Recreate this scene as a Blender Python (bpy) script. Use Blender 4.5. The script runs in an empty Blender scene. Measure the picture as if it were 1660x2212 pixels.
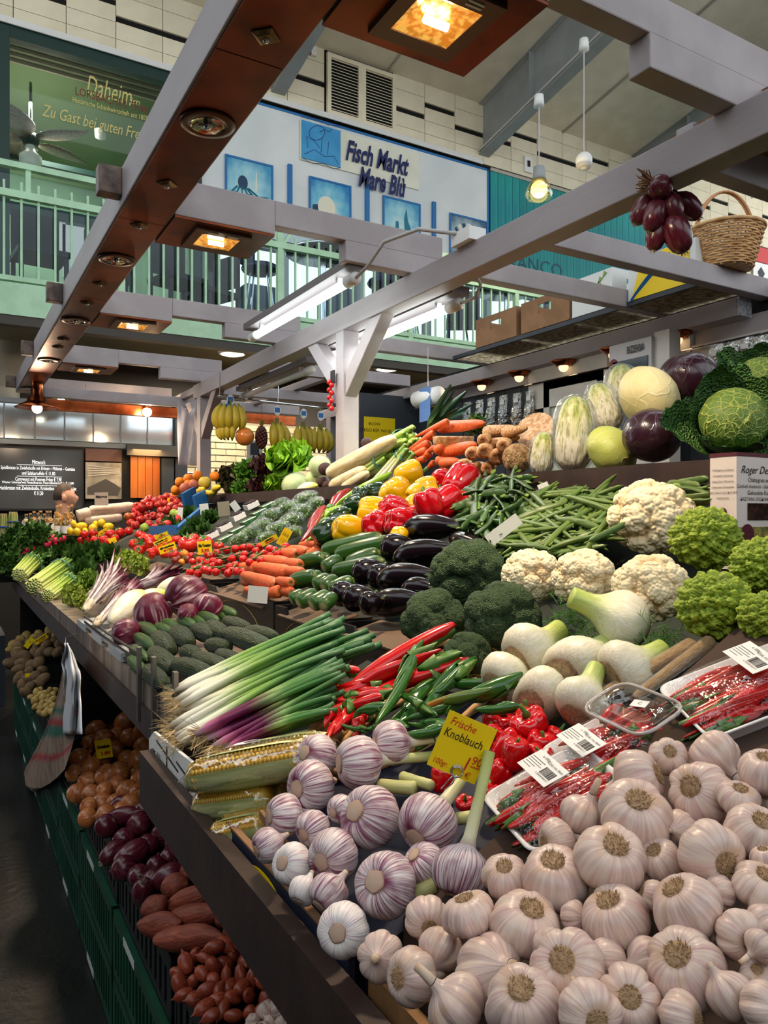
import bpy,math,random
import numpy as np
from mathutils import Vector,Matrix,Quaternion

# ------------------------------------------------------------------ camera
F,CX,CY,CAMZ=1620.0,830.0,1110.0,1.5
YAW=math.radians(30.3)
SA,CA=math.sin(YAW),math.cos(YAW)
FWD=np.array([SA,CA,0.0]);RGT=np.array([CA,-SA,0.0]);UP=np.array([0,0,1.0])
CAM=np.array([0,0,CAMZ])
scene=bpy.context.scene
COL=scene.collection
cam_d=bpy.data.cameras.new('camera');cam=bpy.data.objects.new('camera',cam_d);COL.objects.link(cam)
cam_d.sensor_fit='HORIZONTAL';cam_d.sensor_width=36.0;cam_d.lens=36.0*F/1660.0
cam_d.shift_y=(CY-1106.0)/1660.0
cam_d.clip_start=0.02;cam_d.clip_end=200
cam.location=(0,0,CAMZ);cam.rotation_euler=(math.pi/2,0,-YAW)
scene.camera=cam

# ------------------------------------------------------------------ world, large lights, exposure
w=bpy.data.worlds.new('hall_daylight');scene.world=w;w.use_nodes=True
w.node_tree.nodes['Background'].inputs[0].default_value=(0.90,0.96,1.0,1)
w.node_tree.nodes['Background'].inputs[1].default_value=1.65
scene.view_settings.view_transform='Standard';scene.view_settings.look='None'
scene.view_settings.exposure=0.35;scene.view_settings.gamma=1.0
scene.view_settings.use_curve_mapping=False
scene.cycles.max_bounces=6;scene.cycles.diffuse_bounces=3;scene.cycles.glossy_bounces=3;scene.cycles.transparent_max_bounces=14;scene.cycles.adaptive_threshold=0.02;scene.cycles.use_light_tree=False
scene.cycles.caustics_reflective=False;scene.cycles.caustics_refractive=False
scene.cycles.sample_clamp_indirect=4.0

def light(name,kind,loc,energy,col,size=0.1,aim=None,spot=None,blend=0.5,size_y=None):
    d=bpy.data.lights.new(name,kind);d.energy=energy;d.color=col
    if kind=='AREA':
        d.size=size
        if size_y:d.shape='RECTANGLE';d.size_y=size_y
    else:d.shadow_soft_size=size
    if kind=='SPOT':d.spot_size=spot;d.spot_blend=blend
    o=bpy.data.objects.new(name,d);COL.objects.link(o);o.location=loc
    if aim is not None:
        v=Vector(aim)-Vector(loc);o.rotation_euler=v.to_track_quat('-Z','Y').to_euler()
    return o

# ------------------------------------------------------------------ pixel to place
def ray(u,v):
    return FWD+RGT*((u-CX)/F)+UP*((CY-v)/F)
def P(u,v,t):return CAM+ray(u,v)*t
def onY(u,v,Y):r=ray(u,v);return CAM+r*(Y/r[1])
def onX(u,v,X):r=ray(u,v);return CAM+r*(X/r[0])
def onZ(u,v,z):r=ray(u,v);return CAM+r*((z-CAMZ)/r[2])
SLOPE,Z0=0.45,0.85
def surf_t(u,v,h=0.0):
    "depth of the sloping display surface (raised by h) along the line of sight"
    r=ray(u,v)
    d=SLOPE*r[0]-r[2];t=(CAMZ-Z0-h)/d if d>1e-3 else 99
    return min(t,5.95/r[1])      # the display ends at y = 6
def prof(x):return Z0+SLOPE*x
def crop(ox,oy,w):
    s=w/1660.0
    return lambda x,y:(ox+x*s,oy+y*s)

# ------------------------------------------------------------------ colour and materials
def S(r,g=None,b=None):
    if g is None:r,g,b=r
    f=lambda c:(c/255/12.92)if c<=10.3 else ((c/255+0.055)/1.055)**2.4
    return (f(r),f(g),f(b))
MATS={}
def mat(name,col=(200,200,200),col2=None,scale=8.0,detail=3.0,fac=(0.4,0.6),rough=0.5,metal=0.0,bump=0.0,bscale=40.0,
        spec=0.5,sss=0.0,coat=0.0,vcol=False,emis=0.0,alpha=1.0,trans=0.0,stretch=(1,1,1),rnd=0.0,space='Object',btype='noise',
        bdist=0.01,ior=1.45,sscol=None,wave=None,coatr=0.05,hrnd=0.0,sheen=0.0):
    if name in MATS:return MATS[name]
    m=bpy.data.materials.new(name);MATS[name]=m;m.use_nodes=True
    nt=m.node_tree;N=nt.nodes;L=nt.links;b=N['Principled BSDF']
    b.inputs['Roughness'].default_value=rough;b.inputs['Metallic'].default_value=metal
    b.inputs['Specular IOR Level'].default_value=spec;b.inputs['IOR'].default_value=ior
    b.inputs['Coat Weight'].default_value=coat;b.inputs['Coat Roughness'].default_value=coatr
    b.inputs['Transmission Weight'].default_value=trans;b.inputs['Alpha'].default_value=alpha
    if sss:
        b.inputs['Subsurface Weight'].default_value=sss;b.inputs['Subsurface Radius'].default_value=(0.01,0.006,0.003)
        b.inputs['Subsurface Scale'].default_value=0.6
    tc=N.new('ShaderNodeTexCoord');mp=N.new('ShaderNodeMapping');L.new(tc.outputs[space],mp.inputs[0]);mp.inputs['Scale'].default_value=stretch
    c=None
    if vcol:
        a=N.new('ShaderNodeAttribute');a.attribute_name='Col';c=a.outputs['Color']
    if col2 is not None:
        n=N.new('ShaderNodeTexNoise');n.inputs['Scale'].default_value=scale;n.inputs['Detail'].default_value=detail;L.new(mp.outputs[0],n.inputs[0])
        if wave:
            n=N.new('ShaderNodeTexWave');n.inputs['Scale'].default_value=scale;n.inputs['Distortion'].default_value=wave;n.inputs['Detail'].default_value=detail;L.new(mp.outputs[0],n.inputs[0])
        r=N.new('ShaderNodeMapRange');r.inputs[1].default_value,r.inputs[2].default_value=fac;L.new(n.outputs['Fac'],r.inputs[0])
        x=N.new('ShaderNodeMix');x.data_type='RGBA';L.new(r.outputs[0],x.inputs[0])
        if vcol:
            x.blend_type='MULTIPLY';L.new(c,x.inputs[6]);x.inputs[7].default_value=(*S(col2),1)
        else:
            x.inputs[6].default_value=(*S(col),1);x.inputs[7].default_value=(*S(col2),1)
        c=x.outputs[2]
    if c is None:
        g=N.new('ShaderNodeRGB');g.outputs[0].default_value=(*S(col),1);c=g.outputs[0]
    if rnd or hrnd:
        oi=N.new('ShaderNodeObjectInfo');h=N.new('ShaderNodeHueSaturation')
        r=N.new('ShaderNodeMapRange');r.inputs[3].default_value=1-rnd;r.inputs[4].default_value=1+rnd;L.new(oi.outputs['Random'],r.inputs[0])
        L.new(r.outputs[0],h.inputs['Value']);L.new(c,h.inputs['Color']);c=h.outputs[0]
        if hrnd:
            q=N.new('ShaderNodeMath');q.operation='MULTIPLY';q.inputs[1].default_value=7.31;L.new(oi.outputs['Random'],q.inputs[0])
            q2=N.new('ShaderNodeMath');q2.operation='FRACT';L.new(q.outputs[0],q2.inputs[0])
            r2=N.new('ShaderNodeMapRange');r2.inputs[3].default_value=.5-hrnd;r2.inputs[4].default_value=.5+hrnd;L.new(q2.outputs[0],r2.inputs[0]);L.new(r2.outputs[0],h.inputs['Hue'])
    L.new(c,b.inputs['Base Color'])
    if emis:
        L.new(c,b.inputs['Emission Color']);b.inputs['Emission Strength'].default_value=emis
    if bump:
        if btype=='voronoi':
            n=N.new('ShaderNodeTexVoronoi');n.inputs['Scale'].default_value=bscale;o=n.outputs['Distance']
        else:
            n=N.new('ShaderNodeTexNoise');n.inputs['Scale'].default_value=bscale;n.inputs['Detail'].default_value=4;o=n.outputs['Fac']
        L.new(mp.outputs[0],n.inputs['Vector'])
        bp=N.new('ShaderNodeBump');bp.inputs['Strength'].default_value=bump;bp.inputs['Distance'].default_value=bdist
        L.new(o,bp.inputs['Height']);L.new(bp.outputs[0],b.inputs['Normal'])
    return m
def film(name,tint=(255,255,255),rough=0.08,amount=0.12,bump=0.6,bscale=30.0,edge=.5):
    "thin clear film or pane: mostly clear, part glossy"
    if name in MATS:return MATS[name]
    m=bpy.data.materials.new(name);MATS[name]=m;m.use_nodes=True
    nt=m.node_tree;N=nt.nodes;L=nt.links;N.remove(N['Principled BSDF']);out=N['Material Output']
    t=N.new('ShaderNodeBsdfTransparent');t.inputs[0].default_value=(*S(tint),1)
    g=N.new('ShaderNodeBsdfGlossy');g.inputs['Roughness'].default_value=rough;g.inputs[0].default_value=(1,1,1,1)
    lw=N.new('ShaderNodeLayerWeight');lw.inputs[0].default_value=0.35
    r=N.new('ShaderNodeMapRange');r.inputs[3].default_value=amount;r.inputs[4].default_value=min(1,amount+edge);L.new(lw.outputs['Facing'],r.inputs[0])
    if bump:
        n=N.new('ShaderNodeTexNoise');n.inputs['Scale'].default_value=bscale;n.inputs['Detail'].default_value=3
        tc=N.new('ShaderNodeTexCoord');L.new(tc.outputs['Object'],n.inputs[0])
        bp=N.new('ShaderNodeBump');bp.inputs['Strength'].default_value=bump;bp.inputs['Distance'].default_value=.02;L.new(n.outputs['Fac'],bp.inputs['Height'])
        L.new(bp.outputs[0],g.inputs['Normal'])
    x=N.new('ShaderNodeMixShader');L.new(r.outputs[0],x.inputs[0]);L.new(t.outputs[0],x.inputs[1]);L.new(g.outputs[0],x.inputs[2])
    L.new(x.outputs[0],out.inputs[0])
    return m

# ------------------------------------------------------------------ geometry collector
class Geo:
    def __init__(s):s.V=[];s.Fc=[];s.C=[];s.n=0
    def add(s,V,Fc,col=None):
        V=np.asarray(V,float).reshape(-1,3);k=len(V)
        s.V.append(V);o=s.n
        s.Fc.extend([tuple(i+o for i in f)for f in Fc]);s.n+=k
        c=np.ones((k,3))if col is None else np.asarray(col,float)
        if c.ndim==1:c=np.tile(c,(k,1))
        s.C.append(c);return s
    def box(s,x0,x1,y0,y1,z0,z1,col=None,M=None):
        V=np.array([[x,y,z]for z in (z0,z1)for y in (y0,y1)for x in (x0,x1)],float)
        if M is not None:V=V@np.asarray(M)[:3,:3].T+np.asarray(M)[:3,3]
        return s.add(V,[(0,2,3,1),(4,5,7,6),(0,1,5,4),(2,6,7,3),(0,4,6,2),(1,3,7,5)],col)
    def prism(s,poly,d,col=None):
        "polygon of 3-D points pushed along vector d"
        A=np.asarray(poly,float);k=len(A);B=A+np.asarray(d,float)
        return s.add(np.vstack([A,B]),[tuple(range(k))[::-1],tuple(range(k,2*k))]+[(i,(i+1)%k,k+(i+1)%k,k+i)for i in range(k)],col)
    def bar(s,a,b,w,h,col=None):
        "rectangular bar from a to b: w across (horizontal), h upright"
        a=np.asarray(a,float);b=np.asarray(b,float);d=b-a;d=d/np.linalg.norm(d)
        up=np.array([0,0,1.])if abs(d[2])<.99 else np.array([0,1.,0])
        sd=np.cross(d,up);sd/=np.linalg.norm(sd);u2=np.cross(sd,d)
        pts=[a+sd*i*w/2+u2*j*h/2 for i,j in ((-1,-1),(1,-1),(1,1),(-1,1))]
        return s.prism(pts,b-a,col)
    def grid(s,A,closeu=False,closev=False,col=None,flip=False):
        A=np.asarray(A,float);nu,nv=A.shape[:2];Fc=[]
        for i in range(nu if closeu else nu-1):
            for j in range(nv if closev else nv-1):
                i2,j2=(i+1)%nu,(j+1)%nv
                q=(i*nv+j,i*nv+j2,i2*nv+j2,i2*nv+j)
                Fc.append(q[::-1]if flip else q)
        if col is not None:
            col=np.asarray(col,float)
            if col.ndim==3:col=col.reshape(-1,3)
        return s.add(A.reshape(-1,3),Fc,col)
    def lathe(s,prof,seg=16,fn=None,col=None,cap=True):
        "profile [(r,z)] turned about z; fn(theta, r, z) -> r, z (arrays)"
        p=np.asarray(prof,float);th=np.linspace(0,2*np.pi,seg,endpoint=False)
        T,R=np.meshgrid(th,p[:,0],indexing='ij');_,Z=np.meshgrid(th,p[:,1],indexing='ij')
        if fn:R,Z=fn(T,R,Z)
        A=np.stack([R*np.cos(T),R*np.sin(T),Z],-1)
        c=None
        if col is not None:
            c=np.asarray(col,float)
            if c.ndim==2:c=np.tile(c[None],(seg,1,1))
            elif c.ndim==1:c=np.tile(c,(seg,len(p),1))
        s.grid(A,closeu=True,col=c,flip=True)
        return s
    def tube(s,pts,rad,seg=8,col=None,cap=True,flat=1.0):
        p=np.asarray(pts,float);n=len(p);r=np.broadcast_to(np.asarray(rad,float),(n,))
        t=np.gradient(p,axis=0);t/=(np.linalg.norm(t,axis=1)[:,None]+1e-12)
        ref=np.array([0,0,1.])if abs(t[0][2])<.9 else np.array([1.,0,0])
        a=np.cross(t[0],ref);a/=np.linalg.norm(a);A=[]
        th=np.linspace(0,2*np.pi,seg,endpoint=False)
        for i in range(n):
            a=a-t[i]*a.dot(t[i]);a/=(np.linalg.norm(a)+1e-12);b=np.cross(t[i],a)
            A.append(p[i]+r[i]*(np.cos(th)[:,None]*a+flat*np.sin(th)[:,None]*b))
        c=None
        if col is not None:
            c=np.asarray(col,float);c=np.tile(c,(n,seg,1))if c.ndim==1 else np.tile(c[:,None,:],(1,seg,1))
        o=s.n
        s.grid(np.array(A),closev=True,col=c)
        if cap:
            s.Fc.append(tuple(o+j for j in range(seg))[::-1]);s.Fc.append(tuple(o+(n-1)*seg+j for j in range(seg)))
        return s
    def ball(s,c,r,seg=12,rings=8,col=None,fn=None):
        ph=np.linspace(0,np.pi,rings+1);th=np.linspace(0,2*np.pi,seg,endpoint=False)
        T,H=np.meshgrid(th,ph,indexing='ij');r=np.broadcast_to(np.asarray(r,float),(3,))
        D=np.stack([np.sin(H)*np.cos(T),np.sin(H)*np.sin(T),np.cos(H)],-1)
        if fn is not None:D=D*fn(D)[...,None]
        s.grid(np.asarray(c,float)+D*r,closeu=True,col=col,flip=False)
        return s
    def move(s,M,frm=0):
        "apply 4x4 to the blocks from index frm"
        M=np.asarray(M,float)
        for i in range(frm,len(s.V)):s.V[i]=s.V[i]@M[:3,:3].T+M[:3,3]
        return s
    def mesh(s,name,smooth=True):
        V=np.vstack(s.V);me=bpy.data.meshes.new(name)
        me.from_pydata(V.tolist(),[],s.Fc)
        at=me.color_attributes.new('Col','FLOAT_COLOR','POINT')
        C=np.ones((len(V),4));C[:,:3]=np.vstack(s.C);at.data.foreach_set('color',C.ravel())
        me.polygons.foreach_set('use_smooth',[bool(smooth)]*len(me.polygons))
        if not all(len(f)==4 for f in s.Fc[:1]):pass
        me.update();return me
def merge_poles(me):
    import bmesh
    bm=bmesh.new();bm.from_mesh(me);bmesh.ops.remove_doubles(bm,verts=bm.verts,dist=1e-5);bmesh.ops.recalc_face_normals(bm,faces=bm.faces);bm.to_mesh(me);bm.free();me.update();return me
def bevel(o,w=0.004,seg=2):
    m=o.modifiers.new('bevel','BEVEL');m.width=w;m.segments=seg;m.limit_method='ANGLE';return o

# ------------------------------------------------------------------ objects
def ob(name,geo,m=None,parent=None,smooth=False,loc=None,M=None):
    me=geo.mesh(name,smooth)if isinstance(geo,Geo)else geo
    o=bpy.data.objects.new(name,me);COL.objects.link(o)
    if m is not None and not (isinstance(geo,bpy.types.Mesh)and len(me.materials)):
        if len(me.materials)==0:me.materials.append(m)
    if parent is not None:o.parent=parent
    if loc is not None:o.location=loc
    if M is not None:o.matrix_local=Matrix(np.asarray(M).tolist())
    return o
def tag(o,label,cat,group=None):
    o['label']=label;o['category']=cat
    if group:o['group']=group
    return o
def struct(name,geo,m,smooth=False):
    o=ob(name,geo,m,smooth=smooth);o['kind']='structure';return o
def thing(name,label,cat,group=None,loc=(0,0,0),M=None):
    o=bpy.data.objects.new(name,None);COL.objects.link(o);o.empty_display_size=.05
    if M is not None:o.matrix_local=Matrix(np.asarray(M).tolist())
    else:o.location=loc
    return tag(o,label,cat,group)
def text(parent,name,body,m,M,size,align='CENTER',shear=0.0,space=1.0,width=None,bold=0.0):
    "lettering as a flat mesh; width (metres) stretches it to fit"
    if not body:return
    c=bpy.data.curves.new(name,'FONT');c.body=body;c.size=size;c.align_x=align;c.align_y='CENTER';c.shear=shear;c.space_character=space;c.resolution_u=2;c.offset=bold
    q=bpy.data.objects.new('tmp',c);COL.objects.link(q);bpy.context.view_layer.update();me=bpy.data.meshes.new_from_object(q.evaluated_get(bpy.context.evaluated_depsgraph_get()))
    bpy.data.objects.remove(q);bpy.data.curves.remove(c);me.name=name;me.materials.clear();me.materials.append(m)
    o=bpy.data.objects.new(name,me);COL.objects.link(o);o.parent=parent;M=np.asarray(M).copy()
    if width and len(me.vertices):xs=[v.co.x for v in me.vertices];M[:3,0]*=width/(max(xs)-min(xs))
    o.matrix_local=Matrix(M.tolist());return o
def frame_M(o,x,y,z=None):
    "4x4 with given origin, x axis and y axis (z = x cross y)"
    x=np.asarray(x,float);x=x/np.linalg.norm(x);y=np.asarray(y,float);y=y-x*x.dot(y);y/=np.linalg.norm(y)
    M=np.eye(4);M[:3,0]=x;M[:3,1]=y;M[:3,2]=np.cross(x,y);M[:3,3]=o;return M
def axis_M(o,zdir,scale=1.0,spin=0.0):
    "4x4 whose z axis points along zdir"
    z=np.asarray(zdir,float);z=z/np.linalg.norm(z);a=np.array([0,0,1.])if abs(z[2])<.95 else np.array([1.,0,0])
    x=np.cross(a,z);x/=np.linalg.norm(x);y=np.cross(z,x)
    c,s=math.cos(spin),math.sin(spin);x,y=x*c+y*s,y*c-x*s
    sc=np.broadcast_to(np.asarray(scale,float),(3,))
    M=np.eye(4);M[:3,0]=x*sc[0];M[:3,1]=y*sc[1];M[:3,2]=z*sc[2];M[:3,3]=o;return M
RS=np.random.RandomState(7)
# ================================================================== the hall
m_floor=mat('floor_concrete',(34,36,36),(16,17,17),scale=1.1,detail=6,fac=(.42,.6),rough=.32,bump=.25,bscale=30)
m_ceil=mat('ceiling_panel_paint',(232,221,200),(222,211,190),scale=3,rough=.8)
m_strip=mat('ceiling_strip',(178,172,160),rough=.7)
m_siding=mat('siding_beige',(232,222,196),(222,211,184),scale=2,rough=.7,rnd=.04)
m_dark=mat('slot_dark',(14,14,13),rough=.9)
m_steel=mat('rafter_grey',(156,160,160),(144,148,148),scale=2,rough=.55)
m_mint=mat('mint_paint',(184,224,188),(172,210,174),scale=6,rough=.45,bump=.1)
m_under=mat('soffit_paint',(150,138,104),(140,128,98),scale=1.5,rough=.8)
m_white=mat('sign_wall_white',(226,230,230),(212,218,220),scale=1.2,rough=.6)
m_teal=mat('teal_boards',(38,160,148),(20,128,140),scale=2.2,detail=6,stretch=(2,1,.25),rough=.6,rnd=.12)
m_blue=mat('sign_blue',(38,112,176),rough=.5)
m_navy=mat('navy_letters',(24,36,92),rough=.5)
m_dgreen=mat('dark_green_frame',(22,52,46),rough=.45)
m_green=mat('room_green',(122,146,114),(112,136,104),scale=1,rough=.8)
m_lilac=mat('stall_paint',(172,164,166),(160,151,153),scale=5,detail=5,stretch=(1,.3,1),rough=.55,bump=.08,bscale=60,rnd=.03)
m_copper=mat('copper_sheet',(128,62,32),(66,30,18),scale=4.5,detail=5,fac=(.35,.65),rough=.36,metal=.85)
m_copper2=mat('copper_polished',(190,104,62),(150,76,44),scale=8,rough=.25,metal=1)
m_brownboard=mat('brown_board',(58,40,34),(44,30,26),scale=9,detail=5,rough=.55,bump=.15,bscale=25)
m_black=mat('black_plastic',(22,22,24),rough=.45)
m_chrome=mat('chrome',(205,208,212),rough=.15,metal=1)
m_whitep=mat('white_plastic',(232,232,230),rough=.4)
m_cable=mat('grey_cable',(186,184,182),rough=.5)
m_glass=film('window_pane',(240,246,245),rough=.02,amount=.01,bump=0,edge=.05)
m_yellow=mat('price_card_yellow',(250,214,8),rough=.5)
m_ink=mat('marker_black',(18,18,20),rough=.5)
m_inkred=mat('marker_red',(206,40,24),rough=.5)
m_paper=mat('paper_white',(232,230,226),rough=.7)
m_card=mat('cardboard',(150,112,80),(138,102,72),scale=10,rough=.85,bump=.05)
m_dgrey=mat('dark_grey_boards',(62,66,74),(54,58,66),scale=3,rough=.6,rnd=.05)

def ceilz(y):return 8.0+(9.5-y)*.18
YW=9.5                                            # plane of the hall's far wall
struct('wall_front_light_block',Geo().box(-4.2,16,-4.2,-4.0,0,3.6),mat('light_block_grey',(120,112,104)))  # added out of view to keep low light off the produce
struct('wall_right_light_block',Geo().box(14,14.2,-4,9.4,0,5.2),mat('light_block_grey'))  # added out of view to limit low light from the right
struct('roof_front_light_block',Geo().prism([(-4,-4,ceilz(3)),(16,-4,ceilz(3)),(16,2.2,ceilz(3)),(-4,2.2,ceilz(3))],(0,0,.1)),mat('light_block_grey'))  # unseen slab added to cut sky light and reflections on the produce
struct('wall_left_light_block',Geo().box(-4.2,-4.0,-4,7,0,5.2),mat('light_block_dark',(70,66,62)))  # dark unseen wall added to shut off light from the left
floor=struct('floor',Geo().box(-5,14,-4,13,-.1,0),m_floor)
# sloping ceiling of panels
ce=struct('ceiling',Geo().prism([(-4,4.4,ceilz(4.4)+.06),(16,4.4,ceilz(4.4)+.06),(16,13.2,ceilz(13.2)+.06),(-4,13.2,ceilz(13.2)+.06)],(0,0,.1)),m_dark)
pw,pd=1.74,2.5
pme=Geo().prism([(0.008,0.008,0.0),(pw-.008,0.008,0),(pw-.008,pd-.008,-.18*(pd-.016)),(.008,pd-.008,-.18*(pd-.016))],(0,0,.05)).mesh('ceiling_panel',False);pme.materials.append(m_ceil)
for i in range(11):
    for j in range(2):
        y0=YW-(j+1)*pd
        ob('ceiling_panel',pme,None,ce,loc=(-3.1+i*pw,y0,ceilz(y0)))
sme=Geo().bar((0,0,0),(0,pd,-.18*pd),.03,.02).mesh('seam_strip',False);sme.materials.append(m_strip)
for i in range(3,11):
    for j in range(2):
        y0=YW-(j+1)*pd;ob('seam_strip',sme,None,ce,loc=(-3.1+i*pw,y0,ceilz(y0)-.012))
# steel rafters
for X in (3.88,7.38,10.85):
    g=Geo();t=.012
    for dz,wd in ((-.82,.2),(-.02,.2)):
        g.prism([(X-wd/2,YW,8.0+dz),(X+wd/2,YW,8.0+dz),(X+wd/2,YW,8.02+dz),(X-wd/2,YW,8.02+dz)],(0,-9,9*.18))
    g.prism([(X-t,YW,7.19),(X+t,YW,7.19),(X+t,YW,7.99),(X-t,YW,7.99)],(0,-9,9*.18))
    r=ob('steel_rafter',g,m_steel)
    tag(r,{3.88:'grey steel roof rafter mostly hidden behind the copper beam',7.38:'grey steel I-beam rafter beside the end of the white sign wall',10.85:'grey steel I-beam rafter seen through the basket handle'}[X],'rafter')
    for yy in (8.3,6.6,4.9):
        z=7.2+(YW-yy)*.18
        ob('stiffener',Geo().prism([(X-.09,yy,z),(X-.012,yy,z),(X-.012,yy,z+.78),(X-.09,yy,z+.78)],(0,.02,0)),m_steel,r)
    ob('conduit',Geo().tube([(X-.1,YW,7.24),(X-.1,.6,7.24+.18*8.9)],.02,6),m_cable,r)
# far wall: solid back for the siding above, sign wall, teal boards, windows below
wall=struct('wall_back',Geo().box(-4,16,YW+.02,YW+.2,7.0,8.3).box(2.75,7.52,YW+.02,YW+.2,5.2,7.0).box(7.52,16,YW+.02,YW+.2,5.2,7.0),m_dark)
pnl={}
def panel(x0,x1,z0,z1):
    k=(round(x1-x0,3),round(z1-z0,3))
    if k not in pnl:
        me=Geo().box(.004,k[0]-.004,0,.03,.003,k[1]-.003).mesh('siding_panel',False);me.materials.append(m_siding);pnl[k]=me
    ob('siding_panel',pnl[k],None,wall,loc=(x0,YW-.01,z0))
sw=.56
for i in range(28):
    x0=0.1+i*sw
    if 4.35<x0+.28<5.55:continue            # the louvred shutters stand here
    low=(i%3)!=2;zs=7.47 if low else 7.66
    zz=[7.06,7.26,zs,zs+.075,7.80,8.02]if low else [7.06,7.26,7.46,zs,zs+.075,8.02]
    for a,b in zip(zz[:-1],zz[1:]):
        if abs(a-zs)<1e-6:continue            # open vent slot
        panel(x0,x0+sw,a,b)
for i in range(3):
    tag(ob('wall_conduit',Geo().tube([(0.0,YW-.05-.02*i,7.10-.035*i),(7.3,YW-.05-.02*i,7.09-.035*i)],.016,6),m_whitep),['topmost','middle','lowest'][i]+' of three white conduits running above the white sign wall','pipe')
# louvred shutters
for k,(ua,ub)in enumerate(((704,779),(779,852))):
    a=onY(ua,180,YW)[0];b=onY(ub,180,YW)[0]
    sh=thing('louvred_shutter',['beige louvred vent shutter beside the red alarm box','beige louvred vent shutter nearer the grey rafter'][k],'shutter','louvred vent shutters',(a,YW-.06,7.10))
    W_=b-a;Hh=.86
    ob('frame',Geo().box(0,.06,0,.05,0,Hh).box(W_-.06,W_,0,.05,0,Hh).box(.06,W_-.06,0,.05,0,.06).box(.06,W_-.06,0,.05,Hh-.06,Hh).box(.06,W_-.06,.04,.05,.06,Hh-.06),m_siding,sh);ob('backing',Geo().box(.06,W_-.06,.036,.04,.06,Hh-.06),m_dark,sh)  # near-black backing stands in for the shade between the slats
    sl=Geo().prism([(.06,.0,0),(.06,.03,.022),(.06,.03,.03),(.06,0,.008)],(W_-.12,0,0)).mesh('slat',False);sl.materials.append(m_siding)
    for q in range(17):ob('slat',sl,None,sh,loc=(0,.004,.075+q*.0435))
al=thing('alarm_box','small red and white alarm box above the louvred shutter','alarm',None,tuple(onY(672,104,YW-.06)))
ob('body',Geo().box(-.06,.0,0,.06,-.07,.07),mat('alarm_red',(196,40,40)),al);ob('sounder',Geo().box(.01,.09,0,.05,-.08,.05),m_whitep,al)
wc=thing('wall_sensor','white square sensor on the beige siding above the teal boards','sensor',None,tuple(onY(1143,355,YW-.05)))
ob('body',Geo().box(-.08,.08,0,.05,-.13,.13),m_whitep,wc);ob('window',Geo().box(-.03,.03,-.006,0,-.04,.06),m_black,wc)

# white sign wall ------------------------------------------------
sg=struct('wall_sign',Geo().box(2.8,7.46,YW-.02,YW+.02,5.2,6.98),m_white)
ob('edge_strip',Geo().box(2.8,7.46,YW-.03,YW-.02,6.96,6.99).box(7.44,7.47,YW-.03,YW-.02,5.2,6.99),m_blue,sg)
def rectY(u0,v0,u1,v1,u2,v2,Y):   # top-left, top-right, bottom-left px -> x0,x1,z0,z1
    a=onY(u0,v0,Y);b=onY(u1,v1,Y);c=onY(u2,v2,Y);return a[0],b[0],c[2],(a[2]+b[2])/2
nb=thing('fish_market_sign','cream sign panel with dark blue script lettering on the white wall','sign',None,(0,YW-.03,0))
x0,x1,z0,z1=rectY(648,255,905,335,650,345,YW-.03)
ob('panel',Geo().box(x0,x1,-.012,0,z0,z1),mat('sign_cream',(232,232,216),(224,224,206),scale=2),nb)
xb=onY(732,300,YW)[0]
bp=ob('blue_plate',Geo().box(x0+.02,xb,-.03,-.012,z0+.02,z1-.01),mat('plate_blue',(70,158,212),(58,146,202),scale=3),nb)
def TY(x,z,dy=-.035):return frame_M((x,dy,z),(1,0,0),(0,0,1))
# engraved fish and boat drawing on the blue plate
cxp,czp=(x0+xb)/2,(z0+z1)/2
gl=Geo()
def arc(pts,r=.0035):gl.tube([(cxp+a,-.032,czp+b)for a,b in pts],r,4)
th=np.linspace(0,2*np.pi,22)
arc([(-.06+.12*math.cos(t),.14+.10*math.sin(t)+.04*math.cos(t))for t in th])
arc([(-.02,.16),(.06,.22),(.12,.2),(.17,.25)]);arc([(-.25,-.20),(-.1,-.1),(.05,-.16),(.2,-.12),(.27,-.22)])
arc([(-.28,-.26),(-.12,-.30),(.04,-.26),(.2,-.3),(.3,-.26)]);arc([(.0,-.12),(.02,.1)]);arc([(.1,-.12),(.12,.06)]);arc([(-.2,-.1),(-.22,.05),(-.1,.02),(-.02,-.06)])
arc([(-.3,.3),(-.1,.33),(.1,.29),(.28,.32)])
ob('fish_drawing',gl,m_navy,bp)
text(nb,'lettering','Fisch Markt',m_navy,TY((xb+x1)/2-.08,z1-.27),.40,shear=.35,width=1.06,bold=.012)
text(nb,'lettering','Mare Blù',m_navy,TY((xb+x1)/2+.0,z1-.60),.40,shear=.35,width=.80,bold=.012)
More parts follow.
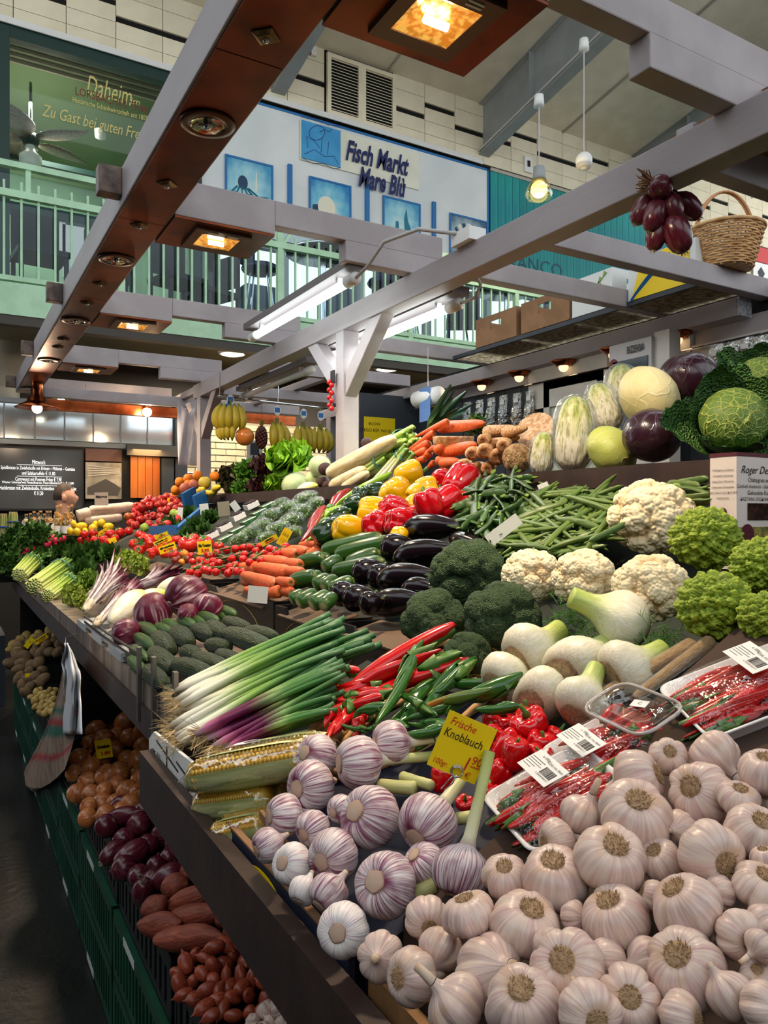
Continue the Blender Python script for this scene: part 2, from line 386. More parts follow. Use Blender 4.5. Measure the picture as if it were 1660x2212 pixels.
# pictures of the sea hung on the lower part of the sign wall
def picmat(name,kind):
    m=bpy.data.materials.new(name);m.use_nodes=True;nt=m.node_tree;N=nt.nodes;L=nt.links;b=N['Principled BSDF'];b.inputs['Roughness'].default_value=.4
    tc=N.new('ShaderNodeTexCoord');sp=N.new('ShaderNodeSeparateXYZ');L.new(tc.outputs['Generated'],sp.inputs[0])
    v=N.new('ShaderNodeVectorMath');v.operation='DISTANCE';v.inputs[1].default_value=(.45,.5,.45);L.new(tc.outputs['Generated'],v.inputs[0])
    n=N.new('ShaderNodeTexNoise');n.inputs['Scale'].default_value=4;L.new(tc.outputs['Generated'],n.inputs[0])
    ad=N.new('ShaderNodeMath');ad.operation='MULTIPLY_ADD';ad.inputs[1].default_value=.35;L.new(n.outputs['Fac'],ad.inputs[0]);L.new(v.outputs['Value'],ad.inputs[2])
    r=N.new('ShaderNodeValToRGB');L.new(ad.outputs[0],r.inputs[0])
    cols={'sun':[(236,232,210),(120,196,222),(28,128,190)],'pale':[(226,236,232),(150,206,222),(60,150,196)],'shell':[(240,226,206),(170,190,196),(60,96,130)]}[kind]
    e=r.color_ramp.elements;e[0].position=.48;e[0].color=(*S(cols[0]),1);e[1].position=1.0;e[1].color=(*S(cols[2]),1);k=e.new(.78);k.color=(*S(cols[1]),1)
    L.new(r.outputs[0],b.inputs['Base Color']);return m
m_pdark=mat('print_dark_blue',(22,60,92),rough=.4);m_pteal=mat('print_teal',(22,116,140),rough=.4);m_pcream=mat('print_cream',(228,226,206),rough=.4)
PIC=[((490,338),(586,362),(484,402),'pale','framed sea picture with an octopus, first under the sign'),((671,385),(755,406),(662,440),'sun','framed sea picture with a pale sun on blue sky'),
       ((830,426),(905,445),(820,480),'pale','framed sea picture with a teal whale tail'),((974,464),(1050,482),(962,530),'shell','framed sea picture of scallop shells beside the teal boards')]
for k,(a,b,c,kind,lab)in enumerate(PIC):
    px0,px1,pz0,pz1=rectY(*a,*b,*c,YW-.03);pz0=pz1-.62
    t=thing('sea_picture',lab,'picture','sea pictures on the white wall',((px0+px1)/2,YW-.03,(pz0+pz1)/2))
    hw,hh=(px1-px0)/2,(pz1-pz0)/2
    pr=ob('print',Geo().box(-hw,hw,-.01,0,-hh,hh),picmat('sea_print_%d'%k,kind),t)
    ob('frame',Geo().box(-hw-.025,-hw,-.02,0,-hh-.025,hh+.025).box(hw,hw+.025,-.02,0,-hh-.025,hh+.025).box(-hw,hw,-.02,0,hh,hh+.025).box(-hw,hw,-.02,0,-hh-.025,-hh),m_blue,t)
    def blob(pts,m,nm):ob(nm,Geo().prism([(x*hw,-.011,z*hh)for x,z in pts],(0,-.003,0)),m,pr)
    if k==0:
        blob([(-.3+.22*math.cos(q),.05+.3*math.sin(q))for q in np.linspace(0,2*math.pi,14,False)],m_pdark,'octopus_head')
        g2=Geo()
        for q in range(6):g2.tube([((-.3+.1*(q-2.5))*hw,-.014,-.15*hh),((-.45+.25*(q-1.5))*hw,-.014,-.45*hh),((-.6+.36*q)*hw,-.014,(-.4-.1*(q%2))*hh)],.012,4)
        ob('octopus_arm',g2,m_pteal,pr);blob([(.25,-.2),(.35,-.2),(.33,.6),(.28,.6)],m_pcream,'tower')
    elif k==1:
        blob([(-.2+.45*math.cos(q),-.15+.5*math.sin(q))for q in np.linspace(0,2*math.pi,20,False)],m_pcream,'sun');blob([(-.95,-.7),(-.6,-.7),(-.65,-.1),(-.9,-.15)],m_pdark,'harbour_tower');blob([(-.2,-.75),(.3,-.75),(.05,-.55)],m_pdark,'dolphin_back')
    elif k==2:
        blob([(.1,-.7),(.35,-.5),(.8,-.6),(.55,-.3),(.35,.1),(.25,.7),(.12,.2),(.15,-.3)],m_pteal,'whale_tail');blob([(-.4,-.6),(-.15,-.6),(-.2,.0),(-.35,0)],m_pteal,'far_tower')
    else:
        for q in range(7):blob([(0,-.6),(math.cos(.5+q*.33)*.9,math.sin(.5+q*.33)*.75),(math.cos(.7+q*.33)*.9,math.sin(.7+q*.33)*.75)],m_pcream if q%2 else m_pdark,'shell_rib')
for k,(u,v)in enumerate(((626,356),(793,399),(937,437))):
    p=onY(u,v,YW-.03);tag(ob('shutter_bar',Geo().box(p[0]-.03,p[0]+.03,YW-.06,YW-.02,p[2]-.75,p[2]),m_blue),'blue upright strip on the white wall, '+['between octopus and sun pictures','between sun and whale tail pictures','between whale tail and shell pictures'][k],'strip')
# teal boards
tw=struct('wall_teal',Geo().box(7.5,12.7,YW,YW+.02,5.2,6.98),m_dark)
tm=Geo().box(.004,.146,0,.03,5.2,6.97).mesh('plank',False);tm.materials.append(m_teal)
for i in range(34):ob('plank',tm,None,tw,loc=(7.5+.15*i,YW-.03,0))
text(tw,'lettering','FRANCO',mat('teal_letters',(16,70,92)),frame_M((onY(1150,580,YW-.035)[0],YW-.035,5.60),(1,0,0),(0,0,1)),.34)
ob('cap_rail',Geo().box(7.5,12.7,YW-.05,YW-.02,6.97,7.02),m_strip,tw)
wr=struct('wall_right_siding',Geo().box(12.72,16,YW-.01,YW+.02,5.2,7.0),m_siding)

# the window front with gilt lettering (left) and the room behind it
wf=struct('window_1',Geo().box(-.6,2.8,YW-.06,YW+.06,6.88,7.05).box(-.6,2.8,YW-.06,YW+.06,3.43,3.55).box(.42,.62,YW-.07,YW+.07,3.43,7.0).box(2.7,2.82,YW-.07,YW+.07,3.43,7.0).box(-.7,-.55,YW-.06,YW+.06,3.43,7.0).box(.62,2.7,YW-.05,YW+.05,4.92,5.04),m_dgreen)
ob('pane',Geo().box(.62,2.7,YW-.005,YW+.005,5.0,6.9),m_glass,wf);ob('pane',Geo().box(-.6,.42,YW-.005,YW+.005,3.55,6.9),m_glass,wf);ob('pane',Geo().box(.62,2.7,YW-.005,YW+.005,3.55,4.92),m_glass,wf)
m_gilt=mat('gilt_letters',(206,190,120),rough=.4);m_redl=mat('dark_red_letters',(120,26,30),rough=.5)
def TW(u,v):p=onY(u,v,YW-.02);return frame_M((p[0],YW-.015,p[2]),(1,0,0),(0,0,1))
text(wf,'lettering','Daheim',m_gilt,TW(235,197),.34,shear=.3,width=.52);text(wf,'lettering','im',m_gilt,TW(292,219),.12,shear=.2)
text(wf,'lettering','LORSBACHER THAL',m_redl,TW(245,218),.14,width=.86);text(wf,'lettering','Historische Schankwirtschaft seit 1803',m_gilt,TW(240,236),.09,width=.86)
text(wf,'lettering','Zu Gast bei guten Freunden',m_gilt,TW(228,272),.20,shear=.3,width=1.40)
rm=struct('wall_tavern',Geo().box(-2,4.2,13,13.1,5.2,8).box(-2,.9,13,13.1,3.4,5.2).box(1.5,1.7,13,13.1,3.4,5.2).box(2.5,4.2,13,13.1,3.4,5.2).box(2.85,2.95,YW+.1,13,3.4,7.6).box(-1.2,-1.1,YW+.1,13,3.4,7.6),m_green)
ob('wall_tavern_soffit',Geo().prism([(-1.2,YW+.2,7.75),(2.9,YW+.2,7.75),(2.9,13,7.0),(-1.2,13,7.0)],(0,0,.1)),m_green,rm)
for k in range(3):ob('ceiling_pipe',Geo().tube([(-1,10.2+.05*k,7.2-.05*k),(2.9,10.2+.05*k,7.2-.05*k)],.03,6),m_strip,rm)
ob('dark_rail',Geo().box(-1.2,2.9,11.4,11.5,6.35,6.42),m_dgreen,rm)
light('tavern_fill','AREA',(1,11.2,6.9),160,(1,.95,.85),1.0,aim=(1,11.4,3))  # unseen fill light added to brighten the green room
def fan(u,v,Y,lab):
    c=onY(u,v,Y);t=thing('ceiling_fan',lab,'fan',None,tuple(c))
    ob('rod',Geo().tube([(0,0,.06),(0,0,.75)],.02,8),m_chrome,t);ob('motor',Geo().lathe([(0,-.08),(.09,-.07),(.12,0),(.09,.07),(0,.08)],16),m_dgreen,t,True)
    ob('lamp_glass',Geo().lathe([(0,-.42),(.13,-.4),(.14,-.22),(.07,-.16),(.06,-.08)],16),mat('opal_glass',(235,235,225),rough=.2),t,True)
    bl=Geo();n=12
    A=np.zeros((n,2,3))
    for i in range(n):
        s=i/(n-1);w_=.02+.16*math.sin(math.pi*min(1,s**.75))**.7*(1 if s<.98 else .4);A[i,0]=(.1+.75*s,-w_,-.02);A[i,1]=(.1+.75*s,w_,.03)
    bl.grid(A);bm_=bl.mesh('blade',True);bm_.materials.append(mat('fan_blade',(150,140,128),(120,110,100),scale=30))
    for k in range(5):
        o=ob('blade',bm_,None,t);o.rotation_euler=(0,0,.5+k*2*math.pi/5);s2=o.modifiers.new('solid','SOLIDIFY');s2.thickness=.012
fan(66,302,10.8,'palm-leaf ceiling fan with a lamp in the green tavern room')
sm=thing('smoke_detector','small white lamp on the green tavern ceiling','lamp',None,tuple(onY(217,285,11)))
ob('body',Geo().lathe([(0,-.1),(.07,-.08),(.08,.02),(.0,.03)],12),m_whitep,sm,True)
# window wall behind the gallery seats (right): frames with open sky outside
ww=Geo().box(2.8,16,YW+.1,YW+.2,3.43,3.55).box(2.8,16,YW+.1,YW+.2,5.1,5.2)
for x in np.arange(2.85,15,1.18):ww.box(x-.05,x+.05,YW+.08,YW+.2,3.43,5.2)
w2=struct('window_2',ww,mat('window_frame_grey',(150,160,160)))
for i,x in enumerate(np.arange(2.85,14.5,1.18)):ob('pane',Geo().box(x+.05,x+1.13,YW+.14,YW+.15,3.55,5.1),m_glass,w2)

# gallery slab, railing ---------------------------------------------
YR=7.0
struct('floor_gallery',Geo().box(-4,16,YR+.06,13.1,3.3,3.42),m_under)
struct('trim_1',Geo().box(-4,16,YR-.04,YR+.06,3.16,3.43),m_mint)
struct('trim_2',Geo().box(-4,16,YR-.03,YR+.08,3.08,3.16),mat('dark_edge',(60,54,44)))
rl=thing('gallery_railing','mint green metal railing along the edge of the upper gallery','railing',None,(0,YR,3.43))
ob('top_rail',Geo().box(-1,8.3,-.03,.03,.97,1.02),m_mint,rl);ob('middle_rail',Geo().box(-1,8.3,-.03,.03,.72,.78),m_mint,rl);ob('bottom_rail',Geo().box(-1,8.3,-.03,.03,.02,.06),m_mint,rl)
bme=Geo().box(-.009,.009,-.009,.009,.04,.86).mesh('baluster',False);bme.materials.append(m_mint)
for i in range(70):ob('baluster',bme,None,rl,loc=(-.9+.1317*i,0,0))
pme2=Geo().box(-.028,.028,-.028,.028,0,1.0).mesh('post',False);pme2.materials.append(m_mint)
brm=Geo().prism([(0,-.015,.74),(.03,-.015,.74),(.20,-.015,.97),(.16,-.015,.97)],(0,.03,0)).mesh('bracket',False);brm.materials.append(m_mint)
for x in (-.16,1.36,2.88,4.42,5.93,7.45):
    ob('post',pme2,None,rl,loc=(x,0,0));ob('bracket',brm,None,rl,loc=(x,0,0))
ob('stub_post',Geo().box(.58,.62,-.02,.02,.75,1.0),m_mint,rl)
rg=film('railing_glass',(232,242,246),rough=.05,amount=.01,bump=0,edge=.06)
for i in range(6):ob('glass_panel',Geo().box(-.15+i*1.52,1.33+i*1.52,.05,.056,.05,.95),rg,rl)
# gallery seats: bar tables and stools, seen through the railing
m_navyseat=mat('navy_vinyl',(30,44,76),rough=.35);m_tabletop=mat('dark_tabletop',(26,28,32),rough=.25);m_bstool=mat('black_stool',(24,26,30),rough=.4)
def round_table(x,y,lab):
    t=thing('bar_table',lab,'table','gallery bar tables',(x,y,3.42))
    ob('table_top',Geo().lathe([(0,1.02),(.40,1.02),(.42,1.04),(.42,1.06),(.40,1.07),(0,1.07)],24),m_tabletop,t,True);ob('edge_band',Geo().lathe([(.42,1.03),(.43,1.045),(.42,1.06)],24),m_chrome,t,True)
    ob('column',Geo().tube([(0,0,.03),(0,0,1.02)],.035,10),m_chrome,t);ob('foot',Geo().lathe([(0,.05),(.1,.045),(.26,.02),(.27,0)],20),m_black,t,True)
def stool(x,y,rz,lab,seatm=None):
    t=thing('bar_stool',lab,'stool','gallery bar stools',(x,y,3.42));t.rotation_euler=(0,0,rz)
    ob('seat',Geo().lathe([(0,.74),(.19,.75),(.21,.78),(.19,.82),(0,.83)],18),seatm or m_navyseat,t,True)
    A=np.array([[[.2*math.cos(a),.2*math.sin(a),z]for z in (.86,.95,1.06)]for a in np.linspace(-1.1,1.1,9)]);b=ob('backrest',Geo().grid(A),seatm or m_navyseat,t,True);b.modifiers.new('s','SOLIDIFY').thickness=.04
    for a in range(4):
        q=math.pi/4+a*math.pi/2;ob('leg',Geo().tube([(.12*math.cos(q),.12*math.sin(q),.75),(.24*math.cos(q),.24*math.sin(q),0)],.012,6),m_chrome,t)
    ob('foot_ring',Geo().tube([(.2*math.cos(a),.2*math.sin(a),.28)for a in np.linspace(0,2*math.pi,17)],.009,5),m_chrome,t)
def chair(x,y,rz,lab,m=None):
    t=thing('gallery_chair',lab,'chair','gallery chairs behind the railing',(x,y,3.42));t.rotation_euler=(0,0,rz);m=m or m_bstool
    ob('seat',Geo().box(-.22,.22,-.22,.22,.43,.48),m,t);ob('backrest',Geo().box(-.21,.21,.19,.22,.56,.92),m,t)
    for a in (-.19,.19):
        ob('leg',Geo().box(a-.018,a+.018,-.2,-.165,0,.43),m,t);ob('leg',Geo().box(a-.018,a+.018,.185,.22,0,.92),m,t)
round_table(3.72,7.75,'round dark bar table right behind the railing under the first lamp box');round_table(6.45,7.8,'round dark bar table behind the railing above the cardboard boxes')
stool(3.0,7.85,2.6,'navy bar stool beside the post left of the round table');stool(4.45,7.6,.6,'navy bar stool on the far side of the round table');stool(5.75,7.95,2.5,'navy bar stool above the fluorescent tube end');stool(7.12,7.6,.4,'navy bar stool above the cardboard boxes');stool(5.2,8.3,1.2,'navy bar stool standing alone between the two bar tables')
chair(2.05,7.7,.3,'black gallery chair beside the copper beam');chair(2.5,8.0,-1.2,'black gallery chair facing the windows');chair(.75,7.6,.1,'black gallery chair at the far end of the railing',m_black);chair(1.4,7.8,1.5,'black gallery chair under the gilt window');chair(4.7,8.0,2.8,'black gallery chair right of the round table')
chair(5.6,7.6,-.6,'black gallery chair behind the second tube');chair(7.75,8.3,1.4,'black gallery chair by the last railing post')
# noticeboards and paper sheets on the gallery
for k,(u,v,wd,hh)in enumerate(((118,520,.24,.5),(165,545,.3,.62),(85,545,.16,.22))):
    p=onY(u,v,9.47);t=tag(ob('paper_sheet',Geo().box(p[0]-wd/2,p[0]+wd/2,9.48,9.49,p[2]-hh/2,p[2]+hh/2),m_paper),['tall white paper sheet in the tavern window','widest white paper sheet in the tavern window','small white paper sheet low in the tavern window'][k],'paper')
for k,(x,wd)in enumerate(((3.45,.4),(4.6,.4))):
    c=tag(ob('gallery_cabinet',Geo().box(x-wd/2,x+wd/2,9.0,9.35,3.42,4.4+.15*(k%2)),mat('cabinet_slate',(74,92,110),(60,76,92),scale=4)),['slate cabinet before the gallery window, nearest the copper beam','slate cabinet under the sun picture window','slate cabinet behind the fluorescent tube','slate cabinet by the teal boards'][k],'cabinet')
pc=thing('column_white','white round column with a moulded capital under the gallery','column',None,(onY(5,740,9.0)[0],9.0,0));
ob('shaft',Geo().lathe([(.18,0),(.17,2.9)],24),mat('column_paint',(226,222,208)),pc,True);ob('capital',Geo().lathe([(.18,2.85),(.25,2.93),(.25,2.98),(.30,3.02),(.32,3.1),(.32,3.3)],24),mat('column_paint',(226,222,208)),pc,True)

# hanging hall lamps
def pend(u,v,vtop,Y,kind,lab):
    c=onY(u,v,Y);t=thing('pendant_lamp',lab,'lamp',None,tuple(c));top=onY(u,vtop,Y)[2]-c[2]
    ob('cord',Geo().tube([(0,0,.1),(0,0,top)],.008,5),m_cable,t);ob('ceiling_cup',Geo().lathe([(.0,top+.12),(.05,top+.12),(.06,top),(.0,top-.01)],12),m_whitep,t,True)
    if kind=='globe':
        ob('shade',Geo().ball((0,0,0),.095,18,12),m_whitep,t,True);ob('lower_ring',Geo().lathe([(.088,-.04),(.092,-.05),(.07,-.085),(0,-.09)],18),m_cable,t,True)
    else:
        ob('socket',Geo().lathe([(0,.22),(.06,.22),(.07,.12),(.08,.07),(0,.07)],14),m_steel,t,True)
        ob('shade',Geo().lathe([(.08,.08),(.13,0),(.15,-.08),(.13,-.12)],18),film('lamp_glass_yellow',(255,240,190),.1,.1,0),t,True);ob('glow_bulb',Geo().ball((0,0,-.02),.09,14,10),mat('bulb_glow',(255,226,140),emis=2.2),t,True)
        light('pendant_glow','POINT',(c[0],c[1],c[2]-.2),25,(1,.8,.5),.1)
pend(1262,347,108,6.2,'globe','white globe pendant hanging from the sloping ceiling');pend(1165,405,230,6.2,'bulb','lit yellow bulb pendant on the rafter above the teal boards')

# ================================================================== under the gallery: neighbouring stall
YB=8.5
bw=struct('wall_lower_back',Geo().box(-4,12,9.3,9.45,0,3.3),mat('lower_wall',(82,70,60)))
# glazed fascia of the neighbour's stall
gf=thing('glazed_fascia','row of frosted glass panes above the menu screen','glazing',None,(0,YB,0))
xa,xb2=onY(-60,900,YB)[0],onY(374,900,YB)[0];n=7;dx=(xb2-xa)/n
frost=mat('frosted_pane',(222,230,234),(200,214,220),scale=2.5,rough=.12,metal=.75)
for i in range(n):ob('pane',Geo().box(xa+i*dx+.008,xa+(i+1)*dx-.008,-.01,.01,2.27,2.62),frost,gf)
ob('frame',Geo().box(xa,xb2,-.03,.03,2.21,2.26).box(xa,xb2,-.03,.03,2.63,2.68).box(xb2,xb2+.04,-.03,.03,2.2,2.68),mat('alu_frame',(120,126,130),rough=.4,metal=.6),gf)
for i in range(1,n):ob('mullion',Geo().box(xa+i*dx-.007,xa+i*dx+.007,-.015,.015,2.26,2.63),mat('alu_frame'),gf)
kp=tag(ob('dark_column',Geo().box(onY(374,950,YB)[0]+.01,onY(402,950,YB)[0],YB-.06,YB+.1,0,2.75),mat('column_dark',(44,48,54),rough=.5)),'dark grey column between the glass panes and the brick wall','column')
struct('wall_stall_back',Geo().box(xa,xb2,YB+.05,YB+.12,0,2.2),mat('stall_back_dark',(38,36,36)))
# menu screen
def menu():
    x0=onY(-70,1000,YB-.1)[0];x1=onY(181,1000,YB-.1)[0];z1=onY(100,967,YB-.1)[2];z0=onY(100,1103,YB-.1)[2]
    t=thing('menu_screen','black menu screen with white lettering behind the man','screen',None,(x0,YB-.1,z0));W_,H_=x1-x0,z1-z0
    ob('bezel',Geo().box(0,W_,0,.05,0,H_),m_black,t);ob('display',Geo().box(.02,W_-.02,-.004,0,.02,H_-.02),mat('display_grey',(70,72,74),(36,37,39),scale=.8,rough=.2,emis=.25),t)
    mt=mat('screen_text',(236,240,242),emis=.9)
    for v,s,size,wf in ((999,'Mittwoch',.062,.12),(1012,'Spießbraten in Zwiebelsoße mit Erbsen – Möhren – Gemüse',.05,.69),(1023,'und Salzkartoffeln € 11,80',.05,.31),(1036,'Currywurst mit Pommes Frites € 7,90',.055,.43),(1043,'Wiener Schnitzel mit Preiselbeeren, Petersilienkartoffeln € 13,80',.035,.67),(1055,'Hackbraten mit Zwiebelsoße, Kroketten und Gurkensalat',.055,.72),(1066,'€ 11,50',.055,.085)):
        p=onY(88,v,YB-.1);text(t,'lettering',s,mt,frame_M((p[0]-x0-.02,-.008,p[2]-z0),(1,0,0),(0,0,1)),size,width=wf)
    for v in (1005,1029.5,1049):p=onY(88,v,YB-.1);ob('dotted_rule',Geo().box(p[0]-x0-.22,p[0]-x0+.20,-.006,-.004,p[2]-z0-.0015,p[2]-z0+.0015),mt,t)
menu()
# photo mural, wood niche, brown lintel of the neighbour's stall
def YY(u0,v0,u1,v1,Y):a=onY(u0,v0,Y);b=onY(u1,v1,Y);return a[0],b[0],b[2],a[2]
a=YY(184,965,262,998,YB-.02);tag(ob('lintel_panel',Geo().box(a[0],a[1],YB-.05,YB+.05,a[2],a[3]-.02),mat('lintel_brown',(112,78,66))),'brown panel above the black and white photo','panel')
a=YY(184,998,262,1078,YB-.02)
ph=thing('wall_photo','black and white photo of a market hall on the stall wall','picture',None,(a[0],YB-.03,a[2]));W_,H_=a[1]-a[0],a[3]-a[2]
ob('print',Geo().box(0,W_,-.01,.01,0,H_),mat('photo_grey',(176,166,150),(120,112,100),scale=4,detail=5),ph)
ob('car_shape',Geo().prism([(W_*a_,-.011,H_*b_)for a_,b_ in ((.05,.12),(.9,.1),(.98,.3),(.8,.42),(.55,.55),(.3,.42),(.05,.3))],(0,-.004,0)),mat('photo_dark',(70,66,62)),ph)
for k in range(5):ob('roof_line',Geo().bar((.02,-.014,H_*(.62+.07*k)),(W_*.95,-.014,H_*(.72+.03*k)),.004,.008),mat('photo_light',(214,206,192)),ph)
a=YY(280,985,344,1076,YB);nt_=thing('wood_niche','lit orange wood panel in the stall beside the photo','panel',None,(a[0],YB-.03,a[2]));W_,H_=a[1]-a[0],a[3]-a[2]
for k in range(4):ob('board',Geo().box(k*W_/4+.003,(k+1)*W_/4-.003,-.01,.01,0,H_),mat('orange_wood',(196,112,44),(170,90,32),scale=6,stretch=(1,1,.2),rough=.4),nt_)
ob('valance',Geo().box(-.05,W_+.2,-.1,-.02,H_,H_+.12),mat('photo_dark'),nt_)
light('niche_lamp','AREA',(a[0]+W_/2,YB-.18,a[3]+.05),4,(1,.62,.25),.3,aim=(a[0]+W_/2,YB,a[2]))
a=YY(346,990,372,1085,YB);tag(ob('dark_shelf_end',Geo().box(a[0],a[1],YB-.08,YB+.04,a[2],a[3]),mat('column_dark')),'dark slatted shelf end right of the orange wood panel','shelf')
for k,(x,y)in enumerate(((2.7,7.9),(4.6,7.8))):  # unseen fixtures added to brighten the brick wall under the gallery
    t=thing('soffit_fill_lamp',['unseen round lamp added under the gallery above the bananas','unseen round lamp added under the gallery behind the timber post'][k],'lamp',None,(x,y,3.29));ob('housing',Geo().lathe([(0,0),(.16,0),(.15,-.05),(.13,-.05)],20),m_whitep,t,True);ob('diffuser',Geo().lathe([(.13,-.05),(.08,-.065),(0,-.07)],20),mat('soffit_fill_glow',(255,240,214),emis=3),t,True)
    light('soffit_fill_light','AREA',(x,y,3.2),40,(1,.9,.74),.25,aim=(x,y,0))
# cream brick wall behind the bananas
xL,xR=onY(398,950,YB+.3)[0],onY(770,950,YB+.3)[0]
bwall=struct('wall_brick',Geo().box(xL,xR,YB+.3,YB+.4,0,2.62),mat('mortar',(176,164,138),rough=.9))
bkm=Geo().box(.006,.244,-.02,.01,.006,.071).mesh('brick',False);bkm.materials.append(mat('cream_brick',(226,210,172),(210,192,152),scale=6,rough=.7,rnd=.08))
bkm_half=Geo().box(.006,.119,-.02,.01,.006,.071).mesh('brick',False);bkm_half.materials.append(mat('cream_brick'))
for r in range(17):
    z=1.28+r*.077
    n_=int((xR-xL)/.25)
    for c in range(n_):
        x=xL+c*.25+(.125 if r%2 else 0)
        if x+.25<=xR+.01:ob('brick',bkm,None,bwall,loc=(x,YB+.3,z))
    if r%2:ob('brick',bkm_half,None,bwall,loc=(xL,YB+.3,z))
ob('rail',Geo().tube([(xL,YB+.24,1.98),(xR,YB+.24,1.98)],.012,6),m_chrome,bwall)
# ================================================================== the stall's timber frame
H=lambda h:CAMZ+h
sf=thing('timber_pergola','lilac-grey painted timber pergola over the vegetable stall','pergola')
def part(name,g,m=m_lilac,parent=None,bev=.004):
    o=ob(name,g,m,parent or sf)
    if bev:bevel(o,bev)
    return o
fb=part('front_beam',Geo().box(.54,.725,-.6,7.5,H(1.10),H(1.235)))
for k in range(7):
    y=-.6+k*1.16;ob('copper_panel',Geo().box(.548,.717,y+.002,y+1.158,H(1.094),H(1.10)),m_copper,fb)
for k in range(5):
    y=1.21+1.555*k
    lb=part('lamp_box',Geo().box(.727,1.12,y,y+.31,H(1.10),H(1.235)))
    ob('copper_base',Geo().box(.727,1.118,y+.003,y+.308,H(1.092),H(1.10)),m_copper,lb)
    part('cross_beam',Geo().box(1.12,1.92,y,y+.06,H(1.135),H(1.235)))
    part('beam_end',Geo().box(.46,.54,y+.0,y+.06,H(1.13),H(1.23)),mat('beam_end_grain',(120,98,86),(70,56,50),scale=20))
    part('packing_block',Geo().box(1.43,1.92,y-.004,y+.062,H(1.05),H(1.135)))
part('middle_beam',Geo().box(1.75,1.84,-.4,6.1,H(.94),H(1.05)))
def post(X,Y):
    p=part('post',Geo().box(X-.045,X+.045,Y-.045,Y+.045,1.62,H(.94)))
    for s in (-1,1):
        g=Geo().prism([(X-.035,Y+s*.045,H(.60)),(X-.035,Y+s*.045,H(.72)),(X-.035,Y+s*.30,H(.94)),(X-.035,Y+s*.42,H(.94))],(.07,0,0))
        part('brace',g)
post(1.795,3.45);post(1.795,5.95)
part('rear_beam',Geo().box(3.10,3.19,2.13,6.5,H(.90),H(.985)))
for y in (1.40,2.06,2.50,3.92,4.9,6.0):
    part('rear_cross_beam',Geo().box(1.84,3.10 if y>2.3 else 3.7,y,y+.06,H(.985)if y>1.5 else H(1.0),H(1.07)if y>1.5 else H(1.12)))
part('rear_post',Geo().box(3.10,3.19,6.3,6.39,0,H(.90)))
part('end_plate',Geo().box(3.10,3.19,2.117,2.129,H(.90),H(.985)),mat('checker_plate',(200,200,204),(150,150,156),scale=90,rough=.3,metal=.6),bev=0)
part('far_cross_beam',Geo().box(.725,3.10,7.0,7.06,H(1.0),H(1.09)));part('far_copper_fascia',Geo().box(.725,3.2,7.32,7.36,H(.93),H(1.03)),m_copper2)
for x in (1.9,2.6):part('far_rafter',Geo().box(x,x+.06,5.0,7.3,H(1.07),H(1.13)))
# lamps in the front beam
ringm=mat('ring_bronze',(70,48,36),rough=.35,metal=.7);refl=mat('reflector',(215,205,190),(120,80,50),scale=40,rough=.12,metal=1)
dl_px=[(432,262),(238,558),(152,691),(98,777),(56,838)]
for k,(u,v)in enumerate(dl_px):
    p=onZ(u,v,H(1.092));X,Y=.632,p[1]
    t=thing('recessed_downlight',['largest round downlight in the copper beam, nearest the top edge','second round downlight along the copper beam','third round downlight along the copper beam','fourth round downlight along the copper beam','smallest round downlight at the far end of the copper beam'][k],'downlight','round downlights in the copper beam',(X,Y,H(1.092)))
    ob('trim_ring',Geo().lathe([(.047,-.002),(.05,-.008),(.075,-.006),(.078,0),(.075,.0)],28),ringm,t,True)
    ob('reflector',Geo().lathe([(.048,-.008),(.04,-.004),(.02,-.003),(0,-.003)],24),refl,t,True);ob('bulb',Geo().ball((0,0,-.006),.013,10,6),m_chrome,t,True)
fxm=mat('old_brass',(150,128,84),(100,80,52),scale=30,rough=.35,metal=.8)
for k,(u,v)in enumerate(((555,75),(348,397),(288,487),(200,612),(176,654),(130,733),(117,750))):
    p=onZ(u,v,H(1.088));t=thing('diamond_fitting','diamond-shaped brass fitting '+['nearest the top of the copper beam','above the second lamp box on the copper beam','just before the second round downlight','just past the second round downlight','before the third round downlight','past the third round downlight','before the fourth round downlight'][k],'fitting','diamond brass fittings on the copper beam',(.632,p[1],H(1.093)))
    ob('plate',Geo().lathe([(0,-.01),(.022,-.01),(.036,-.003),(.036,0)],4),fxm,t);ob('lens',Geo().ball((0,0,-.01),.008,10,6),m_chrome,t,True)
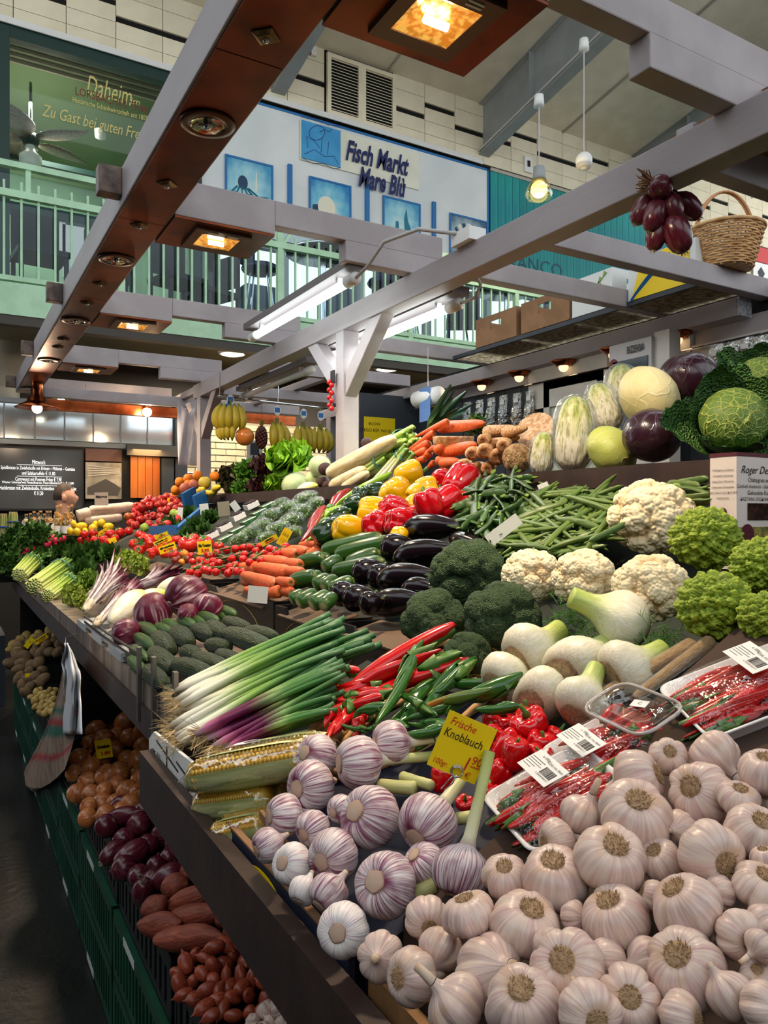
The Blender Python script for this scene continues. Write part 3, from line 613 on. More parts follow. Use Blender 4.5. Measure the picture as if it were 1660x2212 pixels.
# flood lamps in the lamp boxes (these light the produce)
gold=mat('gold_reflector',(255,190,90),(210,130,40),scale=60,detail=2,rough=.25,metal=.8,emis=.55);m_fil=mat('hot_bulb',(255,244,215),emis=14)
for k in range(5):
    y=1.21+1.555*k+.155;X=.93
    t=thing('flood_lamp',['large lit flood lamp with hammered gold reflector at the top edge','square flood lamp in the second lamp box','square flood lamp in the third lamp box','square flood lamp in the fourth lamp box','square flood lamp in the farthest lamp box'][k],'lamp','flood lamps in the lamp boxes',(X,y,H(1.092)))
    ob('bezel',Geo().box(-.11,-.075,-.11,.11,-.012,0).box(.075,.11,-.11,.11,-.012,0).box(-.075,.075,-.11,-.07,-.012,0).box(-.075,.075,.07,.11,-.012,0),mat('bezel_brown',(86,66,54),rough=.4,metal=.4),t)
    ob('reflector',Geo().grid([[(sx,sy,z)for (sx,sy)in ((-a,-a),(a,-a),(a,a),(-a,a))]for a,z in ((.075,-.010),(.055,-.004),(.03,-.002),(.0,-.0015))],closev=True),gold,t)
    ob('bulb',Geo().tube([(-.03,0,-.014),(.03,0,-.014)],.009,8),m_fil,t);
    for q in range(2):ob('louvre',Geo().box(-.06,-.02,-.098+q*.012,-.092+q*.012,-.014,-.012).box(.02,.06,-.098+q*.012,-.092+q*.012,-.014,-.012),m_paper,t)
    light('flood_light','SPOT',(X,y,H(1.08)),105,(1,.76,.50),.05,aim=(X+.35,y+.05,1.1),spot=2.4,blend=.8)
# fluorescent battens
tubem=mat('tube_glow',(240,250,248),emis=7.0)
def batten(X,h,y0,y1,lab,lit=True):
    t=thing('fluorescent_batten',lab,'lamp','fluorescent battens on the middle beam',(X,y0,H(h)))
    L_=y1-y0
    ob('batten_board',Geo().box(-.045,.045,-.05,L_+.05,.04,.075),mat('batten_grey',(110,102,104)),t);ob('tube',Geo().tube([(0,.05,0),(0,L_-.05,0)],.02,12),tubem if lit else m_whitep,t,True)
    for yy in (0,L_):ob('end_cap',Geo().tube([(0,yy-.04,0),(0,yy+.04,0)],.026,12),m_whitep,t,True)
    for yy in (.12,L_-.12):ob('clip',Geo().box(-.012,.012,yy-.01,yy+.01,.01,.045),m_whitep,t)
    if lit:light('tube_light','AREA',(X,(y0+y1)/2,H(h)-.03),5,(.92,1,1),.05,aim=(X,(y0+y1)/2,0),size_y=L_)
batten(1.50,1.0,2.84,4.02,'long lit fluorescent batten left of the middle beam');batten(1.90,.90,2.65,3.85,'lit fluorescent batten on the shelf side of the middle beam');batten(1.97,.90,4.3,5.5,'unlit fluorescent batten above the bananas',False)
cb=ob('junction_box',Geo().box(1.72,1.80,2.30,2.42,H(1.05),H(1.10)),m_whitep);tag(cb,'small clear junction box on top of the middle beam','box')
p0=(1.50,2.80,H(1.0));tag(ob('lamp_cable',Geo().tube([p0,(1.50,2.7,H(1.02)),(1.53,2.62,H(1.1)),(1.62,2.5,H(1.13)),(1.74,2.37,H(1.09))],.008,6),m_cable,smooth=True),'grey cable looping from the long tube to the junction box','cable')
tag(ob('lamp_cable',Geo().tube([(1.90,2.60,H(.90)),(1.90,2.5,H(.90)),(1.89,2.45,H(.94)),(1.84,2.44,H(.99))],.007,6),m_cable,smooth=True),'grey cable from the second tube up to the middle beam','cable')
# copper spots under the rear beam
for k,(u,v)in enumerate(((1462,715),(1327,748),(1218,777),(1122,808),(1041,826))):
    p=onX(u,v,3.14);t=thing('copper_spotlight','copper spotlight under the rear beam, '+['above the savoy cabbages','above the screen of the scale','above the wrapped cabbages','above the hanging packets, with a clear bulb','farthest from the savoy cabbages'][k],'spotlight','copper spots under the rear beam',(3.14,p[1],H(.90)))
    ob('trim_ring',Geo().lathe([(.0,-.0),(.075,0),(.078,-.008),(.05,-.02),(.045,-.03),(.0,-.03)],20),m_copper2,t,True);ob('bulb',Geo().ball((0,0,-.035),.03,12,8),mat('spot_glow',(255,220,170),emis=1.2),t,True)
    light('spot_light','SPOT',(3.14,p[1],H(.84)),34,(1,.78,.52),.03,aim=(2.0,p[1]-.25,1.75),spot=1.7,blend=.7)
# copper bell lamp at the far end
p=onZ(47,872,H(1.0));X,Y=.66,6.9;
t=thing('copper_pendant','copper bell-shaped pendant lamp at the far end of the beam','lamp',None,(X,Y,H(.93)))
ob('shade',Geo().lathe([(.045,.15),(.05,.06),(.075,.045),(.08,.015),(.10,.0),(.175,-.04),(.17,-.045),(.09,-.005),(.04,.03)],32),m_copper2,t,True);ob('neck',Geo().tube([(0,0,.1),(0,0,.17)],.045,16),m_copper2,t);ob('bulb',Geo().ball((0,0,-.045),.042,16,10),mat('warm_globe',(255,226,190),emis=3.2),t,True)
light('copper_pendant_light','POINT',(X,Y,H(.84)),14,(1,.75,.5),.05)
t=thing('copper_bulb','round lit bulb on the far copper fascia','lamp',None,tuple(onY(318,890,7.29)));ob('bulb',Geo().ball((0,0,0),.045,14,10),mat('warm_globe'),t,True);ob('socket',Geo().lathe([(.03,.03),(.04,.06),(0,.07)],12),m_copper2,t,True)
light('fascia_bulb_light','POINT',tuple(onY(318,893,7.2)),8,(1,.7,.4),.05)
# wired-glass sheets laid over the rear cross beams, cartons standing on them
wg=mat('wired_sheet',(255,250,236),(190,176,150),scale=34,detail=8,fac=(.42,.58),rough=.3,bump=.8,bscale=24)  # mottled colour stands in for light and dark over the crinkles
N_=wg.node_tree.nodes;tl_=N_.new('ShaderNodeBsdfTranslucent');wg.node_tree.links.new(N_['Principled BSDF'].inputs['Base Color'].links[0].from_socket,tl_.inputs[0]);ms_=N_.new('ShaderNodeMixShader');ms_.inputs[0].default_value=.85;wg.node_tree.links.new(N_['Principled BSDF'].outputs[0],ms_.inputs[1]);wg.node_tree.links.new(tl_.outputs[0],ms_.inputs[2]);wg.node_tree.links.new(ms_.outputs[0],N_['Material Output'].inputs[0])
for k,(y0,y1)in enumerate(((2.56,3.92),(2.12,2.5))):
    t=thing('crinkled_sheet',['crinkled translucent sheet under the brown cartons','crinkled translucent sheet beside the checker plate beam end'][k],'sheet',None,(2.80,y0,H(.99)))
    ob('sheet',Geo().box(.02,.30,0,y1-y0,0,.012),wg,t);ob('edge_strip',Geo().box(0,.02,0,y1-y0,-.004,.018),m_dgrey,t)
def carton(M,L_,W_,h,m,lab,name='cardboard_box',hole=True,th=.006):
    t=thing(name,lab,'box',None,M=M)
    g=Geo().box(0,L_,0,W_,0,th);ob('bottom',g,m,t)
    for y in (0,W_-th):ob('long_side',Geo().box(0,L_,y,y+th,th,h),m,t)
    for x in (0,L_-th):
        if hole:
            a,b=W_*.36,W_*.64;c,d=h*.5,h*.78
            ob('short_side',Geo().box(x,x+th,th,W_-th,th,c).box(x,x+th,th,W_-th,d,h).box(x,x+th,th,a,c,d).box(x,x+th,b,W_-th,c,d),m,t)
        else:ob('short_side',Geo().box(x,x+th,th,W_-th,th,h),m,t)
    return t
def tr4(x,y,z):M=np.eye(4);M[:3,3]=(x,y,z);return M
carton(tr4(2.80,3.30,H(1.012)),.27,.38,.17,m_card,'brown carton with a grip hole, farther of the two above the counter',hole=True)
carton(tr4(2.80,2.88,H(1.012)),.27,.38,.17,m_card,'brown carton with a grip hole, nearer the banana box')
# white banana box and printed box on the second sheet
bb=carton(frame_M((2.80,2.49,H(1.008)),(0,-1,0),(1,0,0)),.37,.28,.19,mat('box_white',(224,226,224)),'white banana carton with yellow and blue print',hole=False)
ob('yellow_print',Geo().prism([(.02,-.002,.0),(.34,-.002,0),(.34,-.002,.16),(.2,-.002,.19),(.06,-.002,.12)],(0,-.001,0)),m_yellow,bb);ob('blue_print',Geo().tube([(.02+.32*q,-.003,.12*math.sin(q*2.6))for q in np.linspace(0,1,12)],.008,4).tube([(.04+.2*q,-.003,.02+.14*q)for q in np.linspace(0,1,5)],.008,4),m_blue,bb)
bl_=ob('blue_oval',Geo().lathe([(0,0),(.04,0),(.04,.003),(0,.003)],20),m_blue,bb);bl_.matrix_local=Matrix(frame_M((.16,-.002,.12),(1,0,0),(0,0,1)).tolist())
b2=carton(frame_M((2.80,2.86,H(1.012)),(0,-1,0),(1,0,0)),.27,.28,.19,mat('box_white'),'white carton with blue print and leaf pictures beside the teal boards',hole=True)
for q in range(6):ob('leaf_print',Geo().prism([(.2+.03*math.cos(q),-.002,.05+.02*q),(.23+.03*math.cos(q),-.002,.07+.02*q),(.21+.03*math.cos(q),-.002,.085+.02*q)],(0,-.001,0)),mat('leaf_print_green',(120,160,70)),b2)
for q in range(5):ob('print_line',Geo().box(.03,.11,-.002,-.001,.16-.014*q,.165-.014*q),m_blue,b2)
# OSB board on top at the upper right
p=onY(1630,130,1.3)
tag(ob('chipboard_sheet',Geo().box(1.86,2.4,1.10,1.5,H(1.10),H(1.12)),mat('osb',(160,120,84),(110,76,52),scale=25,detail=5,rough=.8)),'rough chipboard sheet on the beams at the upper right edge','board')
# red fire sign far right
fs=thing('fire_sign','small red and white safety sign behind the wicker basket','sign',None,tuple(onY(1645,560,YW-.06)))
ob('red_panel',Geo().box(-.25,.3,0,.02,-.06,.25),mat('alarm_red'),fs);ob('white_panel',Geo().box(-.25,.3,0,.02,-.5,-.08),m_paper,fs);ob('pictogram',Geo().prism([(-.05,-.003,-.4),(.05,-.003,-.4),(.12,-.003,-.28),(0,-.003,-.16),(-.12,-.003,-.28)],(0,-.002,0)),m_ink,fs)

# ================================================================== counter, shelves, back wall of the stall
ctr=thing('stall_counter','long market counter with marbled edge and brown front rail','counter')
mm=mat('marble_edge',(150,132,116),(96,82,72),scale=5,detail=8,stretch=(2,6,.6),rough=.35)
ob('worktop',Geo().box(.45,1.0,1.62,6.5,1.0,1.06),mm,ctr);ob('front_rail',Geo().box(.44,.50,1.55,6.5,.93,1.0),m_brownboard,ctr)
ob('fascia_board',Geo().box(.338,.362,-.5,1.56,.915,1.02),m_brownboard,ctr)
ob('side_board',Geo().box(.362,.46,1.545,1.565,.93,1.02),m_brownboard,ctr)
ob('front_tray',Geo().box(.362,1.0,-.5,1.545,.93,.95),m_brownboard,ctr)
ob('sloping_base',Geo().prism([(.95,-.5,1.20),(1.66,-.5,1.52),(1.66,-.5,.9),(.95,-.5,.9)],(0,7.0,0)),mat('liner_green',(14,28,20),rough=.7),ctr)
ob('front_slope',Geo().prism([(.42,.68,.951),(.42,.68,.965),(.95,.68,1.205),(.95,.68,.951)],(0,.85,0)),mat('liner_green'),ctr)
ob('under_panel',Geo().box(.93,.95,-.5,6.5,0,.93),m_black,ctr)
ob('end_panel',Geo().box(.5,1.66,6.48,6.5,0,1.0),m_black,ctr)
shf=thing('rear_shelf','brown wooden shelf carrying the cabbages and lettuces','shelf')
ob('board',Geo().box(1.68,2.3,.0,6.45,1.59,1.618),m_brownboard,shf);ob('lip',Geo().box(1.66,1.68,.0,6.45,1.575,1.637),m_brownboard,shf);ob('support',Geo().box(1.7,1.74,.0,6.45,.5,1.575),m_black,shf)
# grey panelled back wall of the stall
XB=3.24
sb=struct('wall_stall_rear',Geo().box(XB+.02,XB+.08,.2,6.5,0,2.55),m_dark)
plk=Geo().box(0,.02,.003,.157,1.2,2.4).mesh('plank',False);plk.materials.append(m_dgrey)
for k in range(39):ob('plank',plk,None,sb,loc=(XB,.25+.16*k,0))
ob('cornice',Geo().box(XB-.03,XB,.2,6.5,2.33,2.42),m_lilac,sb)
m_warmwhite=mat('cabinet_white',(222,214,204),(210,202,192),scale=3,rough=.5)
def frameX(u0,v0,u1,v1,X):    # y0,y1,z0,z1 on plane X  (u0,v0)=upper left
    a=onX(u0,v0,X);b=onX(u1,v1,X);return b[1],a[1],b[2],a[2]
# white framed notice (behind the wrapped cabbage)
y0,y1,z0,z1=frameX(1180,815,1310,955,3.2)
nf=thing('white_notice_frame','white framed notice board behind the wrapped chinese cabbage','notice board',None,(3.2,y0,1.75))
hh=onX(1250,808,3.2)[2]-1.75
ob('frame',Geo().box(-.02,.02,0,.05,0,hh).box(-.02,.02,y1-y0-.05,y1-y0,0,hh).box(-.02,.02,.05,y1-y0-.05,hh-.06,hh),m_warmwhite,nf);ob('board',Geo().box(0,.015,.05,y1-y0-.05,0,hh-.06),mat('notice_paper',(206,210,196),(180,186,160),scale=9),nf)
ob('yellow_note',Geo().box(-.004,0,.12,.34,hh-.3,hh-.16),mat('note_yellow',(226,214,150)),nf)
# white shelf cabinet planks at right behind red cabbage
for k,(u0,v0,u1,v1,lab)in enumerate(((1432,738,1500,800,'white cupboard panel beside the scale screen'),(1150,795,1320,850,'white horizontal board behind the chinese cabbages'))):
    y0,y1,z0,z1=frameX(u0,v0,u1,v1,3.21);tag(ob('white_cupboard_panel',Geo().box(3.18,3.22,y0,y1,min(z0,z1)-.02,max(z0,z1)),m_warmwhite),lab,'panel')
ob('upper_white_board',Geo().box(XB-.05,XB,.2,3.3,2.24,2.33),m_warmwhite,sb)
# scale display
def scale_screen():
    X=3.0;a=onX(1317,755,X);b=onX(1408,740,X);zt=onX(1360,738,X)[2];zb=1.75
    yc=(a[1]+b[1])/2;wd=abs(a[1]-b[1])
    t=thing('scale_display','tall grey scale with a dark customer screen behind the cabbages','scale',None,(X,yc,zb));hh=zt-zb
    ob('housing',Geo().box(0,.08,-wd/2,wd/2,0,hh),mat('scale_grey',(196,190,188),rough=.4),t);ob('column',Geo().box(.02,.10,-wd/2-.09,-wd/2,0,hh+.02),m_warmwhite,t)
    ob('screen',Geo().box(-.004,0,-wd/2+.02,wd/2-.025,.05,hh-.09),mat('dark_screen',(48,62,66),(34,44,48),scale=5,rough=.12),t)
    Mx=lambda y,z:frame_M((-.006,y,z),(0,-1,0),(0,0,1))
    text(t,'lettering','BIZERBA',m_ink,Mx(-.04,hh-.045),.05,width=.11,bold=.001);text(t,'lettering','BIZERBA',mat('screen_grey_text',(150,170,176)),Mx(0,hh*.55),.05)
    o=ob('red_seal',Geo().lathe([(0,0),(.028,0),(.028,.003),(0,.003)],20),mat('seal_red',(120,40,38)),t);o.matrix_local=Matrix(frame_M((-.001,wd/2-.03,hh-.10),(0,-1,0),(0,0,1)).tolist())
scale_screen()
# hanging packets of dried mushrooms, nuts and raisins on the rear wall
def packet(u,v,wpx,hpx,fill,lab,grp,X=3.16):
    c=onX(u,v,X);s=c[1];tt=X/ray(u,v)[0]/F;W_,H_=wpx*tt*.9,hpx*tt
    t=thing('dried_food_packet',lab,'packet',grp,(X,c[1],c[2]-H_/2))
    n=8;A=np.zeros((9,13,3));rs=np.random.RandomState(int(u))
    g=Geo()
    for sgn in (1,-1):
        for i in range(9):
            for j in range(13):
                a=i/8;b=j/12;bul=.035*math.sin(math.pi*a)**.6*(math.sin(math.pi*min(1,b*1.25))**.6 if b<.8 else 0)+.004
                A[i,j]=(-sgn*bul+rs.uniform(-.002,.002),(a-.5)*W_*(1 if b<.7 else 1-.35*(b-.7)),b*H_)
        g.grid(A.copy())
    ob('film_bag',g,film('clear_bag',(240,240,238),.12,.16,.8,25),t,True)
    g=Geo();cols={'nut':((150,110,70),(120,84,50),(190,160,110)),'mush':((60,46,36),(84,66,50),(40,32,26)),'raisin':((140,70,30),(110,50,22),(160,90,40)),'pale':((200,180,140),(170,140,100),(215,200,165)),'herb':((74,84,50),(60,66,42),(90,96,64))}[fill]
    for k in range(70):
        y=rs.uniform(-.42,.42)*W_;z=rs.uniform(.04,.66)*H_;x=rs.uniform(-.02,.02);r=rs.uniform(.006,.011)
        g.ball((x,y,z),(r,r*rs.uniform(.7,1.5),r*rs.uniform(.7,1.3)),6,4,col=np.array(S(cols[rs.randint(3)])))
    f=ob('filling',g,mat('vcol_dry',vcol=True,rough=.7),t,True);f['kind']='stuff'
    ob('label_strip',Geo().box(-.012,-.010,-W_*.25,W_*.25,H_*.78,H_*.88),m_paper,t)
for k,(u,fl,lab)in enumerate(((1010,'herb','far-end packet of dried herbs on the rear wall, farthest from the notice board'),(1037,'mush','packet of dark dried mushrooms, second in the row left of the notice board'),(1062,'herb','packet of dried herbs, third in the row left of the notice board'),(1088,'mush','packet of brown mushrooms, third from the white notice board'),(1118,'nut','packet of mixed seeds, second from the white notice board'),(1145,'pale','packet of pale nuts hanging next to the white notice board'))):
    packet(u,905-k*2.5,30,72+k*5,fl,lab,'packets left of the notice board')
for k,(u,v,fl,lab)in enumerate(((1548,800,'mush','packet of dark mushrooms right behind the upper red cabbage'),(1580,795,'nut','packet of walnuts, second from the upper red cabbage'),(1612,785,'raisin','packet of raisins, third from the upper red cabbage'),(1645,782,'nut','packet of brown nuts hanging at the picture edge'))):
    packet(u,v,40,112,fl,lab,'packets right of the red cabbage')
ob('packet_rail',Geo().tube([(3.17,.3,2.31),(3.17,5.6,2.31)],.006,6),m_chrome,sb)
# ================================================================== produce: shapes
import bmesh
def nz(Pn,seed,f=3.0,o=3):
    "smooth pseudo-noise on points"
    rs=np.random.RandomState(seed);out=0;a=1.0
    for k in range(o):
        for q in range(3):
            d=rs.normal(size=3);d/=np.linalg.norm(d)
            out=out+a*np.sin(Pn@d*f*rs.uniform(.7,1.4)+rs.uniform(0,6.28))/3
        f*=2.1;a*=.5
    return out
_ICO={}
def ico(n):
    if n not in _ICO:
        bm=bmesh.new();bmesh.ops.create_icosphere(bm,subdivisions=n,radius=1)
        V=np.array([v.co[:]for v in bm.verts]);Fc=[tuple(v.index for v in f.verts)for f in bm.faces];bm.free();_ICO[n]=(V,Fc)
    return _ICO[n]
def fib(n,seed=0,jit=.0,zmin=-1):
    rs=np.random.RandomState(seed);i=np.arange(n)+.5
    z=1-(1-zmin)*i/n;th=i*2.399963+rs.uniform(0,6)
    P_=np.stack([np.sqrt(1-z*z)*np.cos(th),np.sqrt(1-z*z)*np.sin(th),z],-1)+rs.normal(size=(n,3))*jit
    return P_/np.linalg.norm(P_,axis=1)[:,None]
def bumps(D,C,w,kind='dome'):
    out=np.zeros(len(D));C=np.asarray(C);w=np.broadcast_to(np.asarray(w,float),(len(C),))
    for a in range(0,len(D),4000):
        ang=np.arccos(np.clip(D[a:a+4000]@C.T,-1,1))/w[None]
        h=np.sqrt(np.clip(1-ang*ang,0,1))if kind=='dome' else np.clip(1-ang,0,1)
        out[a:a+4000]=h.max(1)
    return out
PROTO={}
def proto(name,*parts):PROTO[name]=parts;return parts
def PM(g,m,name='body',smooth=True,merge=True):
    me=g.mesh(name,smooth)
    if merge:merge_poles(me)
    me.materials.append(m);return (name,me)
def place(pr,M,name,label,cat,group=None,skip=()):
    parts=PROTO[pr]if isinstance(pr,str)else pr
    n0,me0=parts[0]
    r=bpy.data.objects.new(name,me0);COL.objects.link(r);r.matrix_local=Matrix(np.asarray(M).tolist());tag(r,label,cat,group)
    for n_,me in parts[1:]:
        if n_ in skip:continue
        c=bpy.data.objects.new(n_,me);COL.objects.link(c);c.parent=r
    return r
def C3(*a):return np.array([S(c)for c in a])
def ramp(t,stops):
    t=np.asarray(t,float);xs=[s[0]for s in stops];cs=np.array([S(s[1])for s in stops])
    return np.stack([np.interp(t,xs,cs[:,k])for k in range(3)],-1)

def polar_mat(name,base,streak,fac=(.45,.7),kth=7.0,kz=1.2,scale=1.6,rough=.45,third=None,f3=(.6,.7),bump=.25,spec=.4,sss=.0,rnd=.06,coat=0.,zfade=None):
    "colour streaks running from root to tip about the local z axis"
    m=bpy.data.materials.new(name);MATS[name]=m;m.use_nodes=True;nt=m.node_tree;N=nt.nodes;L=nt.links;b=N['Principled BSDF']
    b.inputs['Roughness'].default_value=rough;b.inputs['Specular IOR Level'].default_value=spec;b.inputs['Coat Weight'].default_value=coat
    b.inputs['Subsurface Weight'].default_value=sss;b.inputs['Subsurface Radius'].default_value=(.01,.007,.005);b.inputs['Subsurface Scale'].default_value=.5
    tc=N.new('ShaderNodeTexCoord');sp=N.new('ShaderNodeSeparateXYZ');L.new(tc.outputs['Object'],sp.inputs[0]);oi=N.new('ShaderNodeObjectInfo')
    at=N.new('ShaderNodeMath');at.operation='ARCTAN2';L.new(sp.outputs[1],at.inputs[0]);L.new(sp.outputs[0],at.inputs[1])
    ma=N.new('ShaderNodeMath');ma.operation='MULTIPLY';ma.inputs[1].default_value=kth;L.new(at.outputs[0],ma.inputs[0])
    mz=N.new('ShaderNodeMath');mz.operation='MULTIPLY';mz.inputs[1].default_value=kz;L.new(sp.outputs[2],mz.inputs[0])
    mr=N.new('ShaderNodeMath');mr.operation='MULTIPLY';mr.inputs[1].default_value=40;L.new(oi.outputs['Random'],mr.inputs[0])
    cv=N.new('ShaderNodeCombineXYZ');L.new(ma.outputs[0],cv.inputs[0]);L.new(mz.outputs[0],cv.inputs[1]);L.new(mr.outputs[0],cv.inputs[2])
    n=N.new('ShaderNodeTexNoise');n.inputs['Scale'].default_value=scale;n.inputs['Detail'].default_value=5;L.new(cv.outputs[0],n.inputs[0])
    r=N.new('ShaderNodeMapRange');r.inputs[1].default_value,r.inputs[2].default_value=fac;L.new(n.outputs['Fac'],r.inputs[0]);f=r.outputs[0]
    if zfade:
        z=N.new('ShaderNodeMapRange');z.inputs[1].default_value,z.inputs[2].default_value=zfade;L.new(sp.outputs[2],z.inputs[0])
        mm_=N.new('ShaderNodeMath');mm_.operation='MULTIPLY';L.new(f,mm_.inputs[0]);L.new(z.outputs[0],mm_.inputs[1]);f=mm_.outputs[0]
    x=N.new('ShaderNodeMix');x.data_type='RGBA';L.new(f,x.inputs[0]);x.inputs[6].default_value=(*S(base),1);x.inputs[7].default_value=(*S(streak),1);c=x.outputs[2]
    if third:
        n2=N.new('ShaderNodeTexNoise');n2.inputs['Scale'].default_value=2.2;n2.inputs['Detail'].default_value=2;L.new(tc.outputs['Object'],n2.inputs[0])
        r2=N.new('ShaderNodeMapRange');r2.inputs[1].default_value,r2.inputs[2].default_value=f3;L.new(n2.outputs['Fac'],r2.inputs[0])
        x2=N.new('ShaderNodeMix');x2.data_type='RGBA';L.new(r2.outputs[0],x2.inputs[0]);L.new(c,x2.inputs[6]);x2.inputs[7].default_value=(*S(third),1);c=x2.outputs[2]
    if rnd:
        h=N.new('ShaderNodeHueSaturation');q=N.new('ShaderNodeMapRange');q.inputs[3].default_value=1-rnd;q.inputs[4].default_value=1+rnd;L.new(oi.outputs['Random'],q.inputs[0]);L.new(q.outputs[0],h.inputs['Value']);L.new(c,h.inputs['Color']);c=h.outputs[0]
    L.new(c,b.inputs['Base Color'])
    if bump:
        bp=N.new('ShaderNodeBump');bp.inputs['Strength'].default_value=bump;bp.inputs['Distance'].default_value=.004;L.new(n.outputs['Fac'],bp.inputs['Height']);L.new(bp.outputs[0],b.inputs['Normal'])
    return m
m_garlic=polar_mat('garlic_skin',(216,194,180),(190,152,150),fac=(.42,.72),kth=5,rough=.3,third=(200,164,136),f3=(.55,.8),bump=.2)
m_pgarlic=polar_mat('purple_garlic_skin',(232,220,218),(128,52,92),fac=(.40,.66),kth=9,kz=.9,rough=.34,third=(120,40,78),f3=(.56,.78),bump=.25)
m_vwgarlic=polar_mat('pale_purple_garlic_skin',(236,228,222),(188,150,176),fac=(.5,.72),kth=9,rough=.36,bump=.25)
m_root=mat('garlic_root',(150,118,86),(108,82,58),scale=14,rough=.9,bump=.5,bscale=60)
m_cut=mat('cut_stem',(196,170,148),(176,148,126),scale=12,rough=.8)
m_stemg=mat('garlic_stem',(206,206,140),(190,186,120),scale=3,stretch=(6,6,.6),rough=.4)
vc=lambda nm,**k:mat('vcol_'+nm,vcol=True,**k)
vc_gloss=vc('gloss',rough=.22,coat=.25,rnd=.07);vc_semi=vc('semi',rough=.42,rnd=.07);vc_leaf=vc('leaf',rough=.5,col2=(205,205,205),scale=14,bump=.35,bscale=18,rnd=.06,spec=.35)
vc_matte=vc('matte',rough=.7,col2=(210,205,200),scale=16,bump=.25,bscale=40,rnd=.07);vc_flat=vc('plain',rough=.6)

def hair(g,n,r0,z0,L_,seed,rad=.006,col=(150,116,82),spread=1.0,down=-1):
    rs=np.random.RandomState(seed)
    for k in range(n):
        a=rs.uniform(0,6.28);q=math.sqrt(rs.uniform())*r0;l=L_*rs.uniform(.5,1.2);d=np.array([math.cos(a)*spread*rs.uniform(0,.9),math.sin(a)*spread*rs.uniform(0,.9),down]);d/=np.linalg.norm(d)
        p=np.array([q*math.cos(a),q*math.sin(a),z0]);s=rs.normal(size=3)*.25*l
        g.tube([p,p+d*l*.5+s*.4,p+d*l+s],[rad,rad*.8,rad*.4],3,cap=False,col=np.array(S(col))*rs.uniform(.6,1.2))
    return g
def garlic(nm,seed,body,n=10,lobe=.10,neck=.20,rootkind='fuzzy',stem=0.0,squat=1.0):
    rs=np.random.RandomState(seed);ph=np.sort(rs.uniform(-.25,.25,n))*0+np.arange(n)*2*np.pi/n+rs.uniform(-.16,.16,n);amp=rs.uniform(.6,1.2,n)
    prof=[(.0,-.36),(.10,-.365),(.16,-.39),(.24,-.40),(.33,-.37),(.41,-.29),(.47,-.17),(.50,-.03),(.49,.09),(.44,.20),(.36,.28),(.27,.335),(.19,.375),(.13,.42),(.10,.48),(.088,.54)]
    def fn(T,R,Z):
        d=np.min(np.abs(((T[...,None]-ph)+np.pi)%(2*np.pi)-np.pi),axis=-1)/(np.pi/n)
        idx=np.argmin(np.abs(((T[...,None]-ph)+np.pi)%(2*np.pi)-np.pi),axis=-1)
        bulge=np.sqrt(np.clip(1-(d*.92)**2,0,1))*amp[idx]
        wgt=np.clip(R/.5,0,1)**1.2
        R2=R*(1+lobe*(bulge-.75)*wgt);R2=R2*(1+.04*np.cos(T+seed)*wgt)
        return R2,Z*squat+.015*np.sin(2*T+seed)*wgt
    g=Geo().lathe(prof,60,fn);parts=[PM(g,body,'bulb')]
    g=Geo()
    if rootkind=='fuzzy':
        g.lathe([(0,-.41*squat),(.10,-.41*squat),(.17,-.395*squat),(.19,-.37*squat)],18,col=S(166,134,100));hair(g,170,.17,-.40*squat,.045,seed,.0075,(186,154,116));parts.append(PM(g,vc_flat,'root_tuft',merge=False))
    else:
        g.lathe([(0,-.43*squat),(.14,-.43*squat),(.165,-.42*squat),(.17,-.37*squat)],24,lambda T,R,Z:(R*(1+.05*np.sin(5*T+seed)),Z),col=C3((196,170,150),(190,160,138),(160,126,106),(150,116,100)));hair(g,40,.17,-.405*squat,.03,seed,.006,(196,170,150),2.0);parts.append(PM(g,vc_flat,'cut_root',merge=False))
    g=Geo()
    if stem:
        pts=[(0,0,.40),(0,.0,.55),(.02,.02,.55+stem*.5),(.0,.06,.55+stem)]
        g.tube(pts,[.15,.115,.10,.105],14,col=ramp([0,.2,.7,1],[(0,(226,214,196)),(.4,(214,212,150)),(1,(176,184,100))]));parts.append(PM(g,vc_semi,'stem',merge=False))
    else:
        g.tube([(0,0,.5),(0,0,.54+neck*.6),(.01,0,.54+neck)],[.09,.075,.07],10,col=C3((224,206,188),(214,190,166),(196,166,136)));parts.append(PM(g,vc_flat,'neck',merge=False))
    proto(nm,*parts)
for k in range(4):garlic('garlic%d'%k,10+k,m_garlic,n=7+k,lobe=.17,neck=(.05,.25,.12,.3)[k],squat=(1,.95,1.05,.9)[k])
for k in range(3):garlic('pgarlic%d'%k,30+k,m_pgarlic,n=12,lobe=.045,rootkind='cut',neck=.1)
garlic('pgarlic_stem',37,m_pgarlic,n=12,lobe=.045,rootkind='cut',stem=1.0);garlic('pgarlic_longstem',38,m_pgarlic,n=11,lobe=.04,rootkind='cut',stem=1.5)
for k in range(2):garlic('wgarlic%d'%k,40+k,m_vwgarlic,n=12,lobe=.05,rootkind='cut',neck=.1)

# elongated things: unit length along +z from 0 to 1, unit width
def stick(nm,prof,seg,mats,cols=None,fn=None,bend=0.0,parts=(),body='body'):
    g=Geo().lathe(prof,seg,fn,col=cols)
    if bend:
        for i in range(len(g.V)):g.V[i][:,0]+=bend*np.sin(np.pi*g.V[i][:,2])
    proto(nm,PM(g,mats,body),*parts)
def egg(r,n=16,p0=.5,p1=.5,taper=0.0):
    s=np.linspace(0,1,n);th=s*np.pi;z=(1-np.cos(th))/2
    rr=np.sin(th)**1.0;rr=np.clip(4*z*(1-z),0,1)**np.where(z<.5,p0,p1)*(1-taper*z)
    return np.stack([rr*r,z],-1)
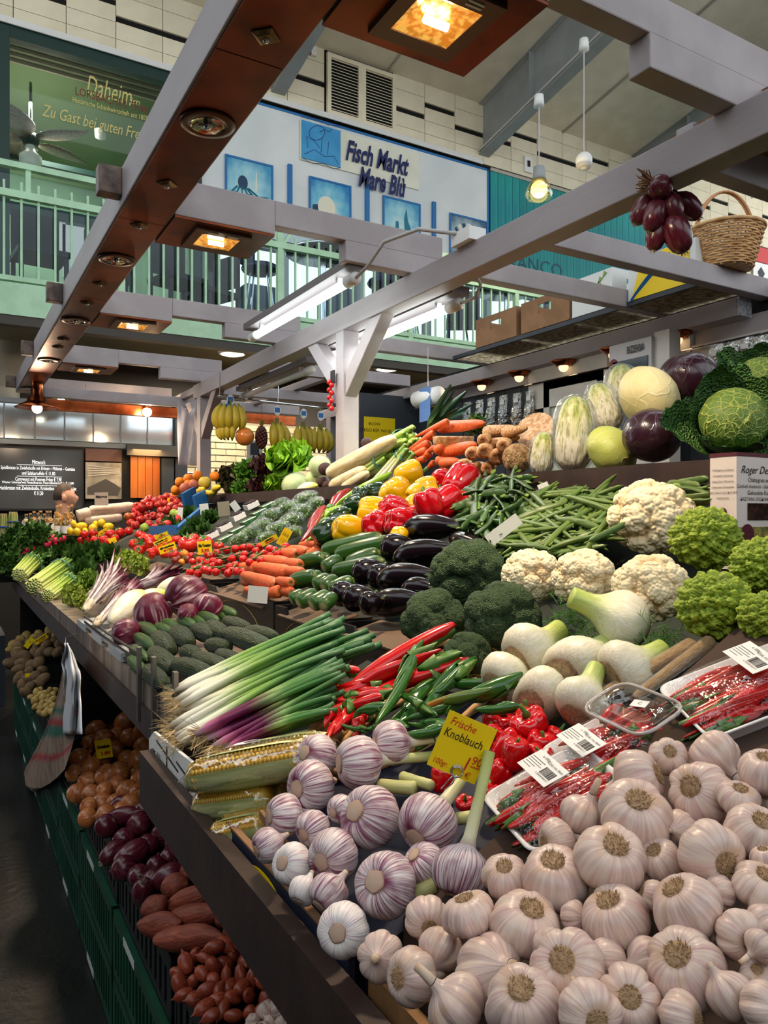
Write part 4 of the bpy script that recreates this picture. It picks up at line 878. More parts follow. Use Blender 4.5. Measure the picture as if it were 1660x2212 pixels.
# aubergine
def calyx(z,r,col,stemL=.12,n=5,dn=.16):
    g=Geo();cl=np.array(S(col))
    for k in range(n):
        a=k*2*math.pi/n;A=[]
        for q in np.linspace(0,1,5):
            w_=.5*(1-q)**.7*2*math.pi/n*.95
            A.append([((r*(.25+.8*q))*math.cos(a+e*w_)*1.03,(r*(.25+.8*q))*math.sin(a+e*w_)*1.03,z+.02-dn*q**1.6)for e in (-1,-.5,0,.5,1)])
        g.grid(A,col=cl)
    g.tube([(0,0,z),(.02,0,z+stemL*.5),(.05,0,z+stemL)],[r*.3,r*.2,r*.24],8,col=cl*.9);return g
ap=egg(.5,20,.42,.5);ap[:,0]*=1-.42*np.clip(ap[:,1]-.35,0,1)/.65
m_aub=mat('aubergine_skin',(14,8,13),(22,10,18),scale=3,rough=.16,coat=.0,spec=.45)
stick('aubergine',ap,28,m_aub,bend=.06,parts=[PM(calyx(.97,.26,(70,84,50),.14),vc_semi,'calyx',merge=False)])
# courgette
zp=np.array([(0,0),(.12,.0),(.16,.006),(.34,.03),(.44,.08),(.49,.18),(.5,.4),(.49,.65),(.44,.85),(.33,.94),(.2,.97),(.17,1.0),(.0,1.0)])
def ridg(n,a):return lambda T,R,Z:(R*(1+a*np.cos(n*T)),Z)
zc=np.tile(C3((48,86,30)),(13,1));zc[:3]=S(206,196,150);zc[3]=S(96,128,56);zc[10:]=S(110,130,70)
m_zuc=mat('courgette_skin',vcol=True,col2=(150,170,120),scale=26,detail=5,stretch=(1,1,.25),fac=(.45,.75),rough=.28,coat=.15,rnd=.12)
stick('courgette',zp,24,m_zuc,zc,ridg(9,.02),.04)
# cucumbers
cp=egg(.5,16,.3,.3);rc=np.random.RandomState(3)
def knob(T,R,Z):return R*(1+.03*np.sin(7*T+9*Z)*np.sin(14*Z*3.1+3*T)+.02*np.cos(5*T)),Z
m_cuc=mat('cucumber_skin',(34,52,26),(58,74,40),scale=8,detail=5,stretch=(1.5,1.5,.5),rough=.4,bump=.8,bscale=14,bdist=.02,rnd=.15)
m_mini=mat('mini_cucumber_skin',(60,96,34),(40,74,26),scale=6,stretch=(2,2,.5),rough=.32,bump=.3,bscale=16,rnd=.15)
stick('cucumber',cp,24,m_cuc,None,knob,.03);
g=Geo();hair(g,14,.05,0.0,.07,3,.014,(214,196,130),.9);mini_tip=PM(g,vc_flat,'dried_flower',merge=False)
stick('mini_cucumber',egg(.5,14,.33,.33),20,m_mini,None,ridg(6,.03),.05,parts=[mini_tip])
# carrots
kp=np.array([(0,.015),(.14,.012),(.2,.0),(.33,.015),(.44,.05),(.5,.12),(.49,.3),(.45,.55),(.38,.8),(.28,.93),(.12,.99),(0,1.0)])
kc=np.tile(C3((226,112,56)),(12,1));kc[0:2]=S(110,96,50);kc[2]=S(150,110,60);kc[3]=S(206,104,50)
def rings(T,R,Z):return R*(1+.012*np.sin(40*Z+2*np.sin(T))+.02*np.sin(3*T+8*Z)),Z
m_car=mat('carrot_skin',vcol=True,col2=(226,190,165),scale=12,stretch=(.6,.6,2.5),rough=.5,rnd=.06,bump=.2,bscale=20)
stick('carrot',np.array(kp),20,m_car,kc,rings,.03)
kp2=np.array([(0,0),(.3,.0),(.48,.03),(.5,.08),(.44,.25),(.34,.5),(.22,.75),(.1,.94),(0,1)]);kc2=np.tile(C3((226,104,48)),(9,1));kc2[0]=S(90,96,40)
stick('bunch_carrot',kp2,14,m_car,kc2,rings,.1)
pk=np.tile(C3((224,186,142)),(12,1));pk[0:2]=S(120,84,52);pk[2]=S(150,108,70);pk[3]=S(196,150,104)
m_pars=mat('parsnip_skin',vcol=True,col2=(205,170,130),scale=10,stretch=(.6,.6,3),rough=.6,rnd=.06,bump=.3,bscale=20)
kpp=np.array(kp);kpp[5:,0]*=np.linspace(1,.6,7)
stick('parsnip',kpp,18,m_pars,pk,rings,.03)
# white radish
rp=np.array([(0,0),(.2,.0),(.26,.01),(.40,.03),(.48,.1),(.5,.3),(.48,.6),(.42,.85),(.3,.96),(.12,1),(0,1)]);rcx=np.tile(C3((236,226,196)),(11,1));rcx[:2]=S(206,196,140);rcx[2]=S(176,160,110)
m_rad=mat('white_radish_skin',vcol=True,col2=(228,214,180),scale=5,rough=.35)
stick('white_radish',rp,20,m_rad,rcx,None,.03)
# leek / celery / fennel stalk bundles are made below
# chillies
def chili(nm,cols,bend,stemc=(70,110,36),seed=0,calL=.12):
    n=15;s=np.linspace(0,1,n);r=.5*np.clip(np.minimum(1,(1-s)*9)**.5,0,1)*(1-.0*s);r=.5*np.clip(1-s,0,1)**.55*np.clip((s+.04)*12,0,1)**.4
    pts=np.stack([bend*np.sin(np.pi*s*.9),bend*.4*np.sin(s*5+seed),s],-1)
    g=Geo();c=ramp(s,cols);g.tube(pts,r,10,col=c,cap=True)
    g2=Geo();g2.tube([(0,0,.05),(0,0,.0),(-.1,.05,-.06),(-.2,.1,-calL)],[.52,.42,.16,.13],8,col=np.array(S(stemc)))
    proto(nm,PM(g,vc_gloss,'body'),PM(g2,vc_semi,'stalk',merge=False))
RED=[(0,(196,14,14)),(.8,(190,12,14)),(1,(214,60,20))];GRN=[(0,(40,88,24)),(.7,(44,96,26)),(1,(66,110,30))]
chili('red_chili0',RED,.5,seed=1);chili('red_chili1',RED,-.4,seed=2);chili('green_chili0',GRN,.45,seed=3);chili('green_chili1',GRN,-.35,seed=4);chili('orange_tip_chili',[(0,(50,92,26)),(.5,(96,110,30)),(1,(226,96,30))],.4,seed=5)
chili('small_chili',RED,.3,seed=6)
# fennel
fp=np.array([(0,-.40),(.12,-.40),(.22,-.41),(.33,-.38),(.43,-.28),(.49,-.13),(.5,.02),(.47,.15),(.40,.28),(.31,.40),(.24,.52),(.205,.64),(.19,.80),(.185,.98),(.18,1.0),(0,.99)])
fc_=ramp(fp[:,1],[(-.4,(196,170,140)),(-.36,(226,216,196)),(.2,(238,234,214)),(.45,(226,230,180)),(.7,(200,214,120)),(1,(176,196,96))]);fc_[0:2]=S(190,164,136)
def fenfn(T,R,Z):
    w_=np.clip((Z+.4)/.4,0,1);a=1+.16*np.cos(2*T)*np.clip(R/.5,0,1);rid=1+.012*np.cos(17*T)+.05*np.abs(np.sin(1.5*T+.6))**6
    return R*a*(1+(rid-1)*w_),Z
m_fen=mat('fennel_skin',vcol=True,col2=(242,240,226),scale=9,stretch=(2.5,2.5,.4),rough=.32,rnd=.03,bump=.15,bscale=12)
def frond(g,c,d,L_,n,seed,col=(70,130,40),rad=.008):
    rs=np.random.RandomState(seed)
    for k in range(n):
        q=np.asarray(d,float)+rs.normal(size=3)*.55;q/=np.linalg.norm(q);p=np.asarray(c,float)+rs.normal(size=3)*L_*.5;e=p+q*L_*rs.uniform(.5,1);m_=(p+e)/2+rs.normal(size=3)*L_*.12
        cl=np.array(S(col))*rs.uniform(.7,1.25);g.tube([p,m_,e],[rad,rad*.8,rad*.4],3,cap=False,col=cl)
        for z in range(5):
            b_=m_+(e-m_)*z/5;f=b_+(q+rs.normal(size=3)*.8)*L_*.22;g.tube([b_,f],[rad*.6,rad*.3],3,cap=False,col=cl)
    return g
proto('fennel',PM(Geo().lathe(fp,40,fenfn,col=fc_),m_fen,'bulb'),PM(Geo().lathe([(0,-.43),(.2,-.43),(.29,-.42),(.31,-.37)],24,lambda T,R,Z:(R*(1+.14*np.cos(2*T)+.03*np.sin(7*T)),Z),col=C3((206,182,150),(190,158,124),(150,116,84),(150,116,84))),vc_matte,'cut_root'),PM(frond(Geo(),(.1,.1,.55),(.5,.3,.6),.5,22,5),vc_flat,'frond',merge=False))
# cabbages, florets
def veinball(nm,mname,base,vein,seed,scale=4.5,rough=.4,sq=(1,1,.9),thick=(.0,.05),coat=0.0,third=None,dist=.02,vw=.35,vw2=.2):
    if mname not in MATS:
        m=bpy.data.materials.new(mname);MATS[mname]=m;m.use_nodes=True;nt=m.node_tree;N=nt.nodes;L=nt.links;b=N['Principled BSDF'];b.inputs['Roughness'].default_value=rough;b.inputs['Coat Weight'].default_value=coat
        tc=N.new('ShaderNodeTexCoord');n0=N.new('ShaderNodeTexNoise');n0.inputs['Scale'].default_value=2.0;L.new(tc.outputs['Object'],n0.inputs[0])
        ad=N.new('ShaderNodeMix');ad.data_type='RGBA';ad.blend_type='ADD';ad.inputs[0].default_value=.25;L.new(tc.outputs['Object'],ad.inputs[6]);L.new(n0.outputs['Color'],ad.inputs[7])
        mp=N.new('ShaderNodeMapping');mp.inputs['Scale'].default_value=(1,1,.55);L.new(ad.outputs[2],mp.inputs[0])
        fac=None
        for sc,th_ in ((scale,thick[1]),(scale*2.6,thick[1]*1.3)):
            v=N.new('ShaderNodeTexVoronoi');v.feature='DISTANCE_TO_EDGE';v.inputs['Scale'].default_value=sc;L.new(mp.outputs[0],v.inputs['Vector'])
            r=N.new('ShaderNodeMapRange');r.inputs[1].default_value=thick[0];r.inputs[2].default_value=th_;r.inputs[3].default_value=1;r.inputs[4].default_value=0;L.new(v.outputs['Distance'],r.inputs[0])
            if fac is None:fac=r.outputs[0]
            else:
                mx=N.new('ShaderNodeMath');mx.operation='MULTIPLY_ADD';mx.inputs[1].default_value=vw2;L.new(r.outputs[0],mx.inputs[0]);L.new(fac,mx.inputs[2]);fac=mx.outputs[0]
        n1=N.new('ShaderNodeTexNoise');n1.inputs['Scale'].default_value=3;n1.inputs['Detail'].default_value=4;L.new(tc.outputs['Object'],n1.inputs[0])
        bc=N.new('ShaderNodeMix');bc.data_type='RGBA';L.new(n1.outputs['Fac'],bc.inputs[0]);bc.inputs[6].default_value=(*S(base),1);bc.inputs[7].default_value=(*S(third or base),1)
        x=N.new('ShaderNodeMix');x.data_type='RGBA';x.clamp_factor=True;vm=N.new('ShaderNodeMath');vm.operation='MULTIPLY';vm.inputs[1].default_value=vw;L.new(fac,vm.inputs[0]);L.new(vm.outputs[0],x.inputs[0]);L.new(bc.outputs[2],x.inputs[6]);x.inputs[7].default_value=(*S(vein),1);L.new(x.outputs[2],b.inputs['Base Color'])
        bp=N.new('ShaderNodeBump');bp.inputs['Strength'].default_value=.25 if vw<.9 else .5;bp.inputs['Distance'].default_value=dist;L.new(fac,bp.inputs['Height']);L.new(bp.outputs[0],b.inputs['Normal'])
    V,Fc=ico(5);D=V.copy()
    r=1+.02*nz(D,seed,3)
    for k in range(5):                     # overlapping outer leaves: shallow steps in the ball
        rs=np.random.RandomState(seed*9+k);d=rs.normal(size=3);d[2]=abs(d[2])*.3;d/=np.linalg.norm(d)
        e=D@d+.12*nz(D,seed+k,2.5);r+=.016*(1/(1+np.exp(-40*(e-.25))))
    W_=D*r[:,None]*.5*np.array(sq)
    g=Geo().add(W_,Fc);proto(nm,PM(g,MATS[mname],'head',merge=False))
veinball('white_cabbage','white_cabbage_leaf',(240,226,180),(248,240,212),3,2.6,.42,(1,1,.84),(0,.03),third=(214,206,140))
veinball('green_cabbage','green_cabbage_leaf',(192,198,112),(222,224,160),5,2.6,.42,(1,1,.86),(0,.03),third=(168,184,78))
veinball('pale_cabbage','pale_cabbage_leaf',(206,220,160),(232,236,200),6,2.6,.42,(1,1,.9),(0,.03),third=(180,204,130))
veinball('red_cabbage','red_cabbage_leaf',(50,22,36),(84,44,58),7,2.0,.25,(1,1,.92),(0,.022),coat=.2,third=(44,18,34))
veinball('savoy_head','savoy_leaf',(64,104,36),(176,190,92),9,6.5,.5,(1,1,.9),(.0,.075),third=(92,124,44),dist=.05,vw=1,vw2=.55)
def leaf(g,L_,W_,M,curl=.6,ruf=.05,nr=7,seed=0,cols=None,nu=9,nv=13,cup=.3,rib=.0,shape=.6,edge=None):
    "a leaf from the origin along +z, face to -y; curl bends the tip, ruf ruffles the rim"
    rs=np.random.RandomState(seed);p1,p2=rs.uniform(0,6,2)
    s=np.linspace(0,1,nv)[None];e=np.linspace(-1,1,nu)[:,None]
    wid=W_/2*(np.sin(np.pi*np.clip(s,0,1)**shape*.93+.12))**.75
    x=e*wid;ang=curl*s;z=L_*np.where(abs(curl)>1e-4,np.sin(ang)/(curl+1e-9),s)+0*e;y=-L_*(1-np.cos(ang))/(curl+1e-9)+0*e
    y=y-cup*W_*e**2*np.sin(np.pi*s*.8+.2)*.5
    q=np.abs(e)**2*ruf*W_*(.3+s);tip=ruf*W_*np.clip(s-.75,0,1)*3
    y=y+q*np.sin(nr*s*6+p1+e)+tip*np.sin(nr*e*2+p2);x=x+q*.5*np.cos(nr*s*7+p2);z=z+tip*.6*np.cos(nr*e*2.5+p1)
    A=np.stack([x,y,z],-1);M=np.asarray(M);A=A@M[:3,:3].T+M[:3,3]
    if cols is None:cols=[(0,(220,230,190)),(.3,(90,140,50)),(1,(70,120,40))]
    c=ramp(np.clip(s+0*e,0,1).ravel(),cols).reshape(nu,nv,3)
    if edge is not None:
        k=np.clip(np.abs(e)-.45,0,1)[...,None]*1.8;c=c*(1-np.clip(k,0,1))+np.array(S(edge))*np.clip(k,0,1)+0*s[...,None]
    return g.grid(A,col=c)
def rot(axis,a):return np.array(Matrix.Rotation(a,4,axis))
def tr(x,y,z):M=np.eye(4);M[:3,3]=(x,y,z);return M
def lettuce(nm,cols,n=30,ruf=.16,nr=9,seed=0,H_=.55,edge=None,W_=.5,m=None):
    rs=np.random.RandomState(seed);g=Geo()
    for k in range(n):
        t=(k+.5)/n;tilt=.15+1.25*t**.8+rs.uniform(-.1,.1);a=k*2.4+rs.uniform(-.2,.2)
        M=rot('Z',a)@rot('X',tilt);leaf(g,H_*rs.uniform(.85,1.1),W_*rs.uniform(.8,1.15),tr(0,0,-.25)@M,curl=-.55*t-.2,ruf=ruf,nr=nr,seed=seed*50+k,cols=cols,edge=edge,nu=9,nv=12)
    proto(nm,PM(g,m or vc_leaf,'leaves',merge=False))
lettuce('lollo_green',[(0,(200,220,120)),(.4,(130,190,40)),(1,(150,204,40))],44,.22,11,1)
lettuce('lollo_red',[(0,(120,130,60)),(.3,(70,40,30)),(1,(64,24,26))],40,.22,10,2);lettuce('oak_leaf',[(0,(150,180,80)),(.5,(80,110,40)),(1,(64,40,30))],36,.16,8,3)
lettuce('green_leaf',[(0,(214,226,150)),(.5,(110,160,50)),(1,(90,146,40))],34,.14,7,4);lettuce('endive',[(0,(240,236,190)),(.5,(214,220,120)),(1,(170,196,70))],34,.2,10,6)
lettuce('escarole',[(0,(230,230,170)),(.4,(170,196,90)),(1,(130,170,60))],26,.12,6,7);lettuce('dark_leaf',[(0,(140,170,70)),(.3,(78,116,46)),(1,(64,104,42))],34,.06,4,8,W_=.3)
# savoy cabbage with open crinkled outer leaves
m_sav_out=mat('savoy_outer',vcol=True,col2=(206,214,176),scale=9,rough=.45,bump=.6,bscale=24,bdist=.03,btype='voronoi')
def savoy(nm,seed,nout=7):
    rs=np.random.RandomState(seed);parts=[PROTO['savoy_head'][0]]
    for k in range(nout):
        g=Geo();a=k*2*math.pi/nout+rs.uniform(-.2,.2);tilt=1.30+.28*(k%2)+rs.uniform(-.1,.1)
        leaf(g,1.2,1.15,tr(0,0,-.48)@rot('Z',a)@rot('X',tilt),curl=-1.15+.5*(k%2),ruf=.03,nr=5,seed=seed+k,cols=[(0,(150,176,90)),(.25,(84,128,60)),(1,(62,110,50))],nu=19,nv=23,cup=-.45)
        parts.append(PM(g,m_sav_out,'outer_leaf',merge=False))
    proto(nm,*parts)
savoy('savoy',4)
def lv(nm,L_,W_,n,seed,cols,z=-.35,tilt=1.45,curl=-1.3):
    out=[]
    for k in range(n):
        g=Geo();leaf(g,L_,W_,tr(0,0,z)@rot('Z',k*2*math.pi/n+.3)@rot('X',tilt),curl=curl,ruf=.05,nr=5,seed=seed+k,cols=cols,cup=-.3);out.append(PM(g,vc_leaf,nm,merge=False))
    return out
V7,F7=ico(6)
def floret(nm,kind,seed):
    V,Fc=ico(7 if kind!='broccoli' else 6);D=V.copy();top=np.clip((D[:,2]+.75)/.5,0,1)
    if kind=='cauli':
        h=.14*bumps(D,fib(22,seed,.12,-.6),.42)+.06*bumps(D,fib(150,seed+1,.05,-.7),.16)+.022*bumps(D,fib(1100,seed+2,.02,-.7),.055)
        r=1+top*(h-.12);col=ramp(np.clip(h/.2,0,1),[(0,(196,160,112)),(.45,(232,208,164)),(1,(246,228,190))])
    elif kind=='roman':
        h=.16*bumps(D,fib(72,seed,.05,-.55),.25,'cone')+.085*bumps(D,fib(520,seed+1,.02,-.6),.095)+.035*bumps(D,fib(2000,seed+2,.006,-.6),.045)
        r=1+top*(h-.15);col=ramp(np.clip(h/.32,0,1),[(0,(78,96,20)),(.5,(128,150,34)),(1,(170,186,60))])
    else:
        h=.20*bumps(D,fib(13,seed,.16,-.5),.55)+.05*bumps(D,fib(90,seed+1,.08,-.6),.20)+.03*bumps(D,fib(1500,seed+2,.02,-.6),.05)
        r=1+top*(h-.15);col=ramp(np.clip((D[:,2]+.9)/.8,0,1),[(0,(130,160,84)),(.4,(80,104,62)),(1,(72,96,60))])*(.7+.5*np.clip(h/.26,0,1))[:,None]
    Z=D*(r*.47)[:,None];lowm=D[:,2]<-.5;Z[:,2]*=np.where(D[:,2]<0,.7,.92)
    g=Geo().add(Z,Fc,col);m={'cauli':vc('cauli',rough=.6,bump=.15,bscale=60,spec=.3),'roman':vc('roman',rough=.5,spec=.35),'broccoli':vc('broccoli',rough=.6,bump=.8,bscale=70,btype='voronoi',bdist=.02,spec=.3)}[kind]
    parts=[PM(g,m,'head',merge=False)]
    if kind=='broccoli':parts.append(PM(Geo().lathe([(.3,-.2),(.2,-.36),(.14,-.5),(.13,-.7),(0,-.7)],14,lambda T,R,Z:(R*(1+.1*np.cos(5*T)),Z),col=S(120,156,84)),vc_semi,'stalk'))
    elif kind=='cauli':parts+=lv('leaf',.5,.4,7,seed,[(0,(214,222,170)),(.5,(120,160,70)),(1,(90,140,56))],-.36,1.45,-1.5)
    else:parts+=lv('leaf',.62,.5,6,seed,[(0,(180,200,140)),(.4,(64,98,56)),(1,(50,84,50))],-.38,1.4,-1.3)
    proto(nm,*parts)
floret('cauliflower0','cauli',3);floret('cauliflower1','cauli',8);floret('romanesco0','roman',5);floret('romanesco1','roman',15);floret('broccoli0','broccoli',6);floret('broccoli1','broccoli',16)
# radicchio
m_radi=polar_mat('radicchio_leaf',(98,22,48),(226,198,204),fac=(.50,.66),kth=3.2,kz=.7,scale=1.7,rough=.35,bump=.4,rnd=.1,third=(78,16,40),f3=(.5,.7),zfade=(.42,-.1))
V,Fc=ico(5);rr_=1+.03*nz(V,4,4)
for k in range(6):
    d=np.random.RandomState(50+k).normal(size=3);d/=np.linalg.norm(d);rr_+=.02/(1+np.exp(-30*(V@d+.1*nz(V,k,3)-.2)))
proto('radicchio',PM(Geo().add(V*rr_[:,None]*.48,Fc),m_radi,'head',merge=False),PM(Geo().lathe([(0,-.5),(.12,-.49),(.14,-.4)],14),m_cut,'root_end'))
# long red radicchio and chicory: bundles of leaves, unit length along +z
def heads(nm,cols,edge,n,seed,W_=.34,m=None,tilt=.10,ruf=.04,curl=.25):
    g=Geo();rs=np.random.RandomState(seed)
    for k in range(n):
        a=k*2.4;r0=.05+.16*(k/n)**.6
        leaf(g,rs.uniform(.85,1.05),W_*rs.uniform(.8,1.1),rot('Z',a)@tr(0,-r0,0)@rot('X',tilt*(k/n)),curl=curl*(rs.uniform(.4,1.4))-.1,ruf=ruf,nr=4,seed=seed+k,cols=cols,edge=edge,nu=9,nv=14,cup=-.5,shape=.75)
    proto(nm,PM(g,m or vc_leaf,'leaves',merge=False),PM(Geo().lathe([(0,-.04),(.13,-.03),(.17,.03),(.2,.1)],14,col=S(226,206,176)),vc_matte,'root_end'))
heads('treviso',[(0,(240,232,226)),(.55,(226,206,212)),(.8,(120,40,66)),(1,(84,20,46))],(92,20,50),16,3,.30,curl=.5)
heads('tardivo',[(0,(240,232,226)),(.7,(230,214,216)),(.9,(120,36,62)),(1,(84,20,46))],(110,30,60),16,13,.18,curl=.9,tilt=.3)
ep=egg(.5,18,.5,.75);ec=ramp(ep[:,1],[(0,(236,226,200)),(.1,(244,242,230)),(.6,(244,242,222)),(.85,(236,230,140)),(1,(224,220,90))])
m_chic=mat('chicory_leaf',vcol=True,col2=(238,236,215),scale=5,stretch=(3,3,.4),rough=.3,bump=.12,bscale=8)
stick('chicory',ep,24,m_chic,ec,lambda T,R,Z:(R*(1+.05*np.cos(3*T+5*Z)),Z),.02)
# peppers
def pepper(nm,col,seed,lobes=4,L_=.5,gloss=None):
    prof=[(.03,.34),(.10,.36),(.2,.42),(.32,.45),(.43,.40),(.49,.28),(.5,.1),(.48,-.08),(.44,-.25),(.36,-.40),(.24,-.47),(.12,-.45),(.0,-.42)]
    def fn(T,R,Z):k=np.clip(R/.45,0,1);s=np.abs(np.cos(lobes*T/2+.35*np.sin(T+seed)));return R*(1-.17*k*(1-s**.45)+.05*np.sin(T+seed)),Z*L_*2+.07*(s-.6)*np.where(Z<0,-1,1)*k
    g=Geo().lathe(prof,48,fn,col=S(col));g2=Geo().tube([(0,0,.30),(0,0,.42),(.03,.02,.52),(.08,.04,.60)],[.12,.07,.055,.065],9,col=np.array(S(76,120,40)))
    proto(nm,PM(g,vc('pepper',rough=.14,coat=.5,rnd=.05),'body'),PM(g2,vc_semi,'stalk',merge=False))
pepper('yellow_pepper',(232,178,6),1,3,.46);pepper('red_pepper',(186,8,22),2,4,.52);pepper('green_pepper',(22,52,20),3,4,.52);pepper('small_red_pepper',(200,8,16),4,3,.58);pepper('pimento',(204,10,18),7,5,.34)
chili('pointed_red',[(0,(150,10,22)),(1,(140,10,20))],.3,seed=8);chili('pointed_lime',[(0,(130,176,40)),(1,(150,190,60))],.5,seed=9)
# tomatoes, fruit, roots
def fruit(nm,col,m,prof=None,seg=24,fn=None,extra=()):
    prof=prof or [(0,.42),(.08,.44),(.18,.46),(.32,.40),(.44,.25),(.5,.02),(.46,-.2),(.35,-.37),(.18,-.46),(0,-.47)]
    proto(nm,PM(Geo().lathe(prof,seg,fn,col=S(col)),m,'body'),*extra)
g=Geo()
for k in range(5):leaf(g,.34,.12,tr(0,0,.44)@rot('Z',k*1.2566)@rot('X',1.35),curl=-.4,ruf=.02,seed=k,cols=[(0,(70,120,40)),(1,(60,104,34))],nu=3,nv=5)
g.tube([(0,0,.42),(0,0,.5),(.03,0,.56)],.03,6,col=S(80,130,44));tom_cal=PM(g,vc_flat,'calyx',merge=False)
fruit('tomato',(206,24,14),vc_gloss,extra=[tom_cal]);fruit('orange_tomato',(224,130,20),vc_gloss,extra=[tom_cal]);fruit('brown_tomato',(120,34,18),vc_gloss,extra=[tom_cal])
fruit('beef_tomato',(204,34,20),vc_gloss,[(0,.26),(.1,.32),(.2,.36),(.34,.33),(.46,.2),(.5,0),(.45,-.2),(.3,-.33),(0,-.36)],48,lambda T,R,Z:(R*(1-.09*np.clip(R/.3,0,1)*np.abs(np.sin(5*T+.4*np.sin(2*T)))**6),Z),extra=[tom_cal])
m_or=mat('orange_peel',(238,132,10),(230,120,6),scale=5,rough=.4,bump=.3,bscale=60);fruit('orange',(238,132,10),m_or)
m_app=polar_mat('apple_skin',(176,22,30),(214,120,60),fac=(.55,.75),kth=3,rough=.25,bump=0,coat=.2,rnd=.12);fruit('apple',(180,24,30),m_app,[(0,.30),(.06,.34),(.16,.43),(.3,.43),(.43,.3),(.5,.08),(.46,-.18),(.34,-.38),(.2,-.46),(.1,-.44),(0,-.40)],extra=[PM(Geo().tube([(0,0,.3),(.02,0,.52)],.02,5,col=S(80,56,30)),vc_flat,'stalk',merge=False)])
fruit('green_apple',(150,176,60),vc('gapple',rough=.3,coat=.2));fruit('mango',(206,90,40),vc('mango',rough=.35,col2=(150,190,110),scale=2))
lp_=egg(.5,16,.55,.55);lp_[:,0]=np.maximum(lp_[:,0],np.where((lp_[:,1]>.9),.08,0));lp_[-1,0]=0;lp_[0,0]=0
stick('lemon',lp_,20,mat('lemon_peel',(240,200,24),(230,184,14),scale=5,rough=.4,bump=.3,bscale=40))
m_on=polar_mat('onion_skin',(190,116,64),(150,78,40),fac=(.4,.7),kth=4,rough=.3,third=(208,148,96),bump=.15,rnd=.12,coat=.1);m_ron=polar_mat('red_onion_skin',(80,22,36),(120,56,70),fac=(.5,.75),kth=4,rough=.25,bump=.15,rnd=.12,coat=.15)
onp=[(0,-.44),(.08,-.45),(.2,-.43),(.36,-.34),(.47,-.17),(.5,.02),(.46,.2),(.35,.33),(.2,.41),(.1,.46),(.06,.54),(.03,.6),(0,.6)]
tuft=PM(hair(Geo(),26,.07,-.43,.08,5,.008,(170,140,100)),vc_flat,'root_tuft',merge=False)
proto('onion',PM(Geo().lathe(onp,28),m_on,'bulb'),tuft);proto('red_onion',PM(Geo().lathe(onp,28),m_ron,'bulb'),tuft)
lonp=[(r,z*1.7)for r,z in onp];proto('long_red_onion',PM(Geo().lathe(lonp,28),m_ron,'bulb'),PM(hair(Geo(),40,.1,-.75,.12,6,.012,(190,170,140)),vc_flat,'root_tuft',merge=False))
m_shal=polar_mat('shallot_skin',(160,74,46),(116,44,34),fac=(.4,.7),kth=3,rough=.32,bump=.2,rnd=.18);shp=[(r*.9,z*1.5)for r,z in onp];proto('shallot',PM(Geo().lathe(shp,18,lambda T,R,Z:(R*(1+.08*np.cos(2*T)),Z)),m_shal,'bulb'))
m_swp=mat('sweet_potato_skin',(150,74,52),(124,58,44),scale=5,detail=5,rough=.6,bump=.4,bscale=8,rnd=.1)
sp_=egg(.5,22,.62,.8);stick('sweet_potato',sp_,22,m_swp,None,lambda T,R,Z:(R*(1+.09*np.sin(2*T+4*Z)+.05*np.sin(9*Z+T)),Z),.12)
m_pot=mat('potato_skin',(128,100,68),(104,80,54),scale=4,detail=6,rough=.75,bump=.2,bscale=12,rnd=.12);m_pot2=mat('yellow_potato_skin',(190,160,90),(170,138,72),scale=4,rough=.6,rnd=.1)
for nm,m in (('potato',m_pot),('yellow_potato',m_pot2)):
    V,Fc=ico(3);proto(nm,PM(Geo().add(V*(1+.07*nz(V,3,2.2))[:,None]*np.array([.5,.42,.62]),Fc),m,'body',merge=False))
V,Fc=ico(5);cel=1+.05*nz(V,8,4)+.03*nz(V,9,14)
m_cel=mat('celeriac_skin',(206,172,126),(150,112,76),scale=6,detail=6,rough=.75,bump=.8,bscale=14,bdist=.03)
proto('celeriac',PM(Geo().add(V*cel[:,None]*.49,Fc),m_cel,'body',merge=False))
Vc=V*cel[:,None]*.49;Vc[:,2]=np.minimum(Vc[:,2],.02+.006*nz(V,3,5));cc=np.tile(C3((206,172,126)),(len(V),1));cc[Vc[:,2]>-.02]=S(236,206,172)
proto('half_celeriac',PM(Geo().add(Vc,Fc,cc),vc('celcut',rough=.6,col2=(220,190,160),scale=10,bump=.3,bscale=20),'body',merge=False))
V3,F3=ico(3);proto('beetroot',PM(Geo().add(V3*np.array([.5,.5,.45]),F3),mat('beetroot_skin',(72,44,40),(52,30,30),scale=6,rough=.75,bump=.3),'body',merge=False))
# wrapped chinese cabbage: unit length z 0..1
V,Fc=ico(6);D=V.copy();g=Geo();cb_=D*np.array([.5,.5,.5]);cb_[:,2]+=.5;cb_[:,:2]*=(np.clip(1-np.abs(D[:,2])**3.2,.02,1)**.45/np.sqrt(np.clip(1-D[:,2]**2,1e-3,1)))[:,None]*.94
cb_[:,:2]*=(.9+.16*np.clip(-D[:,2],-1,.6))[:,None];th_=np.arctan2(D[:,1],D[:,0]);wr_=.03*np.sin(11*th_+5*nz(D,3,3))+.035*nz(D,5,11,2)
cb_[:,:2]*=(1+wr_)[:,None];c_=ramp(np.clip(cb_[:,2]+.10*np.sin(7*th_)+.08*nz(D,7,8),0,1),[(0,(244,238,232)),(.45,(244,240,222)),(.7,(236,234,180)),(.88,(206,212,120)),(1,(160,184,84))])
filmm=film('wrap_film',(252,252,250),.08,.05,1.0,14)
fl=D*np.array([.53,.53,.52]);fl[:,:2]*=(np.clip(1-np.abs(D[:,2])**3.2,.02,1)**.45/np.sqrt(np.clip(1-D[:,2]**2,1e-3,1)))[:,None]*.98;fl[:,2]+=.5;fl*=(1+.012*nz(D,21,12))[:,None]
